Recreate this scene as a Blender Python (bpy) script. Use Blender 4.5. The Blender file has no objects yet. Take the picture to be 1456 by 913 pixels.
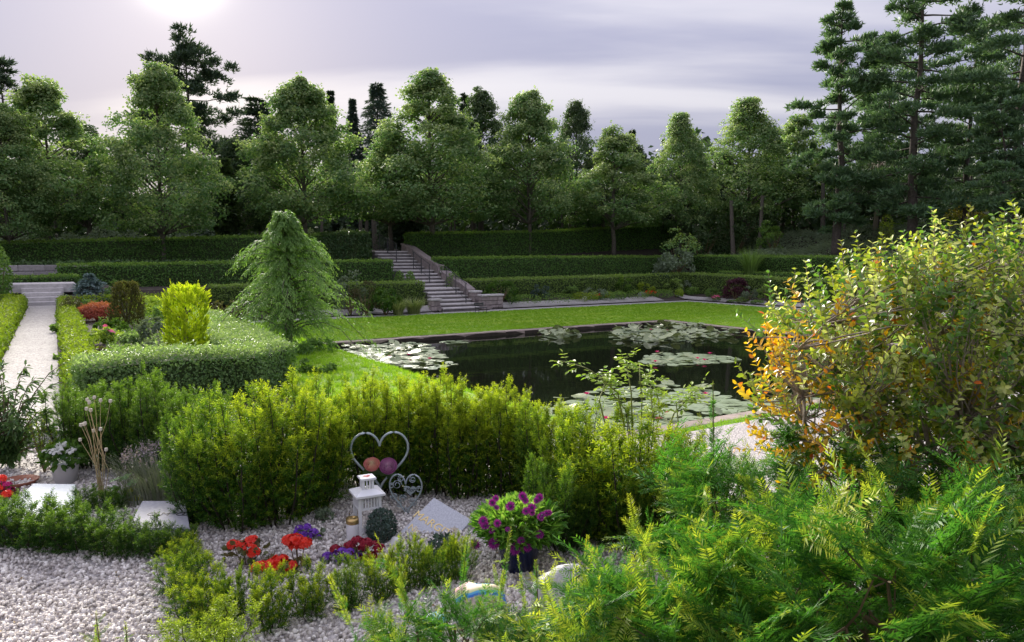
import bpy, math
import numpy as np
from mathutils import Vector, Matrix

SC = bpy.context.scene
COL = SC.collection
R = math.radians
rng = np.random.default_rng(7)

# ------------------------------------------------------------------ camera
CAMZ = 1.65
FPX, CU, CV = 1050.0, 728.0, 456.5
PITCH = -math.atan((CV - 362.0) / FPX)
cd = bpy.data.cameras.new('camera')
cam = bpy.data.objects.new('camera', cd)
COL.objects.link(cam)
cam.location = (0, 0, CAMZ)
cam.rotation_euler = (math.pi / 2 + PITCH, 0, 0)
cd.sensor_width = 36.0
cd.lens = 36.0 * FPX / 1456.0
cd.clip_start = 0.05
cd.clip_end = 3000
SC.camera = cam

# ------------------------------------------------------------------ light
SUN_AZ, SUN_EL = R(-23.6), R(19.5)          # azimuth measured from +Y towards +X
sd = Vector((math.sin(SUN_AZ) * math.cos(SUN_EL), math.cos(SUN_AZ) * math.cos(SUN_EL), math.sin(SUN_EL)))
sl = bpy.data.lights.new('sun', 'SUN')
sl.energy = 3.9
sl.angle = R(30)                             # sun spread wide by the cloud veil
sl.color = (1.0, 0.93, 0.82)
so = bpy.data.objects.new('sun', sl)
COL.objects.link(so)
so.rotation_euler = sd.to_track_quat('Z', 'Y').to_euler()
so.location = (0, 0, 40)

W = bpy.data.worlds.new('World')
SC.world = W
W.use_nodes = True
nt = W.node_tree
nt.nodes.clear()
N = nt.nodes.new
L = nt.links.new


def vmath(op, a, b=None):
    n = N('ShaderNodeVectorMath'); n.operation = op
    for i, x in enumerate((a, b)):
        if x is None: continue
        if isinstance(x, (tuple, list, Vector)): n.inputs[i].default_value = tuple(x)
        else: L(x, n.inputs[i])
    return n


def fmath(op, a, b=None, clamp=False):
    n = N('ShaderNodeMath'); n.operation = op; n.use_clamp = clamp
    for i, x in enumerate((a, b)):
        if x is None: continue
        if isinstance(x, (int, float)): n.inputs[i].default_value = x
        else: L(x, n.inputs[i])
    return n.outputs[0]


def cmix(f, a, b, mode='MIX'):
    n = N('ShaderNodeMix'); n.data_type = 'RGBA'; n.blend_type = mode; n.clamp_factor = True
    for s, x in ((0, f), (6, a), (7, b)):
        if isinstance(x, (int, float)): n.inputs[s].default_value = x
        elif isinstance(x, (tuple, list)): n.inputs[s].default_value = tuple(x) + (1,)
        else: L(x, n.inputs[s])
    return n.outputs[2]


SKY_STRENGTH = 0.1
tc = N('ShaderNodeTexCoord')
sky = N('ShaderNodeTexSky')
sky.sky_type = 'NISHITA'
sky.sun_disc = False
sky.sun_elevation = SUN_EL
sky.sun_rotation = SUN_AZ
sky.air_density, sky.dust_density, sky.ozone_density = 1.0, 1.5, 1.0
sep = N('ShaderNodeSeparateXYZ'); L(tc.outputs['Generated'], sep.inputs[0])
zc = fmath('ADD', fmath('MAXIMUM', sep.outputs[2], 0.0), 0.16)
cx = fmath('DIVIDE', sep.outputs[0], zc)
cy = fmath('DIVIDE', sep.outputs[1], zc)
cc = N('ShaderNodeCombineXYZ'); L(cx, cc.inputs[0]); L(cy, cc.inputs[1])
mp = N('ShaderNodeMapping'); L(cc.outputs[0], mp.inputs[0])
mp.inputs['Rotation'].default_value = (0, 0, R(-38))
mp.inputs['Scale'].default_value = (0.26, 1.15, 1.0)
mp.inputs['Location'].default_value = (-1.3, 2.2, 0.0)
n1 = N('ShaderNodeTexNoise'); L(mp.outputs[0], n1.inputs['Vector'])
n1.inputs['Scale'].default_value = 1.25; n1.inputs['Detail'].default_value = 6
n1.inputs['Roughness'].default_value = 0.47; n1.inputs['Distortion'].default_value = 0.5
r1 = N('ShaderNodeMapRange'); L(n1.outputs[0], r1.inputs[0])
r1.inputs[1].default_value = 0.42; r1.inputs[2].default_value = 0.66
r1.interpolation_type = 'SMOOTHSTEP'
dull = (0.117 / SKY_STRENGTH, 0.119 / SKY_STRENGTH, 0.165 / SKY_STRENGTH)
pale = (0.232 / SKY_STRENGTH, 0.225 / SKY_STRENGTH, 0.243 / SKY_STRENGTH)
cl = cmix(r1.outputs[0], dull, pale)
hz = fmath('POWER', fmath('SUBTRACT', 1.0, fmath('MAXIMUM', sep.outputs[2], 0.0), True), 9.0)
cl = cmix(fmath('MULTIPLY', hz, 0.5), cl, (0.166 / SKY_STRENGTH, 0.163 / SKY_STRENGTH, 0.20 / SKY_STRENGTH))
# overcast gradient: unseen zenith brightened over the horizon sky, added for top fill
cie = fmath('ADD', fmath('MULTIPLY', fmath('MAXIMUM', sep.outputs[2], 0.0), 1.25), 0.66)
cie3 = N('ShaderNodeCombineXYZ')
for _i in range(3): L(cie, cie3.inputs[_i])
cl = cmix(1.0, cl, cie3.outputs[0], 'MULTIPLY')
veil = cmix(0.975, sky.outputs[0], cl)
dt = vmath('DOT_PRODUCT', tc.outputs['Generated'], sd).outputs['Value']
dtc = fmath('MAXIMUM', dt, 0.0)
g = fmath('ADD', fmath('MULTIPLY', fmath('POWER', dtc, 1500.0), 0.9 / SKY_STRENGTH),
          fmath('MULTIPLY', fmath('POWER', dtc, 150.0), 0.022 / SKY_STRENGTH))
gc = N('ShaderNodeCombineXYZ')
L(g, gc.inputs[0]); L(fmath('MULTIPLY', g, 0.95), gc.inputs[1]); L(fmath('MULTIPLY', g, 0.80), gc.inputs[2])
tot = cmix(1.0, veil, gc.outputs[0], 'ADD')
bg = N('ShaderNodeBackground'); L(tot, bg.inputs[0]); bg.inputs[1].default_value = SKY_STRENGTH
wo = N('ShaderNodeOutputWorld'); L(bg.outputs[0], wo.inputs[0])

SC.view_settings.view_transform = 'Standard'
SC.view_settings.look = 'None'
SC.view_settings.exposure = 1.9
SC.view_settings.gamma = 1.0
SC.render.engine = 'CYCLES'
SC.cycles.max_bounces = 7
SC.cycles.diffuse_bounces = 4
SC.cycles.transmission_bounces = 5
SC.cycles.use_denoising = True
SC.cycles.caustics_reflective = False
SC.cycles.caustics_refractive = False

# ------------------------------------------------------------------ frames
_cp, _sp = math.cos(PITCH), math.sin(PITCH)


def ray(u, v):
    x, y = (u - CU) / FPX, (CV - v) / FPX
    return np.array([x, _cp - _sp * y, _sp + _cp * y])


def at(u, v, z=0.0):
    d = ray(u, v); k = (z - CAMZ) / d[2]
    return np.array([d[0] * k, d[1] * k, z])


def atY(u, v, Y):
    d = ray(u, v); k = Y / d[1]
    return np.array([d[0] * k, Y, CAMZ + d[2] * k])


def colX(u, Y, z):
    dep = Y * _cp + (z - CAMZ) * _sp
    return (u - CU) / FPX * dep


TH = R(33)
_ct, _st = math.cos(TH), math.sin(TH)


def G(s, t, z=0.0):
    return np.array([s * _ct - t * _st, s * _st + t * _ct, z])


def ST(x, y):
    return x * _ct + y * _st, -x * _st + y * _ct


# ------------------------------------------------------------------ terrain height
POND = (7.0, 21.6, 8.3, 21.8)      # s0 s1 t0 t1
_lt = ([-99, -5.6, -.3, 1.3, 2.6, 3.0, 3.35, 6.3, 6.7, 9.2, 9.6, 12, 25, 60, 900], [-3, -3, -.9, -.9, -.62, -.55, .30, .35, .85, 1.15, 1.45, 1.7, 1.9, 2.4, 4])
_ls = ([-99, -7.2, -.3, 1.3, 2.6, 3.0, 3.35, 6.3, 6.9, 8.5, 15, 40, 900], [-3, -3, -.9, -.9, -.62, -.55, .30, .45, .7, 1.1, 2.9, 3.2, 4])


def sstep(a, b, x):
    q = np.clip((x - a) / (b - a), 0, 1)
    return q * q * (3 - 2 * q)


def height(s, t):
    s = np.asarray(s, float); t = np.asarray(t, float)
    low = -0.9 - 0.16 * sstep(27.5, 22.5, t) * sstep(2, 6, s)
    terr = np.maximum(1 - sstep(4.8, 5.6, t), 1 - sstep(4.2, 5.6, s))
    z = low * (1 - terr)
    hi = np.interp(t - 28, *_lt) + np.where(t > 34.5, np.clip(0.045 * (s - 16), -0.35, 1.3), 0) * sstep(34.5, 37, t)
    z = np.maximum(z, hi)
    z = np.maximum(z, np.interp(s - 29.5, *_ls))
    lw = (1 - sstep(2.2, 3.2, s)) * sstep(29.0, 29.8, t)
    z = np.where(lw > 0, np.maximum(z, 0.56 * lw), z)
    under = (s > 15.1) & (s < 17.7) & (t > 29.1) & (t < 38.3)
    z = np.where(under, np.minimum(z, np.interp(t, [29.1, 38.3], [-1.3, 1.25])), z)
    s0, s1, t0, t1 = POND
    inp = (s > s0) & (s < s1) & (t > t0) & (t < t1)
    return np.where(inp, -2.1, z)


def hz_at(x, y):
    s, t = ST(x, y)
    return float(height(s, t))


# ------------------------------------------------------------------ objects
def thing(name, label, cat, loc=(0, 0, 0), rz=0.0, group=None, scale=1.0):
    o = bpy.data.objects.new(name, None)
    COL.objects.link(o)
    o.empty_display_size = 0.1
    o.location = tuple(float(c) for c in loc)
    o.rotation_euler = (0, 0, rz)
    o.scale = (scale, scale, scale) if isinstance(scale, (int, float)) else scale
    o['label'] = label; o['category'] = cat
    if group: o['group'] = group
    return o


def tag(o, label=None, cat=None, group=None, kind=None):
    if label: o['label'] = label
    if cat: o['category'] = cat
    if group: o['group'] = group
    if kind: o['kind'] = kind
    return o


def dup(root, loc, rz=0.0, scale=1.0, label=None, group=None):
    r = root.copy(); COL.objects.link(r)
    r.location = tuple(float(c) for c in loc); r.rotation_euler = (0, 0, rz)
    r.scale = (scale, scale, scale) if isinstance(scale, (int, float)) else scale
    if label: r['label'] = label
    if group: r['group'] = group
    for ch in list(root.children):
        c = ch.copy(); COL.objects.link(c); c.parent = r
        for gch in ch.children:
            d = gch.copy(); COL.objects.link(d); d.parent = c
    return r


class MB:
    def __init__(self):
        self.V, self.T, self.F, self.n = [], [], [], 0

    def add(self, V, faces, mat=0, tone=0.0):
        V = np.asarray(V, float).reshape(-1, 3)
        self.V.append(V)
        self.T.append(np.broadcast_to(np.asarray(tone, float).reshape(-1), (len(V),)) if np.ndim(tone) == 0 or np.size(tone) == 1 else np.asarray(tone, float).reshape(-1))
        for f in faces:
            f = np.asarray(f, int)
            if f.ndim == 1: f = f[None]
            self.F.append((f + self.n, mat))
        self.n += len(V)
        return self

    def scatter(self, proto, Rm, P, S=1.0, tone=0.0, mat=0):
        """proto = (V, [faces], tones); Rm (N,3,3) columns = axes; P (N,3)."""
        V, faces, tn = proto
        V = np.asarray(V, float); n, k = len(P), len(V)
        if n == 0: return self
        S = np.broadcast_to(np.asarray(S, float).reshape(-1, 1, 1) if np.ndim(S) < 2 else np.asarray(S)[:, None, :], (n, 1, 3) if np.ndim(S) == 2 else (n, 1, 1))
        out = np.einsum('nij,nkj->nki', Rm, V[None] * S) + P[:, None, :]
        t = np.clip(np.asarray(tn, float)[None, :] * np.ones((n, 1)) + np.broadcast_to(np.asarray(tone, float).reshape(-1, 1), (n, 1)), 0, 1)
        off = (np.arange(n) * k)[:, None, None]
        self.add(out.reshape(-1, 3), [], 0)
        self.T[-1] = t.reshape(-1)
        base = self.n - n * k
        for f in faces:
            f = np.asarray(f, int)
            if f.ndim == 1: f = f[None]
            self.F.append(((f[None] + off).reshape(-1, f.shape[1]) + base, mat))
        return self

    def mesh(self, name, mats, smooth=False):
        me = bpy.data.meshes.new(name)
        V = np.concatenate(self.V)
        me.vertices.add(len(V)); me.vertices.foreach_set('co', V.astype(np.float32).ravel())
        li = np.concatenate([f.ravel() for f, m in self.F])
        tot = np.concatenate([np.full(len(f), f.shape[1]) for f, m in self.F])
        mi = np.concatenate([np.full(len(f), m) for f, m in self.F])
        st = np.concatenate([[0], np.cumsum(tot)[:-1]])
        me.loops.add(len(li)); me.loops.foreach_set('vertex_index', li.astype(np.int32))
        me.polygons.add(len(tot)); me.polygons.foreach_set('loop_start', st.astype(np.int32))
        me.polygons.foreach_set('material_index', mi.astype(np.int32))
        me.update(calc_edges=True)
        a = me.attributes.new('tone', 'FLOAT', 'POINT')
        a.data.foreach_set('value', np.concatenate(self.T).astype(np.float32))
        for m in (mats if isinstance(mats, (list, tuple)) else [mats]): me.materials.append(m)
        me.polygons.foreach_set('use_smooth', np.full(len(tot), bool(smooth)))
        return me

    def build(self, name, mats, parent=None, smooth=False):
        o = bpy.data.objects.new(name, self.mesh(name, mats, smooth))
        COL.objects.link(o)
        if parent: o.parent = parent
        return o


def unit(v):
    v = np.asarray(v, float)
    return v / np.maximum(np.linalg.norm(v, axis=-1, keepdims=True), 1e-9)


def frames(d, n):
    """columns: x = side, y = along d, z = normal."""
    d = unit(d)
    x = np.cross(d, n)
    bad = np.linalg.norm(x, axis=-1) < 1e-4
    if bad.any(): x[bad] = np.cross(d[bad], np.array([0.3, 0.5, 0.8]))
    x = unit(x); z = np.cross(x, d)
    return np.stack([x, d, z], axis=-1)


def rdirs(n):
    return unit(rng.normal(size=(n, 3)))


# leaf protos: x width, y length (0..1), z normal
LEAF4 = (np.array([[0, 0, 0], [.5, .45, .08], [0, 1, -.06], [-.5, .45, .08]]), [[[0, 1, 2, 3]]], np.zeros(4))
LEAF6 = (np.array([[0, 0, 0], [.38, .22, .07], [.42, .62, .07], [0, 1, -.04], [-.42, .62, .07], [-.38, .22, .07]]),
         [[[0, 1, 2, 3], [0, 3, 4, 5]]], np.zeros(6))
NEEDLE = (np.array([[0, 0, 0], [.5, .35, 0], [0, 1, .03], [-.5, .35, 0]]), [[[0, 1, 2, 3]]], np.zeros(4))


def scaled(p, w, l, h=None):
    return (np.asarray(p[0]) * np.array([w, l, h if h is not None else l]), p[1], p[2])


def tube(mb, pts, rad, sides=5, mat=0, tone=0.0, cap=True):
    pts = np.asarray(pts, float); m = len(pts)
    rad = np.broadcast_to(np.asarray(rad, float), (m,))
    tg = unit(np.gradient(pts, axis=0))
    up = np.array([0, 0, 1.0]) if abs(tg[0][2]) < .9 else np.array([1.0, 0, 0])
    x = unit(np.cross(tg, up)); 
    y = np.cross(x, tg)
    an = np.arange(sides) * 2 * math.pi / sides
    V = pts[:, None, :] + rad[:, None, None] * (np.cos(an)[None, :, None] * x[:, None, :] + np.sin(an)[None, :, None] * y[:, None, :])
    i, j = np.meshgrid(np.arange(m - 1), np.arange(sides), indexing='ij')
    j2 = (j + 1) % sides
    F = np.stack([i * sides + j, i * sides + j2, (i + 1) * sides + j2, (i + 1) * sides + j], -1).reshape(-1, 4)
    fs = [F]
    if cap and sides >= 3:
        fs += [np.arange(sides)[None, ::-1], (np.arange(sides) + (m - 1) * sides)[None]]
    mb.add(V.reshape(-1, 3), fs, mat, tone)


def box(mb, c, size, rz=0.0, mat=0, bev=0.0, rot=None):
    sx, sy, sz = [q / 2 for q in size]
    if bev <= 0:
        V = np.array([[x, y, z] for z in (-sz, sz) for x, y in ((-sx, -sy), (sx, -sy), (sx, sy), (-sx, sy))])
        F = [[[0, 3, 2, 1], [4, 5, 6, 7], [0, 1, 5, 4], [1, 2, 6, 5], [2, 3, 7, 6], [3, 0, 4, 7]]]
    else:
        b = min(bev, sx * .45, sy * .45, sz * .45)
        def ring(o, z):
            return [[-sx + o, -sy + o, z], [sx - o, -sy + o, z], [sx - o, sy - o, z], [-sx + o, sy - o, z]]
        V = np.array(ring(b, -sz) + ring(0, -sz + b) + ring(0, sz - b) + ring(b, sz))
        q = []
        for k in range(3):
            for j in range(4):
                q.append([k * 4 + j, k * 4 + (j + 1) % 4, k * 4 + 4 + (j + 1) % 4, k * 4 + 4 + j])
        F = [q, [[3, 2, 1, 0], [12, 13, 14, 15]]]
    if rot is not None: V = V @ np.asarray(rot).T
    ca, sa = math.cos(rz), math.sin(rz)
    V = V @ np.array([[ca, -sa, 0], [sa, ca, 0], [0, 0, 1]]).T + np.asarray(c, float)
    mb.add(V, F, mat)


def lathe(mb, prof, c=(0, 0, 0), sides=20, mat=0):
    prof = np.asarray(prof, float); m = len(prof)
    an = np.arange(sides) * 2 * math.pi / sides
    V = np.stack([prof[:, 0, None] * np.cos(an), prof[:, 0, None] * np.sin(an), np.repeat(prof[:, 1, None], sides, 1)], -1)
    i, j = np.meshgrid(np.arange(m - 1), np.arange(sides), indexing='ij'); j2 = (j + 1) % sides
    F = np.stack([i * sides + j, i * sides + j2, (i + 1) * sides + j2, (i + 1) * sides + j], -1).reshape(-1, 4)
    mb.add(V.reshape(-1, 3) + np.asarray(c, float), [F, np.arange(sides)[None, ::-1], (np.arange(sides) + (m - 1) * sides)[None]], mat)


def ico(sub=1):
    import bmesh
    bm = bmesh.new(); bmesh.ops.create_icosphere(bm, subdivisions=sub, radius=1)
    V = np.array([v.co[:] for v in bm.verts]); F = np.array([[v.index for v in f.verts] for f in bm.faces]); bm.free()
    return V, F


# ------------------------------------------------------------------ materials
def newmat(name):
    m = bpy.data.materials.new(name); m.use_nodes = True
    t = m.node_tree
    for n in list(t.nodes): t.nodes.remove(n)
    return m, t


def rgb(c): return (c[0], c[1], c[2], 1)


LEAFARGS = {}


def leafmat(name, c1, c2, tip=None, trans=0.35, rough=0.5, spec=0.35, tcol=None, single=False):
    LEAFARGS[name] = (c1, c2, tip, trans, rough, spec, tcol)
    m, t = newmat(name); N = t.nodes.new; L = t.links.new
    geo = N('ShaderNodeNewGeometry')
    mx = N('ShaderNodeMix'); mx.data_type = 'RGBA'
    if single: geo = N('ShaderNodeObjectInfo')
    L(geo.outputs['Random' if single else 'Random Per Island'], mx.inputs[0]); mx.inputs[6].default_value = rgb(c1); mx.inputs[7].default_value = rgb(c2)
    col = mx.outputs[2]
    if tip is not None:
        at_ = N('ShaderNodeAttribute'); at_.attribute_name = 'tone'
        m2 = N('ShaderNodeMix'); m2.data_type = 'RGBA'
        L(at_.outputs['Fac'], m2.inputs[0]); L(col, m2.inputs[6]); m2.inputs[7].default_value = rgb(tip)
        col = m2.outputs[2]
    p = N('ShaderNodeBsdfPrincipled'); L(col, p.inputs['Base Color'])
    p.inputs['Roughness'].default_value = rough; p.inputs['Specular IOR Level'].default_value = spec
    tr = N('ShaderNodeBsdfTranslucent')
    tm = N('ShaderNodeMix'); tm.data_type = 'RGBA'; tm.blend_type = 'MULTIPLY'; tm.inputs[0].default_value = 1
    L(col, tm.inputs[6]); tm.inputs[7].default_value = rgb(tcol or (1.5, 1.6, 0.8))
    L(tm.outputs[2], tr.inputs[0])
    ms = N('ShaderNodeMixShader'); ms.inputs[0].default_value = trans
    L(p.outputs[0], ms.inputs[1]); L(tr.outputs[0], ms.inputs[2])
    o = N('ShaderNodeOutputMaterial'); L(ms.outputs[0], o.inputs[0])
    return m


def solid(name, c, rough=0.6, metal=0.0, spec=0.5, noise=0.0, scale=30.0, c2=None, bump=0.0, coord='Object', detail=4, island=0.0):
    m, t = newmat(name); N = t.nodes.new; L = t.links.new
    p = N('ShaderNodeBsdfPrincipled')
    p.inputs['Base Color'].default_value = rgb(c); p.inputs['Roughness'].default_value = rough
    p.inputs['Metallic'].default_value = metal; p.inputs['Specular IOR Level'].default_value = spec
    if noise > 0 or bump > 0 or c2 is not None:
        tc = N('ShaderNodeTexCoord'); nz = N('ShaderNodeTexNoise')
        L(tc.outputs[coord], nz.inputs['Vector']); nz.inputs['Scale'].default_value = scale; nz.inputs['Detail'].default_value = detail
        nz.inputs['Roughness'].default_value = 0.65
        mr = N('ShaderNodeMapRange'); L(nz.outputs[0], mr.inputs[0]); mr.inputs[1].default_value = .33; mr.inputs[2].default_value = .67
        mx = N('ShaderNodeMix'); mx.data_type = 'RGBA'
        L(mr.outputs[0], mx.inputs[0])
        cb = c2 if c2 is not None else tuple(x * (1 - noise) for x in c)
        mx.inputs[6].default_value = rgb(cb); mx.inputs[7].default_value = rgb(c)
        col = mx.outputs[2]
        if island > 0:
            geo = N('ShaderNodeObjectInfo'); mm = N('ShaderNodeMath'); mm.operation = 'MULTIPLY_ADD'
            L(geo.outputs['Random'], mm.inputs[0]); mm.inputs[1].default_value = island; mm.inputs[2].default_value = 1 - island / 2
            hs = N('ShaderNodeHueSaturation'); L(col, hs.inputs['Color']); L(mm.outputs[0], hs.inputs['Value']); col = hs.outputs[0]
        L(col, p.inputs['Base Color'])
        if bump > 0:
            b = N('ShaderNodeBump'); b.inputs['Strength'].default_value = bump; b.inputs['Distance'].default_value = 0.02
            L(nz.outputs[0], b.inputs['Height']); L(b.outputs[0], p.inputs['Normal'])
    o = N('ShaderNodeOutputMaterial'); L(p.outputs[0], o.inputs[0])
    return m


def gravelmat(name, scale, cols, bump=0.6):
    m, t = newmat(name); N = t.nodes.new; L = t.links.new
    tc = N('ShaderNodeTexCoord'); v = N('ShaderNodeTexVoronoi'); v.inputs['Scale'].default_value = scale
    L(tc.outputs['Object'], v.inputs['Vector'])
    cr = N('ShaderNodeValToRGB'); sp = N('ShaderNodeSeparateColor'); L(v.outputs['Color'], sp.inputs[0]); L(sp.outputs[0], cr.inputs[0])
    e = cr.color_ramp.elements
    e[0].position = 0; e[0].color = rgb(cols[0]); e[1].position = 1; e[1].color = rgb(cols[-1])
    for i, c in enumerate(cols[1:-1]):
        x = e.new((i + 1) / (len(cols) - 1)); x.color = rgb(c)
    nz = N('ShaderNodeTexNoise'); nz.inputs['Scale'].default_value = 1.2; nz.inputs['Detail'].default_value = 5; L(tc.outputs['Object'], nz.inputs['Vector'])
    mr = N('ShaderNodeMapRange'); L(nz.outputs[0], mr.inputs[0]); mr.inputs[3].default_value = .75; mr.inputs[4].default_value = 1.15
    mx = N('ShaderNodeMix'); mx.data_type = 'RGBA'; mx.blend_type = 'MULTIPLY'; mx.inputs[0].default_value = 1
    L(cr.outputs[0], mx.inputs[6]); L(mr.outputs[0], mx.inputs[7])
    p = N('ShaderNodeBsdfPrincipled'); L(mx.outputs[2], p.inputs['Base Color']); p.inputs['Roughness'].default_value = .85
    b = N('ShaderNodeBump'); b.inputs['Strength'].default_value = bump; b.inputs['Distance'].default_value = .02; b.invert = True
    L(v.outputs['Distance'], b.inputs['Height']); L(b.outputs[0], p.inputs['Normal'])
    o = N('ShaderNodeOutputMaterial'); L(p.outputs[0], o.inputs[0])
    return m


_lm = {}


def leaf_parts(parent, proto, Rm, P, S, tone, mat, count, name='leaf'):
    """the leaves that show largest (nearest the camera) as single parts; returns a mask of the rest."""
    n = len(P); S = np.broadcast_to(S, (n,)); tone = np.clip(np.broadcast_to(tone, (n,)), 0, 1)
    y = P[:, 1] + np.array(parent.location)[1]
    order = np.argsort(-(S / y) + .00001 * np.arange(n) % 1e-6 + .004 * (P[:, 1] - P[:, 1].min()))[:count]
    if mat.name + '_single' not in bpy.data.materials: leafmat(mat.name + '_single', *LEAFARGS[mat.name], single=True)
    sm = bpy.data.materials[mat.name + '_single']
    for i in order:
        tq = int(round(tone[i] * 4)); k = (sm.name, id(proto[1]), round(float(proto[0][:, 0].max()), 3), tq)
        if k not in _lm:
            b = MB(); b.add(proto[0], proto[1], 0, tq / 4); _lm[k] = b.mesh(name, sm)
        o = bpy.data.objects.new(name, _lm[k]); COL.objects.link(o); o.parent = parent
        m4 = Matrix(Rm[i].tolist()).to_4x4(); m4.translation = Vector(P[i].tolist())
        o.matrix_local = m4 @ Matrix.Diagonal((S[i], S[i], S[i], 1))
    rest = np.ones(n, bool); rest[order] = False
    return rest


M = {}
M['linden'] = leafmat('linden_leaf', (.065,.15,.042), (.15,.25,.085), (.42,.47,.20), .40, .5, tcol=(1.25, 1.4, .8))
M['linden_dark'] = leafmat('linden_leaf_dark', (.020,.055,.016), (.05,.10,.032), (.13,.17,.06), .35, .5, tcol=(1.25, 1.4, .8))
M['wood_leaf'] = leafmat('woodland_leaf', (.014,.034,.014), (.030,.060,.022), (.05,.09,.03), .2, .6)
M['pine'] = leafmat('pine_needle', (.050,.115,.062), (.105,.195,.10), (.17,.26,.13), .2, .55)
M['spruce'] = leafmat('spruce_needle', (.020,.050,.034), (.05,.09,.055), (.09,.13,.07), .15, .55)
M['cedar'] = leafmat('cedar_needle', (.03, .06, .05), (.07, .11, .09), (.10, .15, .12), .15, .55)
M['birch'] = leafmat('birch_leaf', (.05, .09, .045), (.10, .15, .08), None, .35)
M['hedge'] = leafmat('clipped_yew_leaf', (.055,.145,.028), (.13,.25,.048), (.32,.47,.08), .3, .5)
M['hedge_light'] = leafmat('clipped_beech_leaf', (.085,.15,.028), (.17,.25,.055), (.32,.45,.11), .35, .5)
M['laurel'] = leafmat('laurel_leaf', (.03,.085,.025), (.09,.16,.05), (.17,.27,.09), .25, .35, .5)
M['goldhedge'] = leafmat('path_hedge_leaf', (.09, .16, .012), (.19, .27, .02), (.36, .44, .04), .4)
M['yew_lime'] = leafmat('lime_yew_needle', (.026,.085,.008), (.078,.170,.012), (.42,.49,.028), .40, .5, .2)
M['yew_dark'] = leafmat('dark_yew_needle', (.014,.060,.010), (.05,.12,.018), (.17,.28,.03), .35, .5, .2)
M['yew_mid'] = leafmat('mid_yew_needle', (.020,.078,.008), (.062,.150,.014), (.30,.40,.03), .38, .5, .2)
M['yew_near'] = leafmat('near_yew_needle', (.024, .10, .020), (.078, .205, .028), (.42, .46, .045), .40, .45, .15)
M['golden'] = leafmat('golden_cypress_spray', (.13,.23,.006), (.27,.38,.010), (.55,.60,.03), .45, .5)
M['weeping'] = leafmat('weeping_cypress_spray', (.055,.145,.025), (.12,.24,.045), (.26,.40,.11), .35, .5)
M['variegated'] = leafmat('privet_leaf', (.05, .13, .03), (.15, .26, .08), (.36, .46, .20), .35, .4, .45)
M['maple'] = leafmat('red_maple_leaf', (.30, .045, .03), (.42, .10, .06), (.50, .20, .12), .35)
M['purple_leaf'] = leafmat('purple_maple_leaf', (.045, .010, .02), (.10, .025, .045), None, .3)
M['bluespruce'] = leafmat('blue_spruce_needle', (.10, .16, .16), (.20, .28, .28), (.26, .36, .36), .15)
M['browngreen'] = leafmat('bronze_leaf', (.045, .05, .018), (.09, .10, .03), (.14, .13, .04), .3)
M['grey_leaf'] = leafmat('grey_green_leaf', (.08, .115, .07), (.15, .19, .12), (.2, .25, .16), .25, .6)
M['soft_green'] = leafmat('soft_green_leaf', (.05, .11, .025), (.12, .22, .05), (.24, .36, .10), .4)
M['lime_leaf'] = leafmat('lime_leaf', (.14, .25, .02), (.26, .38, .04), (.42, .5, .08), .45)
M['juniper'] = leafmat('slope_shrub_leaf', (.11,.16,.10), (.20,.26,.16), (.24,.30,.19), .2, .6)
M['eucalypt'] = leafmat('silver_blue_leaf', (.26, .36, .34), (.38, .48, .45), None, .25, .5)
M['box_leaf'] = leafmat('variegated_box_leaf', (.09,.16,.015), (.36,.39,.055), (.66,.36,.015), .42, .33, .5)
M['box_pale'] = leafmat('pale_box_leaf', (.32,.40,.10), (.60,.61,.24), (.66,.45,.08), .42, .35, .5)
M['box_red'] = leafmat('orange_box_leaf', (.72, .12, .02), (.75, .28, .03), None, .35, .35)
M['box_green'] = leafmat('green_box_leaf', (.05, .14, .02), (.16, .28, .045), (.34, .40, .10), .4, .33, .5)
M['rose_leaf'] = leafmat('rose_leaf', (.12, .24, .03), (.24, .36, .05), (.34, .42, .08), .42, .4)
M['daisy_leaf'] = leafmat('daisy_leaf', (.05, .17, .02), (.15, .34, .04), (.32, .46, .10), .4, .4)
M['geranium_leaf'] = leafmat('geranium_leaf', (.05, .09, .03), (.11, .15, .06), (.2, .10, .05), .3)
M['ivy_pale'] = leafmat('pale_lobed_leaf', (.12, .27, .10), (.25, .42, .18), (.45, .46, .03), .35)
M['lavender'] = leafmat('lavender_leaf', (.10, .14, .07), (.18, .22, .13), (.26, .24, .24), .25, .6)
M['lily'] = leafmat('lily_pad', (.18,.26,.13), (.36,.43,.27), (.22,.24,.08), .08, .32, .6)  # sheen of the sky on the pads is put into the paler base colour
M['grass'] = leafmat('grass_blade', (.14,.285,.012), (.25,.42,.022), (.32,.45,.06), .45, .5)
M['wildgrass'] = leafmat('ornamental_grass_blade', (.08, .15, .03), (.2, .28, .08), (.35, .38, .16), .35)
M['bark'] = solid('bark', (.15, .13, .105), .9, noise=.5, scale=12, bump=.6)
M['bark_pine'] = solid('pine_bark', (.105, .085, .072), .9, noise=.5, scale=9, bump=.8)
M['bark_pale'] = solid('pale_bark', (.34, .28, .22), .8, noise=.35, scale=60, bump=.3)
M['twig'] = solid('dark_twig', (.035, .028, .016), .9, noise=.4, scale=40)
M['stem_green'] = solid('green_stem', (.16, .18, .04), .6)
M['stem_brown'] = solid('brown_stem', (.13, .09, .045), .7)
M['straw'] = solid('dry_stalk', (.42, .33, .17), .8)
M['seedhead'] = solid('dry_seed_head', (.66, .6, .5), .8, noise=.2, scale=150)
M['hedge_core'] = solid('hedge_core_twigs', (.05, .085, .022), .95, noise=.5, scale=30)
M['soil'] = solid('soil', (.055, .042, .03), .95, noise=.5, scale=6, bump=.8, coord='Object')
M['stone'] = solid('granite_block', (.40, .37, .36), .85, noise=.35, scale=14, bump=.4, island=.35)
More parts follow.
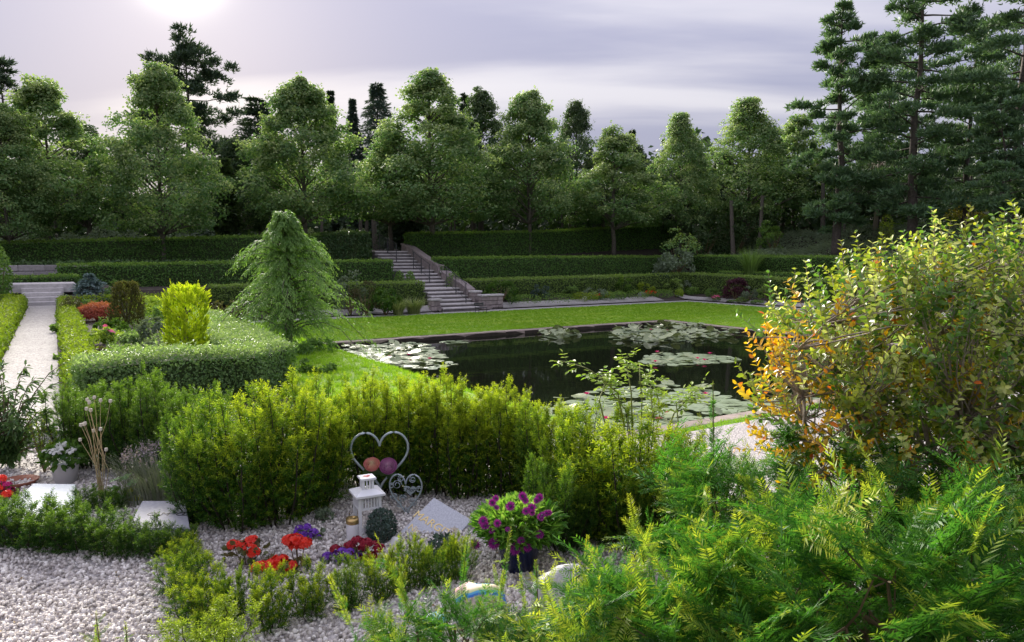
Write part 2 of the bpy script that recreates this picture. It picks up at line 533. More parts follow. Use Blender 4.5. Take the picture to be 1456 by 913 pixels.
M['step'] = solid('step_stone', (.60, .565, .55), .85, noise=.3, scale=6, bump=.25, island=.2)
M['riser'] = solid('riser_stone_shaded', (.24, .22, .215), .9, noise=.4, scale=5, bump=.3, island=.3)  # step stone darkened, the shade on the risers put into the colour
M['stone_warm'] = solid('warm_wall_stone', (.36, .30, .29), .85, noise=.4, scale=7, bump=.5, island=.3)
M['kerb'] = solid('dark_kerb', (.10, .095, .095), .8, noise=.4, scale=5, bump=.3)
M['pondkerb'] = solid('pond_edge_stone', (.40, .32, .27), .8, noise=.45, scale=3, bump=.4, island=.3)
M['iron'] = solid('dark_iron', (.06, .06, .065), .5, .3)
M['gravel_far'] = gravelmat('path_gravel', 32, [(.20, .185, .175), (.37, .345, .325), (.44, .415, .395), (.30, .275, .26), (.52, .495, .475)])
M['gravel_bed'] = gravelmat('gravel_bed', 80, [(.26, .24, .23), (.50, .46, .44), (.36, .33, .32), (.62, .58, .56)])
# ------------------------------------------------------------------ setting: ground sheets
def sheet(name, s_arr, t_arr, mat, eps=0.0, zf=height, kind='structure'):
    s, t = np.meshgrid(s_arr, t_arr, indexing='ij')
    z = zf(s, t) + eps
    P = np.stack([s * _ct - t * _st, s * _st + t * _ct, z], -1)
    a, b = s.shape
    i, j = np.meshgrid(np.arange(a - 1), np.arange(b - 1), indexing='ij')
    F = np.stack([i * b + j, (i + 1) * b + j, (i + 1) * b + j + 1, i * b + j + 1], -1).reshape(-1, 4)
    mb = MB(); mb.add(P.reshape(-1, 3), [F])
    o = mb.build(name, mat, smooth=False)
    if kind: o['kind'] = kind
    return o


far = np.array([60, 75, 100, 140, 200, 300, 500, 900.])
s_ax = np.concatenate([-far[::-1], np.arange(-50, -6, 1.0), np.arange(-6, 40, .35), np.arange(40, 60, 1.0), far])
t_ax = np.concatenate([-far[:7][::-1], np.arange(-30, 3, 1.0), np.arange(3, 41, .35), np.arange(41, 62, 1.0), far + 5])
# exact pond walls
s_ax = np.unique(np.sort(np.concatenate([s_ax, [POND[0], POND[0] + .02, POND[1], POND[1] - .02]])))
t_ax = np.unique(np.sort(np.concatenate([t_ax, [POND[2], POND[2] + .02, POND[3], POND[3] - .02]])))
sheet('ground', s_ax, t_ax, M['soil'])

# lawn: a frame of four sheets round the pond
LWN = 'lawn'
m, t_ = newmat('mown_grass')
_N = t_.nodes.new; _L = t_.links.new
_tc = _N('ShaderNodeTexCoord'); _n = _N('ShaderNodeTexNoise'); _n.inputs['Scale'].default_value = 1.1; _n.inputs['Detail'].default_value = 8; _n.inputs['Roughness'].default_value = .7
_L(_tc.outputs['Object'], _n.inputs['Vector'])
_r = _N('ShaderNodeMapRange'); _r.inputs[1].default_value = .3; _r.inputs[2].default_value = .7; _L(_n.outputs[0], _r.inputs[0])
_x = _N('ShaderNodeMix'); _x.data_type = 'RGBA'; _x.inputs[6].default_value = (.10, .23, .014, 1); _x.inputs[7].default_value = (.20, .35, .026, 1); _L(_r.outputs[0], _x.inputs[0])
_p = _N('ShaderNodeBsdfPrincipled'); _p.inputs['Roughness'].default_value = .8; _p.inputs['Specular IOR Level'].default_value = .15; _n3 = _N('ShaderNodeTexNoise'); _n3.inputs['Scale'].default_value = .32; _n3.inputs['Detail'].default_value = 4; _L(_tc.outputs['Object'], _n3.inputs['Vector'])
_wv = _N('ShaderNodeTexWave'); _mpg = _N('ShaderNodeMapping'); _mpg.inputs['Rotation'].default_value = (0, 0, -TH); _L(_tc.outputs['Object'], _mpg.inputs[0]); _L(_mpg.outputs[0], _wv.inputs['Vector']); _wv.bands_direction = 'Y'; _wv.inputs['Scale'].default_value = .28; _wv.inputs['Distortion'].default_value = 1.2
_m3 = _N('ShaderNodeMath'); _m3.operation = 'MULTIPLY_ADD'; _L(_wv.outputs[1], _m3.inputs[0]); _m3.inputs[1].default_value = .22; _L(_n3.outputs[0], _m3.inputs[2])
_r3 = _N('ShaderNodeMapRange'); _L(_m3.outputs[0], _r3.inputs[0]); _r3.inputs[1].default_value = .45; _r3.inputs[2].default_value = .85
_x3 = _N('ShaderNodeMix'); _x3.data_type = 'RGBA'; _L(_r3.outputs[0], _x3.inputs[0]); _L(_x.outputs[2], _x3.inputs[6]); _x3.inputs[7].default_value = (.25, .36, .03, 1)
_L(_x3.outputs[2], _p.inputs['Base Color'])
_n2 = _N('ShaderNodeTexNoise'); _n2.inputs['Scale'].default_value = 45; _L(_tc.outputs['Object'], _n2.inputs['Vector'])
_b = _N('ShaderNodeBump'); _b.inputs['Strength'].default_value = .8; _b.inputs['Distance'].default_value = .03; _L(_n2.outputs[0], _b.inputs['Height']); _L(_b.outputs[0], _p.inputs['Normal'])
_o = _N('ShaderNodeOutputMaterial'); _L(_p.outputs[0], _o.inputs[0])
M['lawn'] = m
s0, s1, t0, t1 = POND
KW = 0.32
ar = lambda a, b, n: np.linspace(a, b, n)
mb = MB()
LAWN_RECTS = [(2.7, 29.5, t1 + KW, 28.0), (2.4, s0 - KW, t0 - KW, t1 + KW), (s1 + KW, 29.5, t0 - KW, t1 + KW), (5.3, 29.5, 7.0, t0 - KW), (2.3, 5.3, 5.7, t0 - KW)]
for (a, b, c, d) in LAWN_RECTS:
    s, t = np.meshgrid(ar(a, b, max(4, int((b - a) / .3))), ar(c, d, max(4, int((d - c) / .3))), indexing='ij')
    z = height(s, t) + .03
    A, B = s.shape
    i, j = np.meshgrid(np.arange(A - 1), np.arange(B - 1), indexing='ij')
    F = np.stack([i * B + j, (i + 1) * B + j, (i + 1) * B + j + 1, i * B + j + 1], -1).reshape(-1, 4)
    mb.add(np.stack([s * _ct - t * _st, s * _st + t * _ct, z], -1).reshape(-1, 3), [F])
mb.build('lawn', M['lawn'])['kind'] = 'structure'

sheet('garden_path', ar(-8, 29.5, 100), ar(28.0, 29.15, 5), M['gravel_far'], .012)
sheet('garden_path', ar(29.5, 30.6, 5), ar(5, 29.15, 70), M['gravel_far'], .012)
PSH = lambda t: 0.12 + 0.022 * (t - 8)
mb = MB(); _t = ar(7.9, 28.4, 90); _w = ar(-.70, .04, 6)
_s, _tt = np.meshgrid(_w, _t, indexing='ij'); _s = _s + PSH(_tt)
_V = np.stack([_s * _ct - _tt * _st, _s * _st + _tt * _ct, np.maximum(height(_s, _tt), 0) + .016], -1)
_i, _j = np.meshgrid(np.arange(5), np.arange(89), indexing='ij')
mb.add(_V.reshape(-1, 3), [np.stack([_i * 90 + _j, (_i + 1) * 90 + _j, (_i + 1) * 90 + _j + 1, _i * 90 + _j + 1], -1).reshape(-1, 4)])
mb.build('gravel_path', M['gravel_far'])['kind'] = 'structure'
sheet('gravel_bed', ar(5.01, 15, 30), ar(-1.0, 4.75, 24), M['gravel_bed'], .012)
sheet('gravel_path', ar(5.7, 16, 40), ar(5.7, 6.98, 6), M['gravel_far'], .012)
# gravel base of the near plots (pebbles are laid over it)
sheet('gravel_bed', ar(-3.5, 5.0, 60), ar(-1.0, 7.2, 60), M['gravel_bed'], .012)
# pale edging lines on the garden-bed side of the path
pm = MB()
sheet('path_edging', ar(-8, 30.6, 120), np.array([29.15, 29.30]), M['kerb'], .10)
sheet('bed_gravel', ar(9, 29.0, 80), ar(29.31, 30.2, 5), M['gravel_far'], .05)
sheet('bed_gravel', ar(30.61, 31.4, 5), ar(10, 30.2, 40), M['gravel_far'], .06)
sheet('path_edging', np.array([30.6, 30.75]), ar(5, 29.3, 70), M['kerb'], .10)

# water
m, t_ = newmat('pond_water')
_N = t_.nodes.new; _L = t_.links.new
_p = _N('ShaderNodeBsdfPrincipled'); _p.inputs['Base Color'].default_value = (.008, .010, .006, 1); _p.inputs['Roughness'].default_value = .03
_p.inputs['IOR'].default_value = 1.33; _p.inputs['Specular IOR Level'].default_value = .5
_tc = _N('ShaderNodeTexCoord'); _n = _N('ShaderNodeTexNoise'); _n.inputs['Scale'].default_value = 2.2; _n.inputs['Detail'].default_value = 3; _L(_tc.outputs['Object'], _n.inputs['Vector'])
_b = _N('ShaderNodeBump'); _b.inputs['Strength'].default_value = .035; _b.inputs['Distance'].default_value = .05; _L(_n.outputs[0], _b.inputs['Height']); _L(_b.outputs[0], _p.inputs['Normal'])
_o = _N('ShaderNodeOutputMaterial'); _L(_p.outputs[0], _o.inputs[0])
M['water'] = m
WZ = -1.17
mb = MB()
mb.add([G(s0 + .03, t0 + .03, WZ), G(s1 - .03, t0 + .03, WZ), G(s1 - .03, t1 - .03, WZ), G(s0 + .03, t1 - .03, WZ)], [[[0, 1, 2, 3]]])
mb.build('pond_water', M['water'])['kind'] = 'structure'

# pond edging of separate kerb stones
ke = thing('pond_edging', 'low brown stone edging round the lily pond', 'pond edging', (0, 0, 0))
ke['kind'] = 'structure'; del ke['category']
kb = MB(); box(kb, (0, 0, 0), (.80, KW, .50), bev=.02)
kme = kb.mesh('kerb_stone', M['pondkerb'])


def kerb_run(p0, p1):
    p0 = np.array(p0); p1 = np.array(p1)
    n = int(round(np.linalg.norm(p1 - p0) / .815))
    for k in range(n):
        q = p0 + (p1 - p0) * (k + .5) / n
        o = bpy.data.objects.new('kerb_stone', kme); COL.objects.link(o); o.parent = ke
        zz = height(q[0], q[1]) if False else -1.05
        w = G(q[0], q[1], zz - .235 + rng.uniform(-.008, .008))
        o.location = w
        a = math.atan2(p1[1] - p0[1], p1[0] - p0[0])
        o.rotation_euler = (0, 0, TH + a + rng.normal() * .004)


kerb_run((s0 - KW, t1 + KW / 2), (s1 + KW, t1 + KW / 2))
kerb_run((s0 - KW, t0 - KW / 2), (s1 + KW, t0 - KW / 2))
kerb_run((s0 - KW / 2, t0), (s0 - KW / 2, t1))
kerb_run((s1 + KW / 2, t0), (s1 + KW / 2, t1))

# ------------------------------------------------------------------ stuff scattered by geometry nodes
def gn_scatter(name, P, proto_me, mat, smin, smax, tilt=math.pi, seed=1):
    me = bpy.data.meshes.new(name)
    me.vertices.add(len(P)); me.vertices.foreach_set('co', np.asarray(P, np.float32).ravel())
    o = bpy.data.objects.new(name, me); COL.objects.link(o); o['kind'] = 'stuff'
    src = bpy.data.objects.new(name + '_source', proto_me)
    ng = bpy.data.node_groups.new(name, 'GeometryNodeTree')
    ng.interface.new_socket('Geometry', in_out='INPUT', socket_type='NodeSocketGeometry')
    ng.interface.new_socket('Geometry', in_out='OUTPUT', socket_type='NodeSocketGeometry')
    N = ng.nodes.new; L = ng.links.new
    gi = N('NodeGroupInput'); go = N('NodeGroupOutput')
    m2p = N('GeometryNodeMeshToPoints'); L(gi.outputs[0], m2p.inputs[0])
    oi = N('GeometryNodeObjectInfo'); oi.inputs['Object'].default_value = src
    io = N('GeometryNodeInstanceOnPoints'); L(m2p.outputs[0], io.inputs['Points']); L(oi.outputs['Geometry'], io.inputs['Instance'])
    rv = N('FunctionNodeRandomValue'); rv.data_type = 'FLOAT_VECTOR'; rv.inputs['Min'].default_value = (-tilt, -tilt, -math.pi); rv.inputs['Max'].default_value = (tilt, tilt, math.pi); rv.inputs['Seed'].default_value = seed
    e2r = N('FunctionNodeEulerToRotation'); L(rv.outputs[0], e2r.inputs[0]); L(e2r.outputs[0], io.inputs['Rotation'])
    rs = N('FunctionNodeRandomValue'); rs.data_type = 'FLOAT'; rs.inputs[2].default_value = smin; rs.inputs[3].default_value = smax; rs.inputs['Seed'].default_value = seed + 1
    L(rs.outputs[1], io.inputs['Scale'])
    L(io.outputs[0], go.inputs[0])
    md = o.modifiers.new('scatter', 'NODES'); md.node_group = ng
    return o


# pebbles
m, t_ = newmat('pebble')
_N = t_.nodes.new; _L = t_.links.new
_oi = _N('ShaderNodeObjectInfo'); _cr = _N('ShaderNodeValToRGB'); _L(_oi.outputs['Random'], _cr.inputs[0])
_e = _cr.color_ramp.elements; _e[0].color = (.24, .215, .195, 1); _e[1].color = (.82, .78, .725, 1); _e[1].position = 1
for q, c in ((.15, (.42, .375, .345, 1)), (.45, (.60, .555, .515, 1)), (.62, (.52, .475, .435, 1)), (.8, (.80, .76, .71, 1))):
    x = _e.new(q); x.color = c
_p = _N('ShaderNodeBsdfPrincipled'); _p.inputs['Roughness'].default_value = .7; _L(_cr.outputs[0], _p.inputs['Base Color'])
_o = _N('ShaderNodeOutputMaterial'); _L(_p.outputs[0], _o.inputs[0])
M['pebble'] = m
V, F = ico(1)
pv = V * np.array([1.15, .85, .62]) * (1 + .16 * np.sin(V @ np.array([[3.1, 1.7, 2.2], [1.1, 4.0, .7], [2.3, .9, 3.3]])).sum(1, keepdims=True) / 2)
pb = MB(); pb.add(pv, [F]); pme = pb.mesh('pebble', M['pebble'], True)


def scatter_area(n, u0, u1, v0, v1, keep=None):
    """random ground points (world, z=0) inside a bounding box of the near plots."""
    x = rng.uniform(u0, u1, n); y = rng.uniform(v0, v1, n)
    return np.stack([x, y, rng.uniform(.008, .022, n)], -1)


P1 = scatter_area(30000, -3.1, .1, 2.5, 5.3)
P2 = scatter_area(14000, -.4, 1.5, 2.6, 5.2)
P3 = scatter_area(5000, -4.8, -2.6, 4.5, 7.2)
gn_scatter('gravel', np.concatenate([P1, P2, P3]), pme, M['pebble'], .0065, .0155)

lit = MB(); lit.scatter(scaled(LEAF4, .5, 1.0), np.eye(3)[None], np.zeros((1, 3)), .02)
M['litter'] = leafmat('fallen_leaf', (.16, .09, .03), (.34, .22, .07), None, .1)
gn_scatter('leaf_litter', scatter_area(420, -3.0, 1.4, 2.6, 5.2) + np.array([0, 0, .008]), lit.mesh('fallen_leaf', M['litter']), M['litter'], .5, 1.3, .5, 9)

# grass tufts on the lawn
gb = MB()
nb = 9
for k in range(nb):
    a = rng.uniform(0, 6.28); r = rng.uniform(0, .05); h = rng.uniform(.035, .06); w = .005
    b = np.array([r * math.cos(a), r * math.sin(a), 0]); q = rng.uniform(0, 6.28); dx = np.array([math.cos(q), math.sin(q), 0]) * w
    tip = b + np.array([rng.normal() * .02, rng.normal() * .02, h])
    gb.add([b - dx, b + dx, tip], [[[0, 1, 2]]], 0, rng.uniform(0, .5))
gme = gb.mesh('grass_tuft', M['grass'])
pts = []
for (a, b, c, d), dens in zip(LAWN_RECTS, (110, 160, 60, 160, 160)):
    n = int((b - a) * (d - c) * dens)
    s = rng.uniform(a, b, n); t = rng.uniform(c, d, n)
    pts.append(np.stack([s * _ct - t * _st, s * _st + t * _ct, height(s, t) + .03], -1))
gn_scatter('lawn_grass', np.concatenate(pts), gme, M['grass'], .7, 1.25, .15, 3)

# ------------------------------------------------------------------ foliage builders
def leafcloud(mb, P, nrm, size, proto=LEAF4, aspect=.6, jn=.6, jd=.8, down=0.2, tone=0.0, mat=0, smin=.7):
    n = len(P)
    nn = unit(nrm + rng.normal(size=(n, 3)) * jn)
    d = unit(np.cross(nn, rdirs(n)) + nrm * jd * .5 + np.array([0, 0, -down]))
    Rm = frames(d, nn)
    sz = size * rng.uniform(smin, 1.25, n)
    mb.scatter(scaled(proto, aspect, 1.0), Rm, P, sz, tone, mat)


def hedge(name, label, pts, width, mat, leaf=.07, dens=420, group=None, cat='hedge', tonetop=.75, rough=.04, shag=1.0, toneface=.0):
    """pts: list of (x, y, zbase, ztop)."""
    if dens < 1000: dens *= .86; leaf *= 1.28
    pts = [np.array(p, float) for p in pts]
    o0 = pts[0].copy()
    o = thing(name, label, cat, (o0[0], o0[1], o0[2]), 0, group)
    org = np.array([o0[0], o0[1], o0[2]])
    mb = MB(); core = MB()
    k = len(pts)
    tan = [unit((pts[min(i + 1, k - 1)] - pts[max(i - 1, 0)])[:2]) for i in range(k)]
    nor = [np.array([t[1], -t[0]]) for t in tan]
    w = width / 2
    # core
    cw = w - .07
    rings = []
    for i in range(k):
        p = pts[i]
        off = np.array([tan[i][0], tan[i][1]]) * (.06 if i == 0 else (-.06 if i == k - 1 else 0))
        c = p[:2] + off
        zt = p[3] - .08
        rings += [[*(c + nor[i] * cw), p[2] - .1], [*(c + nor[i] * cw), zt], [*(c - nor[i] * cw), zt], [*(c - nor[i] * cw), p[2] - .1]]
    q = []
    for i in range(k - 1):
        for j in range(3): q.append([i * 4 + j, i * 4 + j + 1, i * 4 + 5 + j, i * 4 + 4 + j])
    q += [[0, 3, 2, 1], [(k - 1) * 4, (k - 1) * 4 + 1, (k - 1) * 4 + 2, (k - 1) * 4 + 3]]
    core.add(np.array(rings) - org, [q])
    P, Nn, Tn = [], [], []
    for i in range(k - 1):
        a, b = pts[i], pts[i + 1]
        ln = np.linalg.norm((b - a)[:2]); hh = (a[3] - a[2] + b[3] - b[2]) / 2
        for side, dd in ((1, 1.0), (-1, .55)):
            n = int(ln * hh * dens * dd)
            f = rng.uniform(0, 1, n); g = rng.uniform(0, 1, n) ** .9
            base = a[None] + (b - a)[None] * f[:, None]
            nv = (nor[i][None] * (1 - f)[:, None] + nor[i + 1][None] * f[:, None]) * side
            z = base[:, 2] + (base[:, 3] - base[:, 2]) * g
            x = base[:, :2] + nv * w
            lump = .5 * np.sin(x[:, 0] * 2.3 + z * 3.1 + i) * np.sin(x[:, 1] * 1.9 - z * 2.3) + .5 * np.sin(x[:, 0] * 6.1 + z * 5) * np.sin(x[:, 1] * 5.2 + 1)
            x = x + nv * (lump * rough + rng.normal(size=n) * .022 * shag - .05 * np.clip((g - .9) * 10, 0, 1))[:, None]
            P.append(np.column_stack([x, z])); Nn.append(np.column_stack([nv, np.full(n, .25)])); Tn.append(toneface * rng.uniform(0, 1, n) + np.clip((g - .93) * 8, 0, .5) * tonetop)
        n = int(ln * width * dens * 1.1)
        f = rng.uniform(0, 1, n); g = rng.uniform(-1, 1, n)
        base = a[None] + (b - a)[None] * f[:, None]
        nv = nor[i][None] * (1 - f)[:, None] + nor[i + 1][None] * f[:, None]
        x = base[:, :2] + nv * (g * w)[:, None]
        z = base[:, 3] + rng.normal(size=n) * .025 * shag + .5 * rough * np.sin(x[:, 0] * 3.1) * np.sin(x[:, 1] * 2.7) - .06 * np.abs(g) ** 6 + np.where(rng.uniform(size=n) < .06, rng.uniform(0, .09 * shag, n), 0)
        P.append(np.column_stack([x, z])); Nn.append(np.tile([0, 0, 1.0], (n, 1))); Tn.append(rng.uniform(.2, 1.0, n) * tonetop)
    for e, sg in ((0, -1), (k - 1, 1)):
        p = pts[e]; hh = p[3] - p[2]; n = int(width * hh * dens)
        g = rng.uniform(-1, 1, n); hgt = rng.uniform(0, 1, n)
        x = p[:2][None] + nor[e][None] * (g * w)[:, None] + tan[e][None] * sg * (rng.normal(size=n) * .03 * shag - .05 * np.abs(g) ** 6)[:, None]
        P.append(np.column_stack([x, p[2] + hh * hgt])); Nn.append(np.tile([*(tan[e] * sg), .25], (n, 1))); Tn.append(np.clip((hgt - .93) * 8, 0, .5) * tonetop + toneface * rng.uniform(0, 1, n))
    P = np.concatenate(P) - org; Nn = np.concatenate(Nn); Tn = np.concatenate(Tn)
    leafcloud(mb, P, Nn, leaf, LEAF4, .5, .55, .6, .1, Tn)
    core.build('branches', M['hedge_core'], o)
    mb.build('foliage', mat, o)
    return o


def mound(mb, c, rad, n, leaf, proto=LEAF4, aspect=.6, clumps=0, tone=(0, .4), mat=0, jn=.6, down=.15, fill=.35, zmin=-.2):
    """leafy ellipsoid made of clumps; c centre, rad (rx, ry, rz)."""
    c = np.asarray(c, float); rad = np.asarray(rad, float)
    if clumps:
        d = rdirs(clumps * 3); d = d[d[:, 2] > zmin][:clumps]
        cc = c + d * rad * rng.uniform(.62, .92, (len(d), 1))
        rc = rad.mean() * rng.uniform(.22, .42, len(d))
        per = max(4, n // len(d))
        dd = rdirs(per * len(d)).reshape(len(d), per, 3)
        dd = dd + d[:, None, :] * .6 + np.array([0, 0, .3]); dd = unit(dd)
        P = (cc[:, None, :] + dd * rc[:, None, None] * rng.uniform(.55, 1.05, (len(d), per, 1)) * np.array([1, 1, .8])).reshape(-1, 3)
        nn = unit(dd.reshape(-1, 3) + d.repeat(per, 0) * .4)
        up = dd[..., 2].reshape(-1)
    else:
        dd = rdirs(int(n * 1.6)); dd = dd[dd[:, 2] > zmin][:n]
        rr = np.where(rng.uniform(size=len(dd)) < fill, rng.uniform(.5, .95, len(dd)), rng.uniform(.92, 1.06, len(dd)))
        P = c + dd * rad * rr[:, None]; nn = dd; up = dd[:, 2]
    tn = tone[0] + (tone[1] - tone[0]) * np.clip(rng.uniform(0, 1, len(P)) * .7 + .3 * up, 0, 1)
    leafcloud(mb, P, nn, leaf, proto, aspect, jn, .8, down, tn, mat)


def shrub(name, label, cat, u, Y, zt, wpx, mat, leaf=.05, n=1500, clumps=0, group=None, zb=None, tone=(0, .5), aspect=.6, depth=1.0, core=True, down=.15, jn=.6, proto=LEAF4, part='foliage', xy=None):
    """a leafy shrub: pixel column, depth, top height, width in px."""
    if xy is None:
        x = colX(u, Y, zt); xy = (x, Y)
    x, y = xy
    zb = hz_at(x, y) if zb is None else zb
    h = zt - zb
    rx = wpx / FPX * y / 2
    o = thing(name, label, cat, (x, y, zb), rng.uniform(-.3, .3), group)
    mb = MB()
    mound(mb, (0, 0, h * .5), (rx, rx * depth, h * .52), n, leaf, proto, aspect, clumps, tone, 0, jn, down, zmin=-.75)
    if core:
        tb = MB()
        for k in range(7):
            a = k * .9 + rng.uniform(0, .5); 
            tube(tb, [(0.0, 0.0, -.02), (rx * .3 * math.cos(a), rx * .3 * depth * math.sin(a), h * .35), (rx * .65 * math.cos(a), rx * .65 * depth * math.sin(a), h * .72)], [max(.012, .03 * rx), .012 + .01 * rx, .005], 5)
        tb.build('branches', M['stem_brown'], o)
    mb.build(part, mat, o)
    return o


# ------------------------------------------------------------------ trees
def linden_parts(H, Rr, zb, dens=1.0, nc=190, per=150, leaf=.17):
    tk = MB()
    zz = np.linspace(0, H * .93, 14)
    wob = np.cumsum(rng.normal(size=(14, 2)) * .03, 0)
    tube(tk, np.column_stack([wob, zz]), np.linspace(.17, .025, 14) * (H / 11), 7)
    mb = MB()
    qs = rng.beta(1.05, 1.12, nc)
    env = np.where(qs < .25, .74 + qs * 1.04, np.clip(1 - ((qs - .25) / .78), 0, 1) ** .85)
    ang = np.arange(nc) * 2.399963 + rng.uniform(-.5, .5, nc)
    lob = 1 + .16 * np.sin(ang * 3 + qs * 9) 
    rr = Rr * env * rng.uniform(.5, 1.12, nc) * lob
    cz = zb + qs * (H - zb)
    C = np.column_stack([rr * np.cos(ang), rr * np.sin(ang), np.maximum(cz + rng.normal(size=nc) * .15 - .1 * rr, zb + .1)])
    rc = rng.uniform(.34, .92, nc) * (Rr / 3.2) * (.72 + .40 * np.clip(env, 0, 1))
    for k in range(0, nc, 4):
        c = C[k]; hz = c[2] - np.hypot(c[0], c[1]) * .75
        hz = max(hz, zb * .8)
        tube(tk, [(0, 0, hz), (c[0] * .5, c[1] * .5, (hz + c[2]) / 2 + .15), c], [.05 * H / 11, .035 * H / 11, .012], 4, cap=False)
    out = unit(np.column_stack([np.cos(ang), np.sin(ang), np.full(nc, .25)]))
    dd = rdirs(nc * per).reshape(nc, per, 3) + out[:, None, :] * .45 + np.array([0, 0, .25])
    dd = unit(dd)
    P = C[:, None, :] + dd * rc[:, None, None] * rng.uniform(.5, 1.12, (nc, per, 1)) * np.array([1.05, 1.05, .62])
    # twigs that poke out as an uneven outline
    nn = unit(dd + np.array([0, 0, .55]))
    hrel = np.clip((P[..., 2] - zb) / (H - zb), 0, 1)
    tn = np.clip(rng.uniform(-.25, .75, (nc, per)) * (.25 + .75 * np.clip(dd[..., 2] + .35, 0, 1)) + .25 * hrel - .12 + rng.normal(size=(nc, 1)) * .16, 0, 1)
    leafcloud(mb, P.reshape(-1, 3), nn.reshape(-1, 3), leaf, LEAF4, .78, .42, .7, .35, tn.reshape(-1))
    # leading twigs
    nt_ = 44
    k = rng.integers(0, nc, nt_)
    b = C[k] + out[k] * rc[k][:, None] * .7
    d = unit(out[k] * .7 + np.array([0, 0, .75]) + rng.normal(size=(nt_, 3)) * .3)
    ln = rng.uniform(.25, .6, nt_)
    for q in range(5):
        pp = b + d * (ln * (q + 1) / 5)[:, None] + rng.normal(size=(nt_, 3)) * .06
        for r_ in range(3):
            leafcloud(mb, pp + rng.normal(size=(nt_, 3)) * .07, d, leaf * .95, LEAF4, .75, .8, .7, .3, rng.uniform(.1, .8, nt_))
    return tk, mb


def make_tree(name, label, cat, loc, parts, leafm, barkm, group=None, rz=0, crown='crown'):
    o = thing(name, label, cat, loc, rz, group)
    tk, mb = parts
    tk.build('trunk', barkm, o, True)
    mb.build(crown, leafm, o)
    return o


def conifer_parts(H, Rr, zb, whorls=26, per=9, droop=.25, leaf=.28, aspect=.22, shape=1.0, fill=16, wob=.25):
    """spruce or cedar like: layered limbs carrying flat sprays."""
    tk = MB(); mb = MB()
    tube(tk, np.column_stack([np.zeros(10), np.zeros(10), np.linspace(0, H, 10)]), np.linspace(.2, .015, 10) * H / 12, 7)
    PP, NN, DD = [], [], []
    for w in range(whorls):
        q = (w + rng.uniform(0, .6)) / whorls
        z = zb + (H - zb) * q
        rad = Rr * max(.05, (1 - q)) ** shape * rng.uniform(.75, 1.1)
        for b in range(per):
            a = b * 6.283 / per + w * 1.3 + rng.uniform(-.3, .3)
            rl = rad * rng.uniform(1 - wob, 1.15)
            z = zb + (H - zb) * min(.99, max(0, q + rng.uniform(-.6, .6) / whorls))
            dx = np.array([math.cos(a), math.sin(a), 0]); sdv = np.array([-math.sin(a), math.cos(a), 0])
            f = np.linspace(.25, 1, fill)
            pt = dx[None] * (f * rl)[:, None] + np.array([0, 0, 1])[None] * (z - droop * rl * f ** 1.6 + .12 * rl * np.maximum(0, f - .7))[:, None]
            tube(tk, [np.array([0, 0, z]), pt[fill // 2], pt[-1]], [.03 * rl / 2 + .008, .02, .006], 3, cap=False)
            for sgn in (-1, 0, 1):
                P = pt + sdv[None] * sgn * rl * .12 * (1.2 - f)[:, None] + rng.normal(size=pt.shape) * .05 * rl
                PP.append(P); DD.append(dx[None] * .8 + sdv[None] * sgn * .9 + rng.normal(size=P.shape) * .35 + np.array([0, 0, -.25 * droop]))
    P = np.concatenate(PP); D = np.concatenate(DD)
    n = np.tile([0, 0, 1.0], (len(P), 1)) + rng.normal(size=P.shape) * .4
    Rm = frames(D, n)
    mb.scatter(scaled(LEAF4, aspect * 1.0, 1.0), Rm, P, leaf * rng.uniform(.6, 1.3, len(P)), rng.uniform(0, .8, len(P)))
    return tk, mb


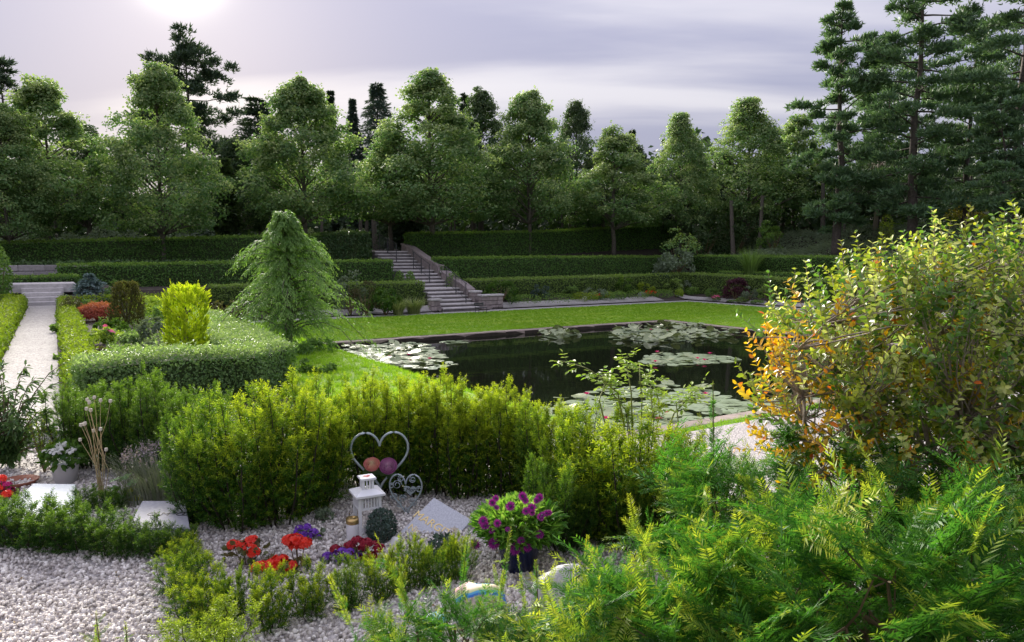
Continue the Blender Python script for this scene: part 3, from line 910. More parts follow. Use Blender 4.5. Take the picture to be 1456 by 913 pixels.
def pine_parts(H, Rr, zb, nl=70, tuft=30, needles=3, nlen=.32, bw=.085):
    tk = MB(); mb = MB()
    zz = np.linspace(0, H, 16); wob = np.cumsum(rng.normal(size=(16, 2)) * .05, 0)
    tp = np.column_stack([wob, zz])
    tube(tk, tp, np.linspace(.30, .03, 16) * H / 16, 8)
    PP, DD = [], []
    for k in range(nl):
        q = (k + rng.uniform(0, 1)) / nl
        z = zb + (H - zb) * q
        a = k * 2.39996 + rng.uniform(-.5, .5)
        rl = Rr * (.50 + .52 * math.sin(min(1, max(0, q * .82 + .16)) * math.pi)) * (rng.uniform(.8, 1.2) if rng.uniform() < .5 else rng.uniform(.3, .7)) * (1 - .55 * max(0, q - .85) / .15)
        bx = np.array([np.interp(z, zz, tp[:, 0]), np.interp(z, zz, tp[:, 1]), z])
        dx = np.array([math.cos(a), math.sin(a), 0]); sv = np.array([-math.sin(a), math.cos(a), 0])
        rise = rng.uniform(-.28, .42) + .35 * max(0, q - .6)
        f = np.linspace(0, 1, 6)
        lp = bx[None] + dx[None] * (f * rl)[:, None] + np.array([0, 0, 1])[None] * (rise * rl * f - .22 * rl * f ** 2 * (1 - q) + .10 * rl * f ** 3)[:, None] + np.cumsum(rng.normal(size=(6, 3)) * .04 * rl, 0) * f[:, None]
        tube(tk, lp, np.linspace(.055, .012, 6) * H / 16, 4, cap=False)
        # foliage pads on side twigs over the outer two thirds
        npad = int(3 + rl * 2.0)
        for p in range(npad):
            g = rng.uniform(.42, 1.0)
            c = np.array([np.interp(g, f, lp[:, i]) for i in range(3)]) + sv * rng.normal() * .20 * rl * (1.15 - g * .6) + np.array([0, 0, rng.uniform(0, .18)])
            if p % 2 == 0: tube(tk, [np.array([np.interp(g * .9, f, lp[:, i]) for i in range(3)]), c], [.014, .006], 3, cap=False)
            pr = rng.uniform(.34, .68) * (Rr / 3)
            m_ = int(tuft * rng.uniform(.7, 1.2))
            pd = rdirs(m_) * rng.uniform(.2, 1, (m_, 1)) * np.array([pr, pr, pr * .50])
            PP.append(c + pd)
            DD.append(unit(pd / pr * .8 + dx * .45 + np.array([0, 0, .55])))
    P = np.concatenate(PP); D = np.concatenate(DD)
    P = np.repeat(P, needles, 0); D = np.repeat(D, needles, 0)
    D = unit(D + rng.normal(size=D.shape) * .55)
    Rm = frames(D, rdirs(len(D)))
    mb.scatter((NEEDLE[0] * np.array([bw, 1, .3]), NEEDLE[1], NEEDLE[2]), Rm, P, nlen * rng.uniform(.6, 1.2, len(P))[:, None] * np.array([[1 / nlen, 1, 1]]), rng.uniform(0, .8, len(P)))
    return tk, mb
# ------------------------------------------------------------------ terraces: clipped hedges
def gp(s, t, zb, zt):
    w = G(s, t); return (w[0], w[1], zb, zt)


def st_of(u, t):
    """garden s of the vertical image column u on the line t = const (ignoring height)."""
    k = (u - CU) / FPX
    y = t / (_ct - _st * k)
    return k * y * _ct + y * _st


W1 = .9
hl = st_of(-120, 37.5), st_of(230, 37.5), st_of(523, 37.5)
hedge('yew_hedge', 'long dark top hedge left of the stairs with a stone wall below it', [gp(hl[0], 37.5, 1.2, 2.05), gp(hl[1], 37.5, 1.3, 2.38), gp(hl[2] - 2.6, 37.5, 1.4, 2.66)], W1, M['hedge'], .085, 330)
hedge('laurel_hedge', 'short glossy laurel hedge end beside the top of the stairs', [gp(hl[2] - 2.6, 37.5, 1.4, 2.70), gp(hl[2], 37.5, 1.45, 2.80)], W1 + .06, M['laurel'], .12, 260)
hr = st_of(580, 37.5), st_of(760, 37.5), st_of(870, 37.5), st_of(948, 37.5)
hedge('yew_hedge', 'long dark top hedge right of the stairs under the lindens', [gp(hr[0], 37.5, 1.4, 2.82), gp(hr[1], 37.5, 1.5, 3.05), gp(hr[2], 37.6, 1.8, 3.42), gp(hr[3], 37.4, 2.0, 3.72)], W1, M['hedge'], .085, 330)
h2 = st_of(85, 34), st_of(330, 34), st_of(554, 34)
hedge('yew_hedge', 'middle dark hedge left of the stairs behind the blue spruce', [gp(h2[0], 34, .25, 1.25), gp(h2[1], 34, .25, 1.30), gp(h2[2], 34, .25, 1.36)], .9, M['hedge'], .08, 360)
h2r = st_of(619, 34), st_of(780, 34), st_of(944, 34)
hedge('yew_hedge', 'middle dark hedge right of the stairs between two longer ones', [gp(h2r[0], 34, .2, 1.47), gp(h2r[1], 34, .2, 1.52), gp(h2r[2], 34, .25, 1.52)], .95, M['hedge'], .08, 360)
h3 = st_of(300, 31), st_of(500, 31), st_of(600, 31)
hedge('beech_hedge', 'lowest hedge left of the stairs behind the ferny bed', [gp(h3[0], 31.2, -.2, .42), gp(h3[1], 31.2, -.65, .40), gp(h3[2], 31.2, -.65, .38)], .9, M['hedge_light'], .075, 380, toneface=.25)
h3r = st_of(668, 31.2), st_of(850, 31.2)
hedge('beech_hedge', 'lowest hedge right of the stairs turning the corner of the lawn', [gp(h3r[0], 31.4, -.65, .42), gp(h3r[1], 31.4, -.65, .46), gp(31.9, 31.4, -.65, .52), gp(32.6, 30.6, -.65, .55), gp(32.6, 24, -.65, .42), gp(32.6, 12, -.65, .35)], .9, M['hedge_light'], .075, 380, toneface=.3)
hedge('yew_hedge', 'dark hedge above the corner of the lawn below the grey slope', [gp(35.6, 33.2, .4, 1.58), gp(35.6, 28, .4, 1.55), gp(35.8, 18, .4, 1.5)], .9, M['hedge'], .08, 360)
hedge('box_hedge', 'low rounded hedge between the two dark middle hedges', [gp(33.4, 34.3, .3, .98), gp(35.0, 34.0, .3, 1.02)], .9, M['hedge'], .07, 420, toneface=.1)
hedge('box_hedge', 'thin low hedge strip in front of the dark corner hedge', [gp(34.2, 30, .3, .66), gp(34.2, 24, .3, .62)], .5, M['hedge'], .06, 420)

# hedges on the plateau below the pines
hedge('yew_hedge', 'low bright hedge strip beyond the grey slope left of the pine', [gp(45.5, 35.5, 2.4, 3.05), gp(47.6, 33.6, 2.6, 3.15)], .7, M['goldhedge'], .08, 300, tonetop=.3)
hedge('yew_hedge', 'long flat topped hedge behind the leftmost pine trunk', [gp(46.4, 31.6, 2.6, 3.62), gp(50.0, 25.4, 2.6, 3.72)], .8, M['hedge'], .09, 260)
hedge('yew_hedge', 'flat topped hedge behind the two right pine trunks', [gp(51, 24.2, 2.6, 3.72), gp(56, 15.5, 2.6, 3.8)], .8, M['hedge'], .09, 260)

# ------------------------------------------------------------------ stairs
def e_box(mb, s, t, z, ds, dt, dz, bev=.01):
    box(mb, (0, 0, 0), (ds, dt, dz), bev=bev)


SA, SB = 15.35, 17.25
stairs = thing('stone_stairs', 'long pale stone stairs climbing between the hedges to the trees', 'stairs', G((SA + SB) / 2, 29.3, -.9), TH)
NST = 17
T0, T1, Z0, Z1 = 29.3, 38.0, -.9, 1.84
lay = []                                     # (t, z) of each tread start
tt = T0
for k in range(NST):
    if k == 6 or k == 11: tt += .75         # landings
    lay.append(tt); tt += .385
rise = (Z1 - Z0) / NST
for k in range(NST):
    t_a = lay[k]; t_b = lay[k + 1] if k + 1 < NST else t_a + 1.2
    mb = MB()
    z = Z0 + rise * (k + 1)
    d = t_b - t_a + .10
    box(mb, (0, t_a - T0 + d / 2 - .03, z - Z0 - .035), (SB - SA, d, .07), bev=.012)
    mb.build('step', M['step'], stairs)
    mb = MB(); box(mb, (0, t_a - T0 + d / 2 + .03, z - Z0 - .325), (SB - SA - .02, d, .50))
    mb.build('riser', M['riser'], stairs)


def stair_z(t):
    return np.interp(t, [T0] + lay + [40], [Z0] + [Z0 + rise * (k + 1) for k in range(NST)] + [Z1])


# right cheek walls with coping
def cheek(label, ta, tb, side_s, wdt, hgt):
    o = thing('stair_wall', label, 'wall', G(side_s, ta, float(stair_z(ta))), TH)
    n = max(2, int((tb - ta) / .62))
    z0 = float(stair_z(ta))
    for k in range(n):
        a, b = ta + (tb - ta) * k / n, ta + (tb - ta) * (k + 1) / n
        za, zb = float(stair_z(a)), float(stair_z(b))
        mb = MB()
        w = wdt / 2
        V = [[-w, a - ta + .005, za - z0 - .5], [w, a - ta + .005, za - z0 - .5], [w, b - ta - .005, zb - z0 - .5], [-w, b - ta - .005, zb - z0 - .5],
             [-w, a - ta + .005, za - z0 + hgt], [w, a - ta + .005, za - z0 + hgt], [w, b - ta - .005, zb - z0 + hgt], [-w, b - ta - .005, zb - z0 + hgt]]
        mb.add(V, [[[0, 3, 2, 1], [4, 5, 6, 7], [0, 1, 5, 4], [1, 2, 6, 5], [2, 3, 7, 6], [3, 0, 4, 7]]])
        mb.build('stone', M['stone_warm'], o)
    mb = MB(); w = wdt / 2 + .04
    ts = np.linspace(ta, tb, 8); zs = np.array([float(stair_z(x)) for x in ts])
    zs = np.interp(ts, [ta, tb], [zs[0], zs[-1]]) * .6 + zs * .4
    V = []
    for x, z in zip(ts, zs):
        for dx, dz in ((-w, hgt + .004), (w, hgt + .004), (w, hgt + .09), (-w, hgt + .09)): V.append([dx, x - ta, z - z0 + dz])
    q = []
    for i in range(7):
        for j in range(4): q.append([i * 4 + j, i * 4 + (j + 1) % 4, i * 4 + 4 + (j + 1) % 4, i * 4 + 4 + j])
    q += [[3, 2, 1, 0], [28, 29, 30, 31]]
    mb.add(V, [q]); mb.build('coping', M['stone_warm'], o)
    return o


cheek('sloping stone wall with coping along the upper right side of the stairs', 33.5, 37.9, SB + .2, .34, .34)
cheek('sloping stone wall with coping beside the lower right stairs', 30.4, 33.1, SB + .2, .34, .22)
# piers and the low curved retaining wall at the foot


def block_wall(name, label, cat, s, t, z, length, hgt, along, rows, bl, depth=.35, mat=None, cap=True):
    o = thing(name, label, cat, G(s, t, z), TH + along)
    rh = hgt / rows
    for r_ in range(rows):
        x = -(bl * .5 if r_ % 2 else 0)
        while x < length - .02:
            w = bl * rng.uniform(.75, 1.25)
            a, b = max(0, x), min(length, x + w)
            if b - a > .06:
                mb = MB(); box(mb, ((a + b) / 2, rng.normal() * .008, rh * (r_ + .5)), (b - a - .012, depth, rh - .012), bev=.02)
                mb.build('block', mat or M['stone_warm'], o)
            x += w
    if cap:
        mb = MB(); box(mb, (length / 2, 0, hgt + .045), (length + .06, depth + .08, .085), bev=.012); mb.build('coping', M['step'], o)
    return o


block_wall('stone_pier', 'square stone pier with flat cap at the foot of the right stair wall', 'pier', SB + .05, 30.15, -.75, .42, .62, 0, 3, .3, .42)
block_wall('stone_wall', 'low stone wall ending the stairs on their lower right', 'wall', SB + .12, 29.45, -.9, 1.15, .62, 0, 3, .38, .34)
block_wall('stone_pier', 'stone pier with flat cap halfway up the right side of the stairs', 'pier', SB + .15, 33.25, .2, .40, .52, 0, 2, .3, .40)
block_wall('stone_wall', 'short stone wall showing past the left side of the lower stairs', 'wall', SA - .55, 29.5, -.9, .5, .5, 0, 2, .3, .3)
block_wall('retaining_wall', 'grey block retaining wall behind the steps of the gravel path', 'wall', -1.6, 35.9, .45, 3.7, .78, 0, 3, .95, .4, M['stone'], False)
block_wall('retaining_wall', 'grey stone wall sliver between the dark hedges at the lawn corner', 'wall', 33.2, 35.3, .35, 2.6, 1.0, 0, 4, .6, .35, M['stone'], False)

# railings


def railing(label, s, ta, tb, n, hgt=.92):
    o = thing('handrail', label, 'railing', G(s, ta, float(stair_z(ta))), TH)
    z0 = float(stair_z(ta))
    sl_ = (float(stair_z(tb)) - z0) / (tb - ta)
    for x in np.linspace(0, tb - ta, 3):
        mb = MB(); zb = float(stair_z(ta + x)) - z0
        box(mb, (0, x, (zb - .05 + x * sl_ + hgt) / 2), (.03, .03, x * sl_ + hgt - zb + .05)); mb.build('post', M['iron'], o)
    for dz, r_ in ((hgt, .015), (.18, .010)):
        mb = MB(); tube(mb, [(0, -.12, dz - .12 * sl_), (0, tb - ta + .12, (tb - ta + .12) * sl_ + dz)], r_, 6); mb.build('rail', M['iron'], o)
    for x in np.linspace(0, tb - ta, n)[1:-1]:
        mb = MB(); box(mb, (0, x, x * sl_ + (hgt + .18) / 2), (.009, .009, hgt - .18)); mb.build('baluster', M['iron'], o)
    return o


railing('dark iron railing on the upper stairs beside the top hedges', 16.0, 35.7, 37.9, 16)
railing('dark iron railing in the middle of the stairs above the landing', 16.35, 32.6, 34.4, 14, .85)
railing('dark iron railing on the lower stairs above the lawn', 16.75, 29.7, 31.6, 15)

# steps of the left gravel path
ls_ = thing('garden_steps', 'small stone steps at the far end of the gravel path', 'steps', G(.22, 28.1, 0), TH)
for k in range(5):
    mb = MB(); w = [1.0, 1.05, 1.1, 1.2, 1.9][k]
    box(mb, (.02 * k, .16 + .34 * k + (.45 if k == 4 else 0), .135 * (k + 1) - .15), (w, .36 + (1.2 if k == 4 else 0), .30), bev=.012); mb.build('step', M['step'], ls_)
st2 = thing('stone_step', 'weathered stone step across the near end of the gravel path', 'step', G(-.22, 7.75, 0), TH)
for x in (-.31, .31):
    mb = MB(); box(mb, (x, 0, .03), (.60, .36, .14), bev=.015); mb.build('slab', M['step'], st2)

# ------------------------------------------------------------------ lindens
LIN = {}
for key, (H, Rr, zb, seed, _nc, _pe, _lf) in {'broad': (11.5, 3.5, 2.7, 11, 270, 135, .155), 'tall': (12.5, 3.3, 2.9, 12, 300, 125, .16), 'slim': (9.5, 2.6, 2.9, 13, 170, 150, .145), 'round': (10.5, 3.5, 2.6, 14, 250, 140, .165), 'open': (9.5, 2.7, 2.7, 15, 160, 150, .15), 'cone': (11.0, 3.3, 2.5, 16, 280, 125, .15)}.items():
    rng = np.random.default_rng(seed)
    LIN[key] = (H, linden_parts(H, Rr, zb, nc=_nc, per=_pe, leaf=_lf), {})
rng = np.random.default_rng(5)


def linden(key, label, u, Y, vtop, group='linden trees above the terraces', dark=False, vbase=None, wide=1.0):
    H, parts, cache = LIN[key]
    x = colX(u, Y, 6.0)
    ztop = atY(u, vtop, Y)[2]
    zb = hz_at(x, Y)
    sc = (ztop - zb) / H * .985
    S = (sc * wide, sc * wide, sc)
    ck = 'd' if dark else 'l'
    rz = rng.uniform(0, 6.28)
    if ck not in cache:
        o = make_tree('linden_tree', label, 'tree', (x, Y, zb), parts, M['linden_dark'] if dark else M['linden'], M['bark'], group, rz)
        o.scale = S
        cache[ck] = o
        return o
    return dup(cache[ck], (x, Y, zb), rz, S, label, group)


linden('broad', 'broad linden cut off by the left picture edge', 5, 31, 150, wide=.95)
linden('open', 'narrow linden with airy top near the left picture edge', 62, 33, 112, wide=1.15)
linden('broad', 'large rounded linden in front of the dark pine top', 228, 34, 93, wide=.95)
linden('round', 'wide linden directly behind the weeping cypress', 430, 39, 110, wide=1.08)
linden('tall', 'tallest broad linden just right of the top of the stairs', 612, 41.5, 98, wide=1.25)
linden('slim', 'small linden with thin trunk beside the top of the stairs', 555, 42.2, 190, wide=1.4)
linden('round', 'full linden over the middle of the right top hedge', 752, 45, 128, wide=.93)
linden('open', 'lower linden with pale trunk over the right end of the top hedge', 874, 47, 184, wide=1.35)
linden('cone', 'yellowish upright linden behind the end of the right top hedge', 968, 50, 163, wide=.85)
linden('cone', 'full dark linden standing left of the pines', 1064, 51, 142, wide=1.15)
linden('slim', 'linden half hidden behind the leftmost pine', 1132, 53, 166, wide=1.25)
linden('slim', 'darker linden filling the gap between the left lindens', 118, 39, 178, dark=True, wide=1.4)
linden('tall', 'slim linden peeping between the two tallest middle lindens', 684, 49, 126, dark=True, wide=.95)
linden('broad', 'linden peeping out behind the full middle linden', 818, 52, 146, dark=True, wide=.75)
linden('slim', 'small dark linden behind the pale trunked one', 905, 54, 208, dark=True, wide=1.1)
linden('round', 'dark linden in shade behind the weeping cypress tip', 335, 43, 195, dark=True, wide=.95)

# ------------------------------------------------------------------ dark conifers behind
def conifer(name, label, cat, u, Y, vtop, parts, H, mat, wide=1.0, group=None):
    x = colX(u, Y, 8); ztop = atY(u, vtop, Y)[2]; zb = hz_at(x, Y)
    o = make_tree(name, label, cat, (x, Y, zb), parts, mat, M['bark'], group, rng.uniform(0, 6))
    sc = (ztop - zb) / H; o.scale = (sc * wide, sc * wide, sc)
    return o


conifer('pine_tree', 'dark layered pine rising behind the large rounded left linden', 'tree', 268, 50, 62, pine_parts(16, 3.6, 5, 60, 24, 3, .38, .10), 16, M['spruce'])
conifer('pine_tree', 'dark pine top at the far left behind the lindens', 'tree', 6, 48, 88, pine_parts(15, 3.0, 5, 46, 22, 3, .38, .10), 15, M['spruce'])
conifer('spruce_tree', 'loose dark conifer between the left lindens below the sky', 'tree', 368, 52, 140, conifer_parts(13, 4.2, 2.5, 22, 9, .1, .42, .3, .55), 13, M['spruce'])
conifer('spruce_tree', 'thin columnar dark spruce just right of the wide linden', 'tree', 472, 56, 128, conifer_parts(15, 1.0, 2, 60, 7, .7, .30, .3, .6, 12), 15, M['spruce'])
conifer('spruce_tree', 'narrow dark spruce beside the bluish cedar', 'tree', 503, 58, 140, conifer_parts(15, 2.3, 2, 44, 8, .5, .34, .28, .85, 14), 15, M['cedar'])
conifer('cedar_tree', 'greyish blue cedar top behind the left side of the stairs', 'tree', 538, 58, 118, conifer_parts(15, 4.2, 2, 40, 8, .35, .36, .28, .7, 14), 15, M['cedar'])
conifer('spruce_tree', 'thin dark spruce tip between the middle lindens', 'tree', 661, 60, 132, conifer_parts(15, 1.2, 2, 30, 8, .5, .36, .3, .5), 15, M['spruce'])
conifer('spruce_tree', 'small dark spruce tip right of the pale trunked linden', 'tree', 898, 60, 182, conifer_parts(13, 1.6, 2, 26, 8, .5, .36, .3, .8), 13, M['spruce'])
conifer('cypress_tree', 'yellow green conifer in the shade between the left lindens', 'tree', 318, 40, 225, conifer_parts(8, 1.8, .6, 22, 9, .5, .4, .3, .7), 8, M['linden_dark'])
conifer('yew_tree', 'low dark feathery yew beneath the trees by the stair top', 'tree', 575, 46, 262, conifer_parts(5, 2.4, .5, 14, 9, .3, .4, .3, .7), 5, M['spruce'])

# ------------------------------------------------------------------ pines on the right
rng = np.random.default_rng(21)


def pine(label, u, Y, vtop, H, Rr, zb, **kw):
    x = colX(u, Y, 3); z0 = hz_at(x, Y); ztop = atY(u, vtop, Y)[2]
    o = make_tree('pine_tree', label, 'tree', (x, Y, z0), pine_parts(H, Rr, zb, **kw), M['pine'], M['bark_pine'], 'tall pines on the right', rng.uniform(0, 6.28))
    sc = (ztop - z0) / H; o.scale = (sc, sc, sc)
    return o


pine('slender pine left of the other tall pines with a flat crown', 1190, 42, 14, 14, 2.3, 1.8, nl=58, tuft=34, needles=3, nlen=.30)
pine('large pine with a thick straight trunk between two others', 1300, 40, -75, 17, 3.4, 2.0, nl=66, tuft=36, needles=3, nlen=.30)
pine('tall pine with open limbs cut by the right picture edge', 1436, 39, -110, 18, 4.0, 2.0, nl=66, tuft=36, needles=3, nlen=.30)
pine('dense young pine filling the space between the two big pines', 1372, 47, 40, 13, 3.2, 1.2, nl=66, tuft=30, needles=3, nlen=.32)
pine('broad dark pine standing behind and between the two nearest pine trunks', 1246, 50, 70, 14, 3.4, 1.5, nl=66, tuft=30, needles=3, nlen=.32)
pine('low bluish pine in front of the right edge pine', 1420, 36, 140, 9, 2.0, 2.4, nl=44, tuft=26, needles=3, nlen=.28)

# weeping birches


def birch(label, u, Y, vtop, wpx):
    x = colX(u, Y, 4); z0 = hz_at(x, Y); H = atY(u, vtop, Y)[2] - z0
    tk, mb = MB(), MB(); rr = wpx / FPX * Y / 2
    tube(tk, [(0, 0, 0), (.1, .05, H * .4), (0, 0, H * .9)], [.16, .11, .03], 7)
    P, D = [], []
    for k in range(70):
        a = rng.uniform(0, 6.28); r_ = rr * math.sqrt(rng.uniform(.05, 1)); zt = H * (1 - .45 * (r_ / rr) ** 2) * rng.uniform(.75, 1)
        ln = rng.uniform(.4, .8) * zt * .75
        f = np.linspace(0, 1, 34)
        pt = np.column_stack([r_ * math.cos(a) * (.55 + .45 * np.sqrt(f)), r_ * math.sin(a) * (.55 + .45 * np.sqrt(f)), zt - ln * f])
        tube(tk, [(0, 0, zt * .8), pt[0], pt[-1]], [.03, .018, .006], 3, cap=False)
        P.append(pt + rng.normal(size=pt.shape) * .06); D.append(np.tile([0, 0, -1.0], (34, 1)))
    P = np.concatenate(P); D = unit(np.concatenate(D) + rng.normal(size=P.shape) * .5)
    P = np.repeat(P, 3, 0) + rng.normal(size=(len(P) * 3, 3)) * .07; D = np.repeat(D, 3, 0)
    mb.scatter(scaled(LEAF4, .5, 1), frames(D, rdirs(len(D))), P, .15 * rng.uniform(.7, 1.2, len(P)))
    return make_tree('weeping_birch', label, 'tree', (x, Y, z0), (tk, mb), M['birch'], M['bark_pale'])


birch('weeping birch with hanging grey green twigs between the pine trunks', 1245, 46, 205, 110)
birch('smaller weeping birch right of the leftmost pine trunk', 1212, 49, 235, 70)

# ------------------------------------------------------------------ the wood behind: one mass nobody could count
rng = np.random.default_rng(33)
mb = MB()
n = 62000
u = rng.uniform(-250, 1750, n); Y = rng.uniform(50, 78, n) - 11 * (u < 330)
top = 6.2 + 1.0 * np.sin(u * .021) + .8 * np.sin(u * .05 + 2) + .6 * np.sin(u * .11)
top = np.where(u < 330, top * .62, top)
zr = rng.uniform(0, 1, n) ** 1.1
x = (u - CU) / FPX * Y
zg = height(*ST(x, Y))
P = np.column_stack([x, Y, zg - .1 + zr * top])
P += rng.normal(size=P.shape) * .3
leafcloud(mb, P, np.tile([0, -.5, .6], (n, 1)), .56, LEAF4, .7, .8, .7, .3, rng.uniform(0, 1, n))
n = 14000
u = rng.uniform(-260, 1760, n); Y = rng.uniform(62, 82, n) - 14 * (u < 330); x = (u - CU) / FPX * Y
P = np.column_stack([x, Y, height(*ST(x, Y)) + rng.uniform(-.3, 3.6, n)])
leafcloud(mb, P, np.tile([0, -.6, .4], (n, 1)), .85, LEAF4, .75, .8, .7, .3, rng.uniform(0, .5, n))
for k in range(130):
    uu = rng.uniform(-200, 1650); YY = rng.uniform(47, 60) - 8 * (uu < 330); xx = (uu - CU) / FPX * YY; z0 = hz_at(xx, YY); r_ = rng.uniform(.07, .16)
    tube(mb, [(xx, YY, z0 - .2), (xx + rng.normal() * .2, YY, z0 + 4)], [r_, r_ * .7], 6, 1)
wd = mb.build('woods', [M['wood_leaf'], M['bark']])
wd['kind'] = 'stuff'; wd['label'] = 'dark mass of woodland behind the rows of trees'

# undergrowth behind the left top hedge
mb = MB()
n = 9000
u = rng.uniform(-80, 520, n); Y = 33.5 + 8 * (u / 520) + rng.uniform(0, 3, n)
x = (u - CU) / FPX * Y
hh = 1.05 + .25 * np.sin(u * .05) + .2 * np.sin(u * .13 + 1)
P = np.column_stack([x, Y, height(*ST(x, Y)) + rng.uniform(0, 1, n) ** .6 * hh + .3])
leafcloud(mb, P, np.tile([0, -.5, .8], (n, 1)), .15, LEAF4, .6, .7, .7, .2, rng.uniform(0, .6, n))
ug = mb.build('undergrowth', M['juniper']); ug['kind'] = 'stuff'; ug['label'] = 'mixed grey green undergrowth behind the left top hedge'
# ivy over the retaining wall on the left
mb = MB()
n = 5000
s = rng.uniform(-4.5, 9, n); P = G(0, 0)[None] + np.stack([s * _ct - (36.15 + rng.uniform(0, 1.0, n)) * _st, s * _st + 36.0 * _ct, np.zeros(n)], -1)
P[:, 2] = 1.0 + rng.uniform(-.15, .38, n)
leafcloud(mb, P, np.tile([.3, -.7, .6], (n, 1)), .12, LEAF4, .8, .6, .6, .3, rng.uniform(0, .6, n))
iv = mb.build('ivy', M['laurel']); tag(iv, 'dark ivy spilling over the grey block wall on the left', 'ivy', kind='stuff')

# grey slope shrubs right
mb = MB()
n = 26000
s = rng.uniform(36.4, 45, n); t = rng.uniform(14, 40, n)
t = np.where(s < 38.2, rng.uniform(14, 36, n), t)
lump = .42 + .22 * np.sin(s * 1.3 + t * .5) + .18 * np.sin(t * 1.6 - s * .4)
P = np.stack([s * _ct - t * _st, s * _st + t * _ct, height(s, t) + lump * rng.uniform(.5, 1.0, n) + .05], -1)
D = unit(np.array([-.75, -.25, -.15]) + rng.normal(size=(n, 3)) * .45)
mb.scatter(scaled(LEAF4, .22, 1), frames(D, np.tile([0, -.3, 1.0], (n, 1)) + rng.normal(size=(n, 3)) * .5), P, .30 * rng.uniform(.6, 1.2, n), rng.uniform(0, 1, n))
sl2 = mb.build('slope_shrubbery', M['juniper']); tag(sl2, 'grey green ground covering shrubs on the slope below the pines', 'shrubs', kind='stuff')
# ------------------------------------------------------------------ shrubs beyond the lawn
rng = np.random.default_rng(41)
shrub('bush', 'feathery dark green bush above the lawn corner beside the end of the top hedge', 'bush', 1000, 49, atY(1000, 302, 49)[2], 85, M['linden_dark'], .16, 2600, 26)
shrub('bush', 'broad dark bush right of the feathery one above the grey slope', 'bush', 1048, 49.5, atY(1048, 296, 49.5)[2], 95, M['linden_dark'], .16, 3000, 28)
shrub('bush', 'small upright dark bush at the left end of the flat hedge', 'bush', 1100, 47, atY(1100, 315, 47)[2], 38, M['hedge'], .13, 1500, 14)
shrub('bush', 'pale arching shrub with light leaves over the right end of the middle hedge', 'bush', 966, 45.5, atY(966, 318, 45.5)[2], 50, M['ivy_pale'], .14, 900, 14)
shrub('bush', 'grey spreading shrub below the pale arching one', 'bush', 962, 44.5, atY(962, 356, 44.5)[2], 64, M['juniper'], .16, 2600, 22)
shrub('topiary_bush', 'clipped lime green ball standing on the hedge behind the pines', 'bush', 1261, 41, atY(1261, 306, 41)[2], 19, M['lime_leaf'], .08, 900, 0, tone=(.2, .8))
shrub('bush', 'orange brown shrub under the right pines', 'bush', 1375, 44, atY(1375, 280, 44)[2], 46, M['box_leaf'], .16, 700, 12)
shrub('bush', 'small yellowish shrub at the foot of the right edge pine', 'bush', 1410, 42, atY(1410, 308, 42)[2], 40, M['goldhedge'], .12, 700, 10)


def blades(mb, n, r, h, w=.012, lean=.5, tone=(0, 1), mat=0, c=(0, 0, 0), seg=3):
    a = rng.uniform(0, 6.283, n); rr = r * np.sqrt(rng.uniform(0, 1, n)) * .35
    b = np.column_stack([rr * np.cos(a), rr * np.sin(a), np.zeros(n)]) + np.asarray(c)
    ln = h * rng.uniform(.6, 1.15, n); le = lean * rng.uniform(.3, 1.2, n)
    out = np.column_stack([np.cos(a), np.sin(a), np.zeros(n)]); sd = np.column_stack([-np.sin(a), np.cos(a), np.zeros(n)])
    V = []
    for k in range(seg + 1):
        f = k / seg
        c_ = b + out * (le * ln * f ** 2)[:, None] + np.array([0, 0, 1]) * (ln * (f - .35 * le * f ** 3))[:, None]
        ww = w * (1 - f) ** .6
        if k < seg: V += [c_ - sd * ww / 2, c_ + sd * ww / 2]
        else: V += [c_]
    V = np.stack(V, 1); k2 = V.shape[1]; off = np.arange(n)[:, None] * k2
    F4 = np.concatenate([np.array([[2 * q, 2 * q + 1, 2 * q + 3, 2 * q + 2]]) + off for q in range(seg - 1)])
    F3 = np.array([[2 * (seg - 1), 2 * seg - 1, 2 * seg]]) + off
    mb.add(V.reshape(-1, 3), [F4, F3], mat, np.repeat(rng.uniform(tone[0], tone[1], n), k2))


def grass_clump(label, u, Y, zt, wpx, mat, cat='ornamental grass', name='grass_clump', n=260, lean=.6, w=.02, part='leaves'):
    x = colX(u, Y, zt); zb = hz_at(x, Y); h = zt - zb
    o = thing(name, label, cat, (x, Y, zb)); mb = MB()
    blades(mb, n, wpx / FPX * Y / 2, h * 1.1, w, lean); mb.build(part, mat, o)
    return o


grass_clump('spiky pale grass clump in front of the grey slope', 1068, 42, atY(1068, 352, 42)[2], 44, M['soft_green'], n=360, w=.035)

# --- bed below the right hedges: low box clumps and shrubs, left to right
Yp = lambda u: (29.95) / (_ct - _st * (u - CU) / FPX)          # depth of the bed line
bed = [
    (615, .26, 60, 'hedge_light', 'dark low shrub right beside the stair foot with arching twigs', 1200),
]
shrub('bush', 'tall leafy dark shrub at the foot of the right stair wall', 'bush', 712, 35.6, atY(712, 398, 35.6)[2], 46, M['yew_dark'], .10, 1500, 16)
lowbox = [(748, 44, 'low dark box clump nearest the bench', 'hedge'), (790, 54, 'longest low dark box clump in the bed by the lawn', 'hedge'), (826, 24, 'low lime box clump between two dark ones', 'goldhedge'), (843, 16, 'tiny yellowish box ball left of the white headstone', 'lime_leaf'),
          (862, 26, 'small dark box clump just left of the white headstone', 'hedge'), (845, 1, None, None), (942, 30, 'low dark box clump with red flowers beside it', 'hedge'), (866, 1, None, None),
          (905, 34, 'low dark box clump right of the white headstone', 'hedge'), (985, 20, 'low dark box clump beside the corner of the lawn', 'hedge'), (966, 12, 'small lime box ball close to the lawn corner', 'lime_leaf'), (880, 20, 'low dark box clump below the blue green shrub', 'hedge')]
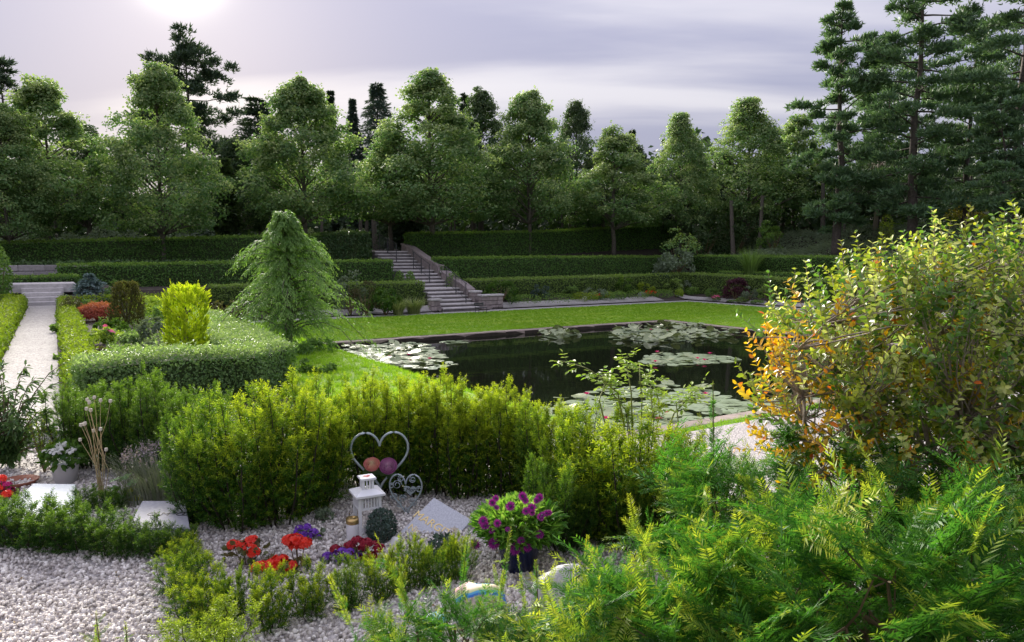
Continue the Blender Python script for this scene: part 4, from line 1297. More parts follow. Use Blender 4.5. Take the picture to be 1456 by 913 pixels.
for (u, wpx, lab, mt) in lowbox:
    if lab is None: continue
    Y = Yp(u); shrub('box_bush', lab, 'bush', u, Y, hz_at(colX(u, Y, -.6), Y) + .46, wpx, M[mt], .06, 700, 0, depth=.8, core=False, tone=(0, .6))
shrub('bush', 'yellow green feathery shrub standing before the lowest right hedge', 'bush', 874, 41, atY(874, 393, 41)[2], 30, M['lime_leaf'], .09, 700, 14)
shrub('bush', 'blue green upright shrub against the lowest right hedge', 'bush', 935, 43, atY(935, 392, 43)[2], 30, M['cedar'], .10, 900, 12)
shrub('bush', 'grey leaved bush behind the white headstone', 'bush', 845, 39, atY(845, 410, 39)[2], 36, M['juniper'], .08, 700, 10)
shrub('bush', 'orange red tinted shrub right of the white headstone', 'bush', 862, 39.6, atY(862, 416, 39.6)[2], 20, M['box_leaf'], .08, 400, 8)

for (u, dz, wpx, mt, lab) in [(728, .62, 26, 'soft_green', 'light leafy shrub in the bed just right of the tall dark shrub'), (768, .75, 24, 'cedar', 'grey green shrub in the bed above the longest dark clump'), (812, .6, 24, 'soft_green', 'bright leafy perennial in the bed right of the longest dark clump'),
                              (888, .95, 26, 'yew_dark', 'dark tall shrub in the bed beside the yellow green feathery shrub'), (918, .7, 24, 'goldhedge', 'yellowish bush in the bed by the dark grey headstone'), (958, .85, 26, 'hedge_light', 'leafy shrub in the bed close to the lawn corner'), (976, .7, 20, 'grey_leaf', 'silvery shrub at the lawn corner beside the lime ball')]:
    Y = (30.6) / (_ct - _st * (u - CU) / FPX)
    shrub('bush', lab, 'bush', u, Y, hz_at(colX(u, Y, -.6), Y) + dz, wpx, M[mt], .09, 700, 10, core=False, tone=(0, .8))
# right side bed
xs = lambda u, s: (lambda k: s / (_ct * k + _st))((u - CU) / FPX)     # depth on line s = const
shrub('purple_maple', 'purple leaved maple shrub at the lawn corner bed', 'shrub', 1046, xs(1046, 31.4), atY(1046, 396, xs(1046, 31.4))[2], 34, M['purple_leaf'], .11, 1500, 18)
shrub('bush', 'light green feathery bush beside the purple maple', 'bush', 1014, xs(1014, 31.2), atY(1014, 411, xs(1014, 31.2))[2], 22, M['soft_green'], .09, 800, 12)
shrub('bush', 'soft blue green bush right of the purple maple', 'bush', 1064, xs(1064, 31.2), atY(1064, 409, xs(1064, 31.2))[2], 26, M['grey_leaf'], .08, 800, 12)
shrub('bush', 'olive green upright bush next to the orange leaved foreground shrub', 'bush', 1092, xs(1092, 31.3), atY(1092, 402, xs(1092, 31.3))[2], 24, M['hedge_light'], .09, 800, 10)
shrub('bush', 'round green bush low in front of the purple maple', 'bush', 1056, xs(1056, 30.95), atY(1056, 423, xs(1056, 30.95))[2], 17, M['hedge_light'], .06, 600, 0)
shrub('box_bush', 'dark low bush under the purple maple on its left', 'bush', 1042, xs(1042, 30.95), atY(1042, 427, xs(1042, 30.95))[2], 16, M['hedge'], .06, 500, 0)
shrub('box_bush', 'dark low bush at the right end of the corner bed', 'bush', 1077, xs(1077, 30.95), atY(1077, 427, xs(1077, 30.95))[2], 18, M['hedge'], .06, 500, 0)

# --- bed below the left hedges
shrub('bush', 'yellow brown bushy shrub before the lowest left hedge', 'bush', 520, 30.5, atY(520, 399, 30.5)[2], 40, M['browngreen'], .09, 900, 12)
shrub('bush', 'pale green wispy shrub beside the weeping cypress', 'bush', 497, 30.6, atY(497, 388, 30.6)[2], 44, M['grey_leaf'], .12, 700, 14)
shrub('fern_shrub', 'ferny green shrub in front of the lowest left hedge', 'shrub', 548, 30.9, atY(548, 412, 30.9)[2], 52, M['yew_dark'], .14, 1200, 16)
grass_clump('pale striped grass clump near the foot of the stairs', 588, 31.6, atY(588, 425, 31.6)[2] + .1, 48, M['wildgrass'], n=380, lean=.9, w=.03)
grass_clump('second pale grass clump left of the one by the stairs', 566, 31.0, atY(566, 427, 31.0)[2] + .1, 36, M['wildgrass'], n=260, lean=.9, w=.03)
for (u, wpx, lab, mt, dz) in [(494, 30, 'rounded bronze green bush at the left end of the stair bed', 'browngreen', .62), (520, 22, 'low dark clump right of the bronze bush', 'hedge', .36), (546, 20, 'low brownish clump in the stair bed', 'hedge_light', .36), (566, 20, 'low dark clump in front of the ferny shrub', 'hedge', .32), (614, 24, 'low dark box clump closest to the stair foot', 'hedge', .36)]:
    Y = Yp(u); shrub('box_bush', lab, 'bush', u, Y, hz_at(colX(u, Y, -.6), Y) + dz, wpx, M[mt], .06, 700, 0, depth=.8, core=False)
for (u, lab) in [(568, 'left one of two small columnar yews standing before the stairs'), (583, 'right one of two small columnar yews standing before the stairs')]:
    Y = 35.2; zt = atY(u, 386, Y)[2]; x = colX(u, Y, zt); zb = atY(u, 402, Y)[2] - .3
    shrub('columnar_yew', lab, 'shrub', u, Y, zt, 12, M['hedge'], .07, 700, 0, zb=zb, tone=(0, .4))
shrub('bush', 'round dark bush on the terrace right of the stair wall', 'bush', 645, 36.4, atY(645, 388, 36.4)[2], 22, M['hedge'], .08, 800, 0)
shrub('bush', 'light green tuft beside the round dark bush above the stairs', 'bush', 615, 38.6, atY(615, 368, 38.6)[2], 16, M['lime_leaf'], .1, 300, 6)
shrub('bush', 'yellowish plant right of the round bush at the lowest right hedge', 'bush', 665, 36.5, atY(665, 400, 36.5)[2], 14, M['soft_green'], .09, 300, 6)

# white headstone, grey headstones, bench


def headstone(label, u, Y, zt, wpx, hpx, mat, name='headstone', round_top=True):
    x = colX(u, Y, zt); w = wpx / FPX * Y; h = hpx / FPX * Y
    o = thing(name, label, 'headstone', (x, Y, zt - h), TH * .6)
    mb = MB()
    k = 9
    pr = [(-w / 2, -.15), (w / 2, -.15)] + ([(w / 2 * math.cos(q), h * .72 + h * .28 * math.sin(q)) for q in np.linspace(0, math.pi, k)] if round_top else [(w / 2, h), (-w / 2, h)])
    n = len(pr); V = [[a, -.07, b] for a, b in pr] + [[a, .07, b] for a, b in pr]
    mb.add(V, [np.arange(n)[None], (np.arange(n) + n)[None, ::-1], [[i, i + n, (i + 1) % n + n, (i + 1) % n] for i in range(n)]])
    mb.build('stone', mat, o)
    b2 = MB(); box(b2, (0, 0, -.10), (w * 1.25, .3, .14), bev=.02); b2.build('plinth', mat, o)
    return o


M['white_stone'] = solid('white_stone', (.78, .77, .76), .6, noise=.1, scale=20)
M['grey_stone'] = solid('grey_stone', (.30, .29, .30), .7, noise=.35, scale=30)
headstone('small white headstone with rounded top in the bed beyond the lawn', 835, 38.7, atY(835, 421, 38.7)[2], 15, 12, M['white_stone'])
headstone('dark grey rounded headstone in the bed near red flowers', 913, 41.2, atY(913, 415, 41.2)[2], 13, 18, M['grey_stone'])
headstone('square grey headstone at the corner bed', 995, 44.5, atY(995, 421, 44.5)[2], 10, 12, M['grey_stone'], round_top=False)


def tiny_flowers(label, u, Y, z, wpx, col, name='flower_clump', n=60):
    x = colX(u, Y, z); zb = hz_at(x, Y)
    o = thing(name, label, 'flowers', (x, Y, zb)); r = wpx / FPX * Y / 2
    a = MB(); mound(a, (0, 0, .1), (r, r, .16), 260, .06, tone=(0, .4), zmin=-.3); a.build('leaves', M['soft_green'], o)
    f = MB(); mound(f, (0, 0, .2), (r * .95, r * .95, .14), n, .075, LEAF6, .9, zmin=.1); f.build('flowers', col, o)['kind'] = 'stuff'
    return o


M['petal_red'] = leafmat('red_petal', (.62, .010, .008), (.80, .03, .012), (.85, .08, .04), .3, .4, tcol=(1.2, .9, .9))
M['petal_pink'] = leafmat('pink_petal', (.70, .08, .22), (.80, .20, .34), None, .3, .4, tcol=(1, 1, 1))
M['petal_magenta'] = leafmat('magenta_petal', (.55, .02, .22), (.66, .03, .16), None, .3, .4, tcol=(1, 1, 1))
M['petal_purple'] = leafmat('purple_petal', (.17, .008, .14), (.30, .02, .24), (.44, .06, .36), .3, .4, tcol=(1.1, 1, 1.1))
M['petal_violet'] = leafmat('violet_petal', (.16, .035, .42), (.28, .10, .58), None, .3, .5, tcol=(1, 1, 1))
M['petal_wine'] = leafmat('wine_petal', (.22, .006, .02), (.38, .01, .04), None, .25, .5, tcol=(1, 1, 1))
M['petal_white'] = leafmat('white_petal', (.72, .72, .66), (.82, .82, .78), None, .3, .5, tcol=(1, 1, 1))
M['petal_yellow'] = leafmat('yellow_petal', (.75, .55, .02), (.82, .65, .05), None, .3, .5, tcol=(1, 1, 1))
tiny_flowers('red flowers low in the bed right of the grey headstone', 925, 41, -.4, 20, M['petal_red'])
tiny_flowers('pinkish red flowers in front of the light bush at the corner', 1019, xs(1019, 30.9), -.4, 11, M['petal_pink'])
tiny_flowers('small red flowers beside the white headstone', 850, 38.8, -.4, 9, M['petal_red'], n=30)

Yb = at(683, 447, -.9)[1]
xb = colX(684, Yb, -.5)
bn = thing('garden_bench', 'small black bench on the path at the foot of the stairs', 'bench', (xb, Yb, hz_at(xb, Yb) + .012), TH + R(90), None, (.75, .42, .62))
for y in (-.46, .46):
    mb = MB(); tube(mb, [(-.2, y, 0), (-.17, y, .43), (.2, y, .43), (.22, y, 0)], .022, 6); mb.build('leg', M['iron'], bn)
    mb = MB(); tube(mb, [(.2, y, .43), (.27, y, .78)], .02, 6); mb.build('back_post', M['iron'], bn)
for k in range(4):
    mb = MB(); box(mb, (-.15 + .10 * k, 0, .455), (.08, 1.1, .03), bev=.006); mb.build('slat', M['iron'], bn)
for k in range(2):
    mb = MB(); box(mb, (.235 + .025 * k, 0, .60 + .12 * k), (.025, 1.1, .09), bev=.006); mb.build('back_slat', M['iron'], bn)

# ------------------------------------------------------------------ water lilies
ang = np.linspace(R(12), R(348), 9)
pv = [[0, 0, .0]] + [[math.cos(a), math.sin(a), .03 * math.sin(3 * a)] for a in ang]
padm = MB(); padm.add(pv, [[[0, i, i + 1] for i in range(1, 9)]]); pad_me = padm.mesh('lily_pad', M['lily'])
padm = MB(); padm.add([[x * 1.0, y, z + .10 * (x * x) + .04] for x, y, z in pv], [[[0, i, i + 1] for i in range(1, 9)]], 0, .5); pad_me2 = padm.mesh('lily_pad', M['lily'])
fm = MB()
for ring_, (nn_, tl, ln) in enumerate(((7, .5, 1.0), (6, .95, .8))):
    for k in range(nn_):
        a = k * 6.283 / nn_ + ring_ * .4
        d = np.array([[math.cos(a) * math.cos(tl), math.sin(a) * math.cos(tl), math.sin(tl)]])
        fm.scatter(scaled(LEAF6, .45, 1), frames(d, np.array([[0, 0, 1.0]])), np.zeros((1, 3)), ln)
flower_me = fm.mesh('lily_flower', M['petal_magenta'])


def lily_patch(label, cu, cv, wu, wv, n, rad, raised=.15, flowers=0, tilt=.10, pile=0.0):
    c = at(cu, cv, WZ)
    o = thing('water_lily_patch', label, 'water lilies', c, 0, 'water lily patches on the pond')
    k = 0; tries = 0
    while k < n and tries < n * 6:
        tries += 1
        a = rng.uniform(0, 6.283); r_ = math.sqrt(rng.uniform(0, 1)) * (1 + .15 * math.sin(3 * a + cu))
        w = at(cu + wu / 2 * r_ * math.cos(a), cv + wv / 2 * r_ * math.sin(a), WZ)
        s, t = ST(w[0], w[1])
        if not (s0 + .1 < s < s1 - .1 and t0 + .1 < t < t1 - .1): continue
        up = rng.uniform() < raised
        q = bpy.data.objects.new('lily_pad', pad_me2 if up else pad_me); COL.objects.link(q); q.parent = o
        q.location = (w[0] - c[0], w[1] - c[1], .006 + rng.uniform(0, .012) + (rng.uniform(.03, .03 + pile) if up else 0))
        tl = tilt * (4.5 if up else 1)
        q.rotation_euler = (rng.normal() * tl, rng.normal() * tl, rng.uniform(0, 6.28))
        sc = rad * rng.uniform(.65, 1.2); q.scale = (sc, sc, sc)
        if k < flowers:
            f = bpy.data.objects.new('lily_flower', flower_me); COL.objects.link(f); f.parent = o
            f.location = (w[0] - c[0] + .02, w[1] - c[1], .06); f.scale = (.085, .085, .085)
        k += 1
    return o


lily_patch('thick patch of upright lily pads at the far left end of the pond', 552, 503, 165, 30, 300, .17, .14, 4, tilt=.04, pile=.10)
lily_patch('small scatter of flat lily pads near the pond edge on the left', 645, 487, 46, 5, 26, .15, 0)
lily_patch('small dark clump of lily leaves against the far pond edge', 797, 476, 56, 12, 60, .17, .6, 0, tilt=.07, pile=.14)
lily_patch('large raised bed of lily pads at the far corner of the pond', 950, 473, 180, 28, 300, .18, .45, 3, tilt=.06, pile=.14)
lily_patch('flat pale lily pads with pink flowers right of the pond middle', 975, 511, 128, 17, 190, .16, .03, 5, tilt=.035)
lily_patch('big pale mass of lily pads nearest the near pond edge', 930, 585, 330, 66, 300, .17, .10, 5, tilt=.04, pile=.08)
lily_patch('lily pads under the orange leaved foreground shrub', 1130, 582, 150, 30, 120, .13, .05, 2, tilt=.04)
lily_patch('few stray lily pads at the near left side of the pond', 600, 520, 90, 10, 26, .14, 0)
# ------------------------------------------------------------------ left plot: big privet hedge, conifers
pr = lambda s, t, zb, zt: gp(s, t, zb, zt)
hedge('privet_hedge', 'broad leafy light green hedge round the left plot', [pr(.35, 8.9, -.05, .56), pr(1.2, 8.85, -.05, .60), pr(1.95, 8.8, -.05, .57), pr(2.32, 9.3, -.05, .54), pr(2.75, 15.5, -.05, .50)], .78, M['variegated'], .042, 3000, rough=.05, shag=.9, tonetop=.9, toneface=.25)
hedge('path_hedge', 'low bright green hedge along the right side of the gravel path', [pr(.30 + PSH(t_), t_, -.05, z_) for t_, z_ in ((9.5, .30), (18, .30), (27, .34))], .36, M['goldhedge'], .05, 900, tonetop=.4)
hedge('path_hedge', 'low yellow green hedge along the left side of the gravel path', [pr(-.98 + PSH(t_), t_, -.05, z_) for t_, z_ in ((12.5, .32), (20, .34), (27, .40))], .46, M['goldhedge'], .05, 900, tonetop=.6)
hedge('plot_hedge', 'straight yellow topped hedge before the blue spruce', [pr(1.05, 26.3, -.05, .34), pr(4.4, 26.3, -.05, .34)], .45, M['goldhedge'], .06, 500, tonetop=.4)
hedge('plot_hedge', 'short green hedge left of the gravel path steps', [pr(-3.2, 26.6, -.05, .42), pr(-.5, 26.6, -.05, .42)], .5, M['goldhedge'], .06, 500, tonetop=.4)
hedge('plot_hedge', 'bright low hedge slanting back beside the dark column bush', [pr(3.3, 17.5, -.05, .35), pr(2.6, 25.8, -.05, .35)], .6, M['lime_leaf'], .06, 500, tonetop=.5)
hedge('clipped_bush', 'dark block shaped bush left of the gravel path steps', [pr(-2.05, 28.9, -.05, 1.08), pr(-1.0, 28.9, -.05, 1.04)], .9, M['hedge'], .07, 500)
shrub('cypress_tree', 'dark rounded cypress cut by the left edge near the steps', 'tree', -6, 22.5, atY(0, 352, 22.5)[2], 32, M['hedge'], .08, 1800, 0)
mb = MB(); n = 4500
t = rng.uniform(9.6, 26, n); s = rng.uniform(.75, 2.0, n) + .05 * (t - 9)
P = np.stack([s * _ct - t * _st, s * _st + t * _ct, .03 + rng.uniform(0, .16, n) * (.6 + .4 * np.sin(s * 4 + t * 1.7))], -1)
leafcloud(mb, P, np.tile([0, 0, 1.0], (n, 1)), .06, LEAF4, .55, .6, .8, 0, rng.uniform(0, .8, n))
gcv = mb.build('ground_cover', M['soft_green']); tag(gcv, 'low mixed leafy ground cover filling the left plot', 'ground cover', kind='stuff')
# golden cypress


def spray_cone(mb, h, r, n, leaf, prof, up=.75, out=.55, tone=(.0, 1), aspect=.25, zb=0.0, tips=.3, wavy=0.1):
    f = rng.uniform(0, 1, n); a = rng.uniform(0, 6.283, n)
    rr = r * prof(f) * rng.uniform(.72, 1.06, n) * (1 + wavy * np.sin(a * 5 + f * 9) + wavy * .8 * np.sin(a * 9 - f * 14))
    o = np.column_stack([np.cos(a), np.sin(a), np.zeros(n)])
    P = o * rr[:, None]; P[:, 2] = zb + f * h
    D = unit(o * out + np.array([0, 0, up]) + rng.normal(size=(n, 3)) * .3)
    Rm = frames(D, o + rng.normal(size=(n, 3)) * .6)
    mb.scatter(scaled(LEAF4, aspect, 1), Rm, P, leaf * rng.uniform(.6, 1.3, n), np.clip(tone[0] + (tone[1] - tone[0]) * rng.uniform(0, 1, n) * (.4 + .6 * f), 0, 1))
    return P, D


Y = 10.2; x = colX(265, Y, .4); zt = atY(265, 400, Y)[2]; zb = hz_at(x, Y)
gc_ = thing('golden_cypress', 'bright yellow green golden cypress in the left plot', 'shrub', (x, Y, zb))
mb = MB(); h = zt - zb
prof = lambda f: np.where(f < .85, .82 + .22 * f, 1.0 - (f - .85) * 3.2)
Pp, Dd = spray_cone(mb, h * .93, .255, 2200, .075, prof, tone=(0, .8), wavy=.08)
# feathery plumes standing proud of the surface
k = 260
for i in range(k):
    f = rng.uniform(.05, 1); a = rng.uniform(0, 6.283); rr = .25 * float(prof(np.array(f))) * rng.uniform(.85, 1.08)
    b = np.array([rr * math.cos(a), rr * math.sin(a), h * .9 * f]); d = unit(np.array([math.cos(a) * .5, math.sin(a) * .5, .95]) + rng.normal(size=3) * .2)
    L_ = rng.uniform(.08, .16) * (1.15 if f > .8 else 1)
    m_ = 16; g_ = np.linspace(.05, 1, m_); P = b + d[None] * (g_ * L_)[:, None]
    sd = unit(np.cross(d, [math.cos(a), math.sin(a), .2])); sg = np.where(np.arange(m_) % 2 == 0, 1, -1)[:, None]
    DD = unit(d[None] + sd[None] * sg * .75 + rng.normal(size=(m_, 3)) * .2)
    mb.scatter(scaled(LEAF4, .32, 1), frames(DD, np.tile([math.cos(a), math.sin(a), .3], (m_, 1))), P, .06 * (1.15 - .6 * g_), np.clip(.25 + .6 * g_ * f + rng.uniform(-.2, .2, m_), 0, 1))
mb.build('foliage', M['golden'], gc_)
tb = MB(); tube(tb, [(0, 0, -.05), (0, 0, h * .8)], [.05, .015], 6)
for i in range(10):
    a = i * 2.4; tube(tb, [(0, 0, h * .08 * i), (.25 * math.cos(a), .25 * math.sin(a), h * .08 * i + .2)], [.015, .006], 4)
tb.build('trunk', M['bark'], gc_)

# weeping cypress
Y = 12.9; x = colX(408, Y, 1); zb = hz_at(x, Y); zt = atY(408, 297, Y)[2]; h = zt - zb
wc = thing('weeping_cypress', 'large feathery weeping cypress beside the lawn', 'tree', (x, Y, zb))
tk = MB(); mb = MB()
tube(tk, np.column_stack([.05 * np.sin(np.linspace(0, 4, 10)), np.zeros(10), np.linspace(-.05, h * .97, 10)]), np.linspace(.07, .008, 10), 7)
rng = np.random.default_rng(77)
PP, DD, NN, TT, SS = [], [], [], [], []
nb_ = 128
for i in range(nb_):
    q = (i + rng.uniform(0, 1)) / nb_
    z = h * (.10 + .87 * q)
    a = i * 2.39996 + rng.uniform(-.4, .4)
    rad = 1.22 * (1 - q) ** .92 * (.80 + .20 * min(1, q * 5)) * (rng.uniform(.35, .85) if i % 4 else rng.uniform(1.0, 1.5 - .45 * q)) * (1 + .14 * math.sin(a * 2 + 1)) + .10
    dx = np.array([math.cos(a), math.sin(a), 0]); sv = np.array([-dx[1], dx[0], 0])
    f = np.linspace(0, 1, 14)
    br = np.array([0, 0, z])[None] + dx[None] * (rad * f)[:, None] + np.array([0, 0, 1])[None] * (rad * ((.62 + .35 * q) * f - (.80 + .5 * max(0, .35 - q)) * f ** 2.6))[:, None]
    tube(tk, br[::3], np.linspace(.016, .004, len(br[::3])), 4, cap=False)
    for j in range(3, 14):
        for sg in (-1, 1):
            for rep in range(1 + (rng.uniform() < .45)):
                L_ = rad * .38 * (1.15 - .55 * f[j]) * rng.uniform(.6, 1.1) + .05
                d0 = unit(dx * .8 + sv * sg * rng.uniform(.25, .9) + np.array([0, 0, .12]))
                g_ = np.linspace(.12, 1, 8)
                pts = br[j][None] + d0[None] * (L_ * g_)[:, None] + np.array([0, 0, -1])[None] * (L_ * .75 * g_ ** 2)[:, None] + rng.normal(size=(1, 3)) * .02
                dd = unit(np.gradient(pts, axis=0))
                sd = unit(np.cross(dd, [0, 0, 1.0]) + 1e-6)
                alt = np.where(np.arange(8) % 2 == 0, 1, -1)[:, None]
                PP.append(pts); DD.append(unit(dd + np.array([0, 0, -.25]) + sd * alt * .5 + rng.normal(size=dd.shape) * .15)); NN.append(np.tile([0, 0, 1.0], (8, 1)) + rng.normal(size=(8, 3)) * .4)
                TT.append(np.clip(rng.uniform(-.1, .5) + .45 * g_ * f[j], 0, 1)); SS.append(.075 * (1.2 - .5 * g_))
P = np.concatenate(PP); D = np.concatenate(DD)
mb.scatter(scaled(LEAF4, .20, 1), frames(D, np.concatenate(NN)), P, np.concatenate(SS) * rng.uniform(.8, 1.3, len(P)), np.concatenate(TT))
tk.build('trunk', M['bark'], wc); mb.build('foliage', M['weeping'], wc)
rng = np.random.default_rng(51)

# smaller things in the left plot
Y = 18.3
mp_ = thing('maple_shrub', 'domed red laceleaf maple in the left plot', 'shrub', (colX(140, Y, .3), Y, hz_at(colX(140, Y, .3), Y)))
mb = MB(); zt = atY(140, 431, Y)[2]; hh = zt
n = 3600; d = rdirs(n * 2); d = d[d[:, 2] > -.35][:n]; n = len(d)
P = d * np.array([.50, .46, hh * .55]) * rng.uniform(.75, 1.03, (n, 1)) + np.array([0, 0, hh * .45]); P[:, 2] += .025 * np.sin(P[:, 0] * 30) + .02 * np.sin(P[:, 1] * 26 + P[:, 2] * 40)
D = unit(d * .7 + np.array([0, 0, -.75]) + rng.normal(size=(n, 3)) * .3)
mb.scatter(scaled(LEAF4, .28, 1), frames(D, d), P, .085 * rng.uniform(.7, 1.2, n), np.clip(d[:, 2] * .6 + rng.uniform(-.2, .4, n), 0, 1)); mb.build('crown', M['maple'], mp_)
tb = MB()
for k in range(6): tube(tb, [(0, 0, -.05), (.2 * math.cos(k), .2 * math.sin(k), hh * .55)], [.02, .008], 5)
tb.build('trunk', M['bark'], mp_)
Y = 16.9; x = colX(180, Y, .5); zt = atY(180, 402, Y)[2]; zb = hz_at(x, Y)
cy_ = thing('columnar_bush', 'dark bronze column shaped bush right of the red maple', 'shrub', (x, Y, zb))
mb = MB(); spray_cone(mb, zt - zb, .34, 2600, .075, lambda f: np.where(f < .3, .9 + .3 * f, 1.02 - (f - .3) * .72), tone=(0, .8), wavy=.14, aspect=.45); mb.build('foliage', M['browngreen'], cy_)
tb = MB()
for k in range(7): tube(tb, [(0, 0, -.05), (.16 * math.cos(k), .16 * math.sin(k), (zt - zb) * .8)], [.02, .006], 5)
tb.build('branches', M['bark'], cy_)
bs_Y = 24.6
x = colX(128, bs_Y, .6); zb = hz_at(x, bs_Y); zt = atY(128, 390, bs_Y)[2]
bs_ = thing('blue_spruce', 'dwarf blue spruce with flat tiers before the middle left hedge', 'shrub', (x, bs_Y, zb))
tk, mb = conifer_parts(zt - zb, .66, .05, 9, 11, .05, .12, .35, .55, 12)
tk.build('trunk', M['bark'], bs_); mb.build('foliage', M['bluespruce'], bs_)
shrub('bush', 'brownish round bush left of the red maple', 'bush', 101, 18.6, atY(101, 423, 18.6)[2], 28, M['browngreen'], .045, 1300, 0)
shrub('bush', 'light leafy shrub right of the blue spruce', 'bush', 166, 24.2, atY(166, 398, 24.2)[2], 30, M['soft_green'], .09, 500, 9, core=False)
mix = [(98, 15.6, 458, 40, 'soft_green', 'dark leafy perennial clump below the brownish round bush', .07, 700), (112, 13.6, 478, 42, 'soft_green', 'leafy green perennial clump by the path hedge', .06, 800), (150, 13.8, 470, 48, 'lime_leaf', 'yellow green perennial clump below the red maple', .05, 800),
       (190, 13.2, 478, 60, 'variegated', 'white edged leafy perennial in the middle of the left plot', .06, 1100), (128, 12.2, 498, 50, 'browngreen', 'reddish tinted low plant near the broad hedge', .05, 800), (172, 12.0, 495, 54, 'soft_green', 'low light green clump behind the broad hedge', .06, 900),
       (222, 13.0, 452, 40, 'grey_leaf', 'grey green bushy plant left of the golden cypress', .06, 900), (215, 11.8, 490, 50, 'grey_leaf', 'low silvery plant at the foot of the golden cypress', .05, 1000), (245, 15.2, 420, 44, 'soft_green', 'light stemmy plant behind the golden cypress', .07, 600),
       (310, 15.0, 470, 50, 'grey_leaf', 'low bluish bush right of the golden cypress', .05, 900), (120, 20, 424, 30, 'soft_green', 'pale leafy bush behind the red maple', .07, 500), (212, 18.5, 424, 50, 'lime_leaf', 'bright lime ground covering bush behind the column bush', .06, 900), (4, 21.0, 436, 40, 'juniper', 'grey blue low juniper left of the gravel path', .09, 900),
       (-30, 16, 462, 50, 'soft_green', 'low leafy plant at the left edge beyond the path hedge', .06, 900), (318, 17.5, 432, 60, 'browngreen', 'dark brownish shrub half hidden behind the weeping cypress', .08, 900), (100, 11.6, 505, 44, 'soft_green', 'low weedy clump where the path hedge meets the broad hedge', .05, 700), (255, 11.2, 502, 60, 'grey_leaf', 'grey heather in front of the golden cypress', .04, 1000), (160, 15.4, 458, 44, 'yew_dark', 'dark glossy plant under the column bush', .07, 700)]
for (u, Y, vt, w, mt, lab, lf, n) in mix:
    shrub('perennial', lab, 'plant', u, Y, atY(u, vt, Y)[2], w, M[mt], lf, n, 14, core=False, tone=(0, .8))
# eucalyptus like silver stem
Y = 12.2; x = colX(352, Y, .5); zb = hz_at(x, Y)
eu = thing('silver_plant', 'stem of silver blue round leaves beside the weeping cypress', 'plant', (x, Y, zb))
tb = MB(); h = atY(355, 408, Y)[2] - zb
for k, (dx_, hh) in enumerate(((.0, h), (.10, h * .72), (-.12, h * .6))):
    tube(tb, [(0, 0, 0), (dx_, 0, hh * .5), (dx_ * 1.4 + .06, 0, hh)], [.012, .008, .004], 5)
    lm = MB(); m_ = 26; f = np.linspace(.2, 1, m_)
    P = np.column_stack([dx_ * 1.4 * f + .06 * f ** 2, np.zeros(m_), hh * f]); a = np.arange(m_) * 1.57
    D = unit(np.column_stack([np.cos(a), np.sin(a), np.full(m_, .2)]))
    lm.scatter(scaled(LEAF6, .75, 1), frames(D, np.tile([0, 0, 1.0], (m_, 1))), P, .075 * (1.2 - .6 * f)); lm.build('leaves', M['eucalypt'], eu)
tb.build('stem', M['stem_green'], eu)
tiny_flowers('pink flowers at the foot of the silver blue plant', 336, 12.3, .4, 16, M['petal_pink'], n=14)
tiny_flowers('few pale red flowers left of the column bush', 152, 13.7, .4, 14, M['petal_pink'], n=10)

shrub('cypress_bush', 'low feathery skirt of greenery at the right foot of the weeping cypress', 'bush', 440, 12.2, atY(440, 486, 12.2)[2], 74, M['weeping'], .09, 1500, 16, core=False, aspect=.3, down=.5, zb=-.05)
shrub('bush', 'small dark leafy bush between the privet hedge end and the lawn', 'bush', 452, 10.2, atY(452, 512, 10.2)[2], 50, M['soft_green'], .05, 900, 12, core=False, zb=-.05)

hedge('plot_hedge', 'small clipped hedge strip between the top step and the grey block wall', [pr(-1.0, 32.2, .5, .86), pr(1.5, 32.2, .5, .86)], .6, M['hedge'], .07, 500)
# ------------------------------------------------------------------ yews of the near plots
rng = np.random.default_rng(61)


def needle_shoot(L_, n, nl, nw, flat=False, spread=1.0, stem=.0018, tipt=.9, curve=.0):
    """upright shoot along +y of length L_ with needles; returns proto."""
    mb = MB()
    ys = np.linspace(0.02, 1, n) * L_
    mb.add(np.array([[stem, 0, 0], [-stem, 0, stem], [-stem, 0, -stem], [0, L_, 0]]), [[[0, 1, 3], [1, 2, 3], [2, 0, 3]]], 0, .3)
    k = np.arange(n)
    if flat: a = np.where(k % 2 == 0, 0, math.pi) + rng.normal(size=n) * .25
    else: a = k * 2.39996 + rng.normal(size=n) * .2
    up = .55 + .5 * (ys / L_) ** 2
    D = unit(np.column_stack([np.cos(a) * spread, up, np.sin(a) * spread + .1]))
    P = np.column_stack([np.zeros(n), ys, np.zeros(n)])
    S = nl * (1.05 - .45 * (ys / L_) ** 3) * rng.uniform(.85, 1.1, n)
    pr = (np.array([[0, 0, 0], [.5, .3, .0], [.28, .85, .0], [0, 1, .0], [-.28, .85, 0], [-.5, .3, .0]]) * np.array([nw / nl, 1, 1]), [[[0, 1, 2, 3], [0, 3, 4, 5]]], np.zeros(6)) if flat == 2 else scaled(NEEDLE, nw / nl, 1)
    mb.scatter(pr, frames(D, np.column_stack([-np.sin(a) * 0, np.full(n, -.2), np.ones(n)]) + rng.normal(size=(n, 3)) * .35), P, S, tipt * np.clip((ys / L_ - .35) / .65, 0, 1) ** 1.3)
    V = np.concatenate(mb.V); F = {}
    for f, m in mb.F: F.setdefault(f.shape[1], []).append(f)
    return V, [np.concatenate(x) for x in F.values()], np.concatenate(mb.T)


SH_MID = [needle_shoot(l, n_, .021, .0058) for l, n_ in ((.045, 12), (.06, 14), (.08, 17))]


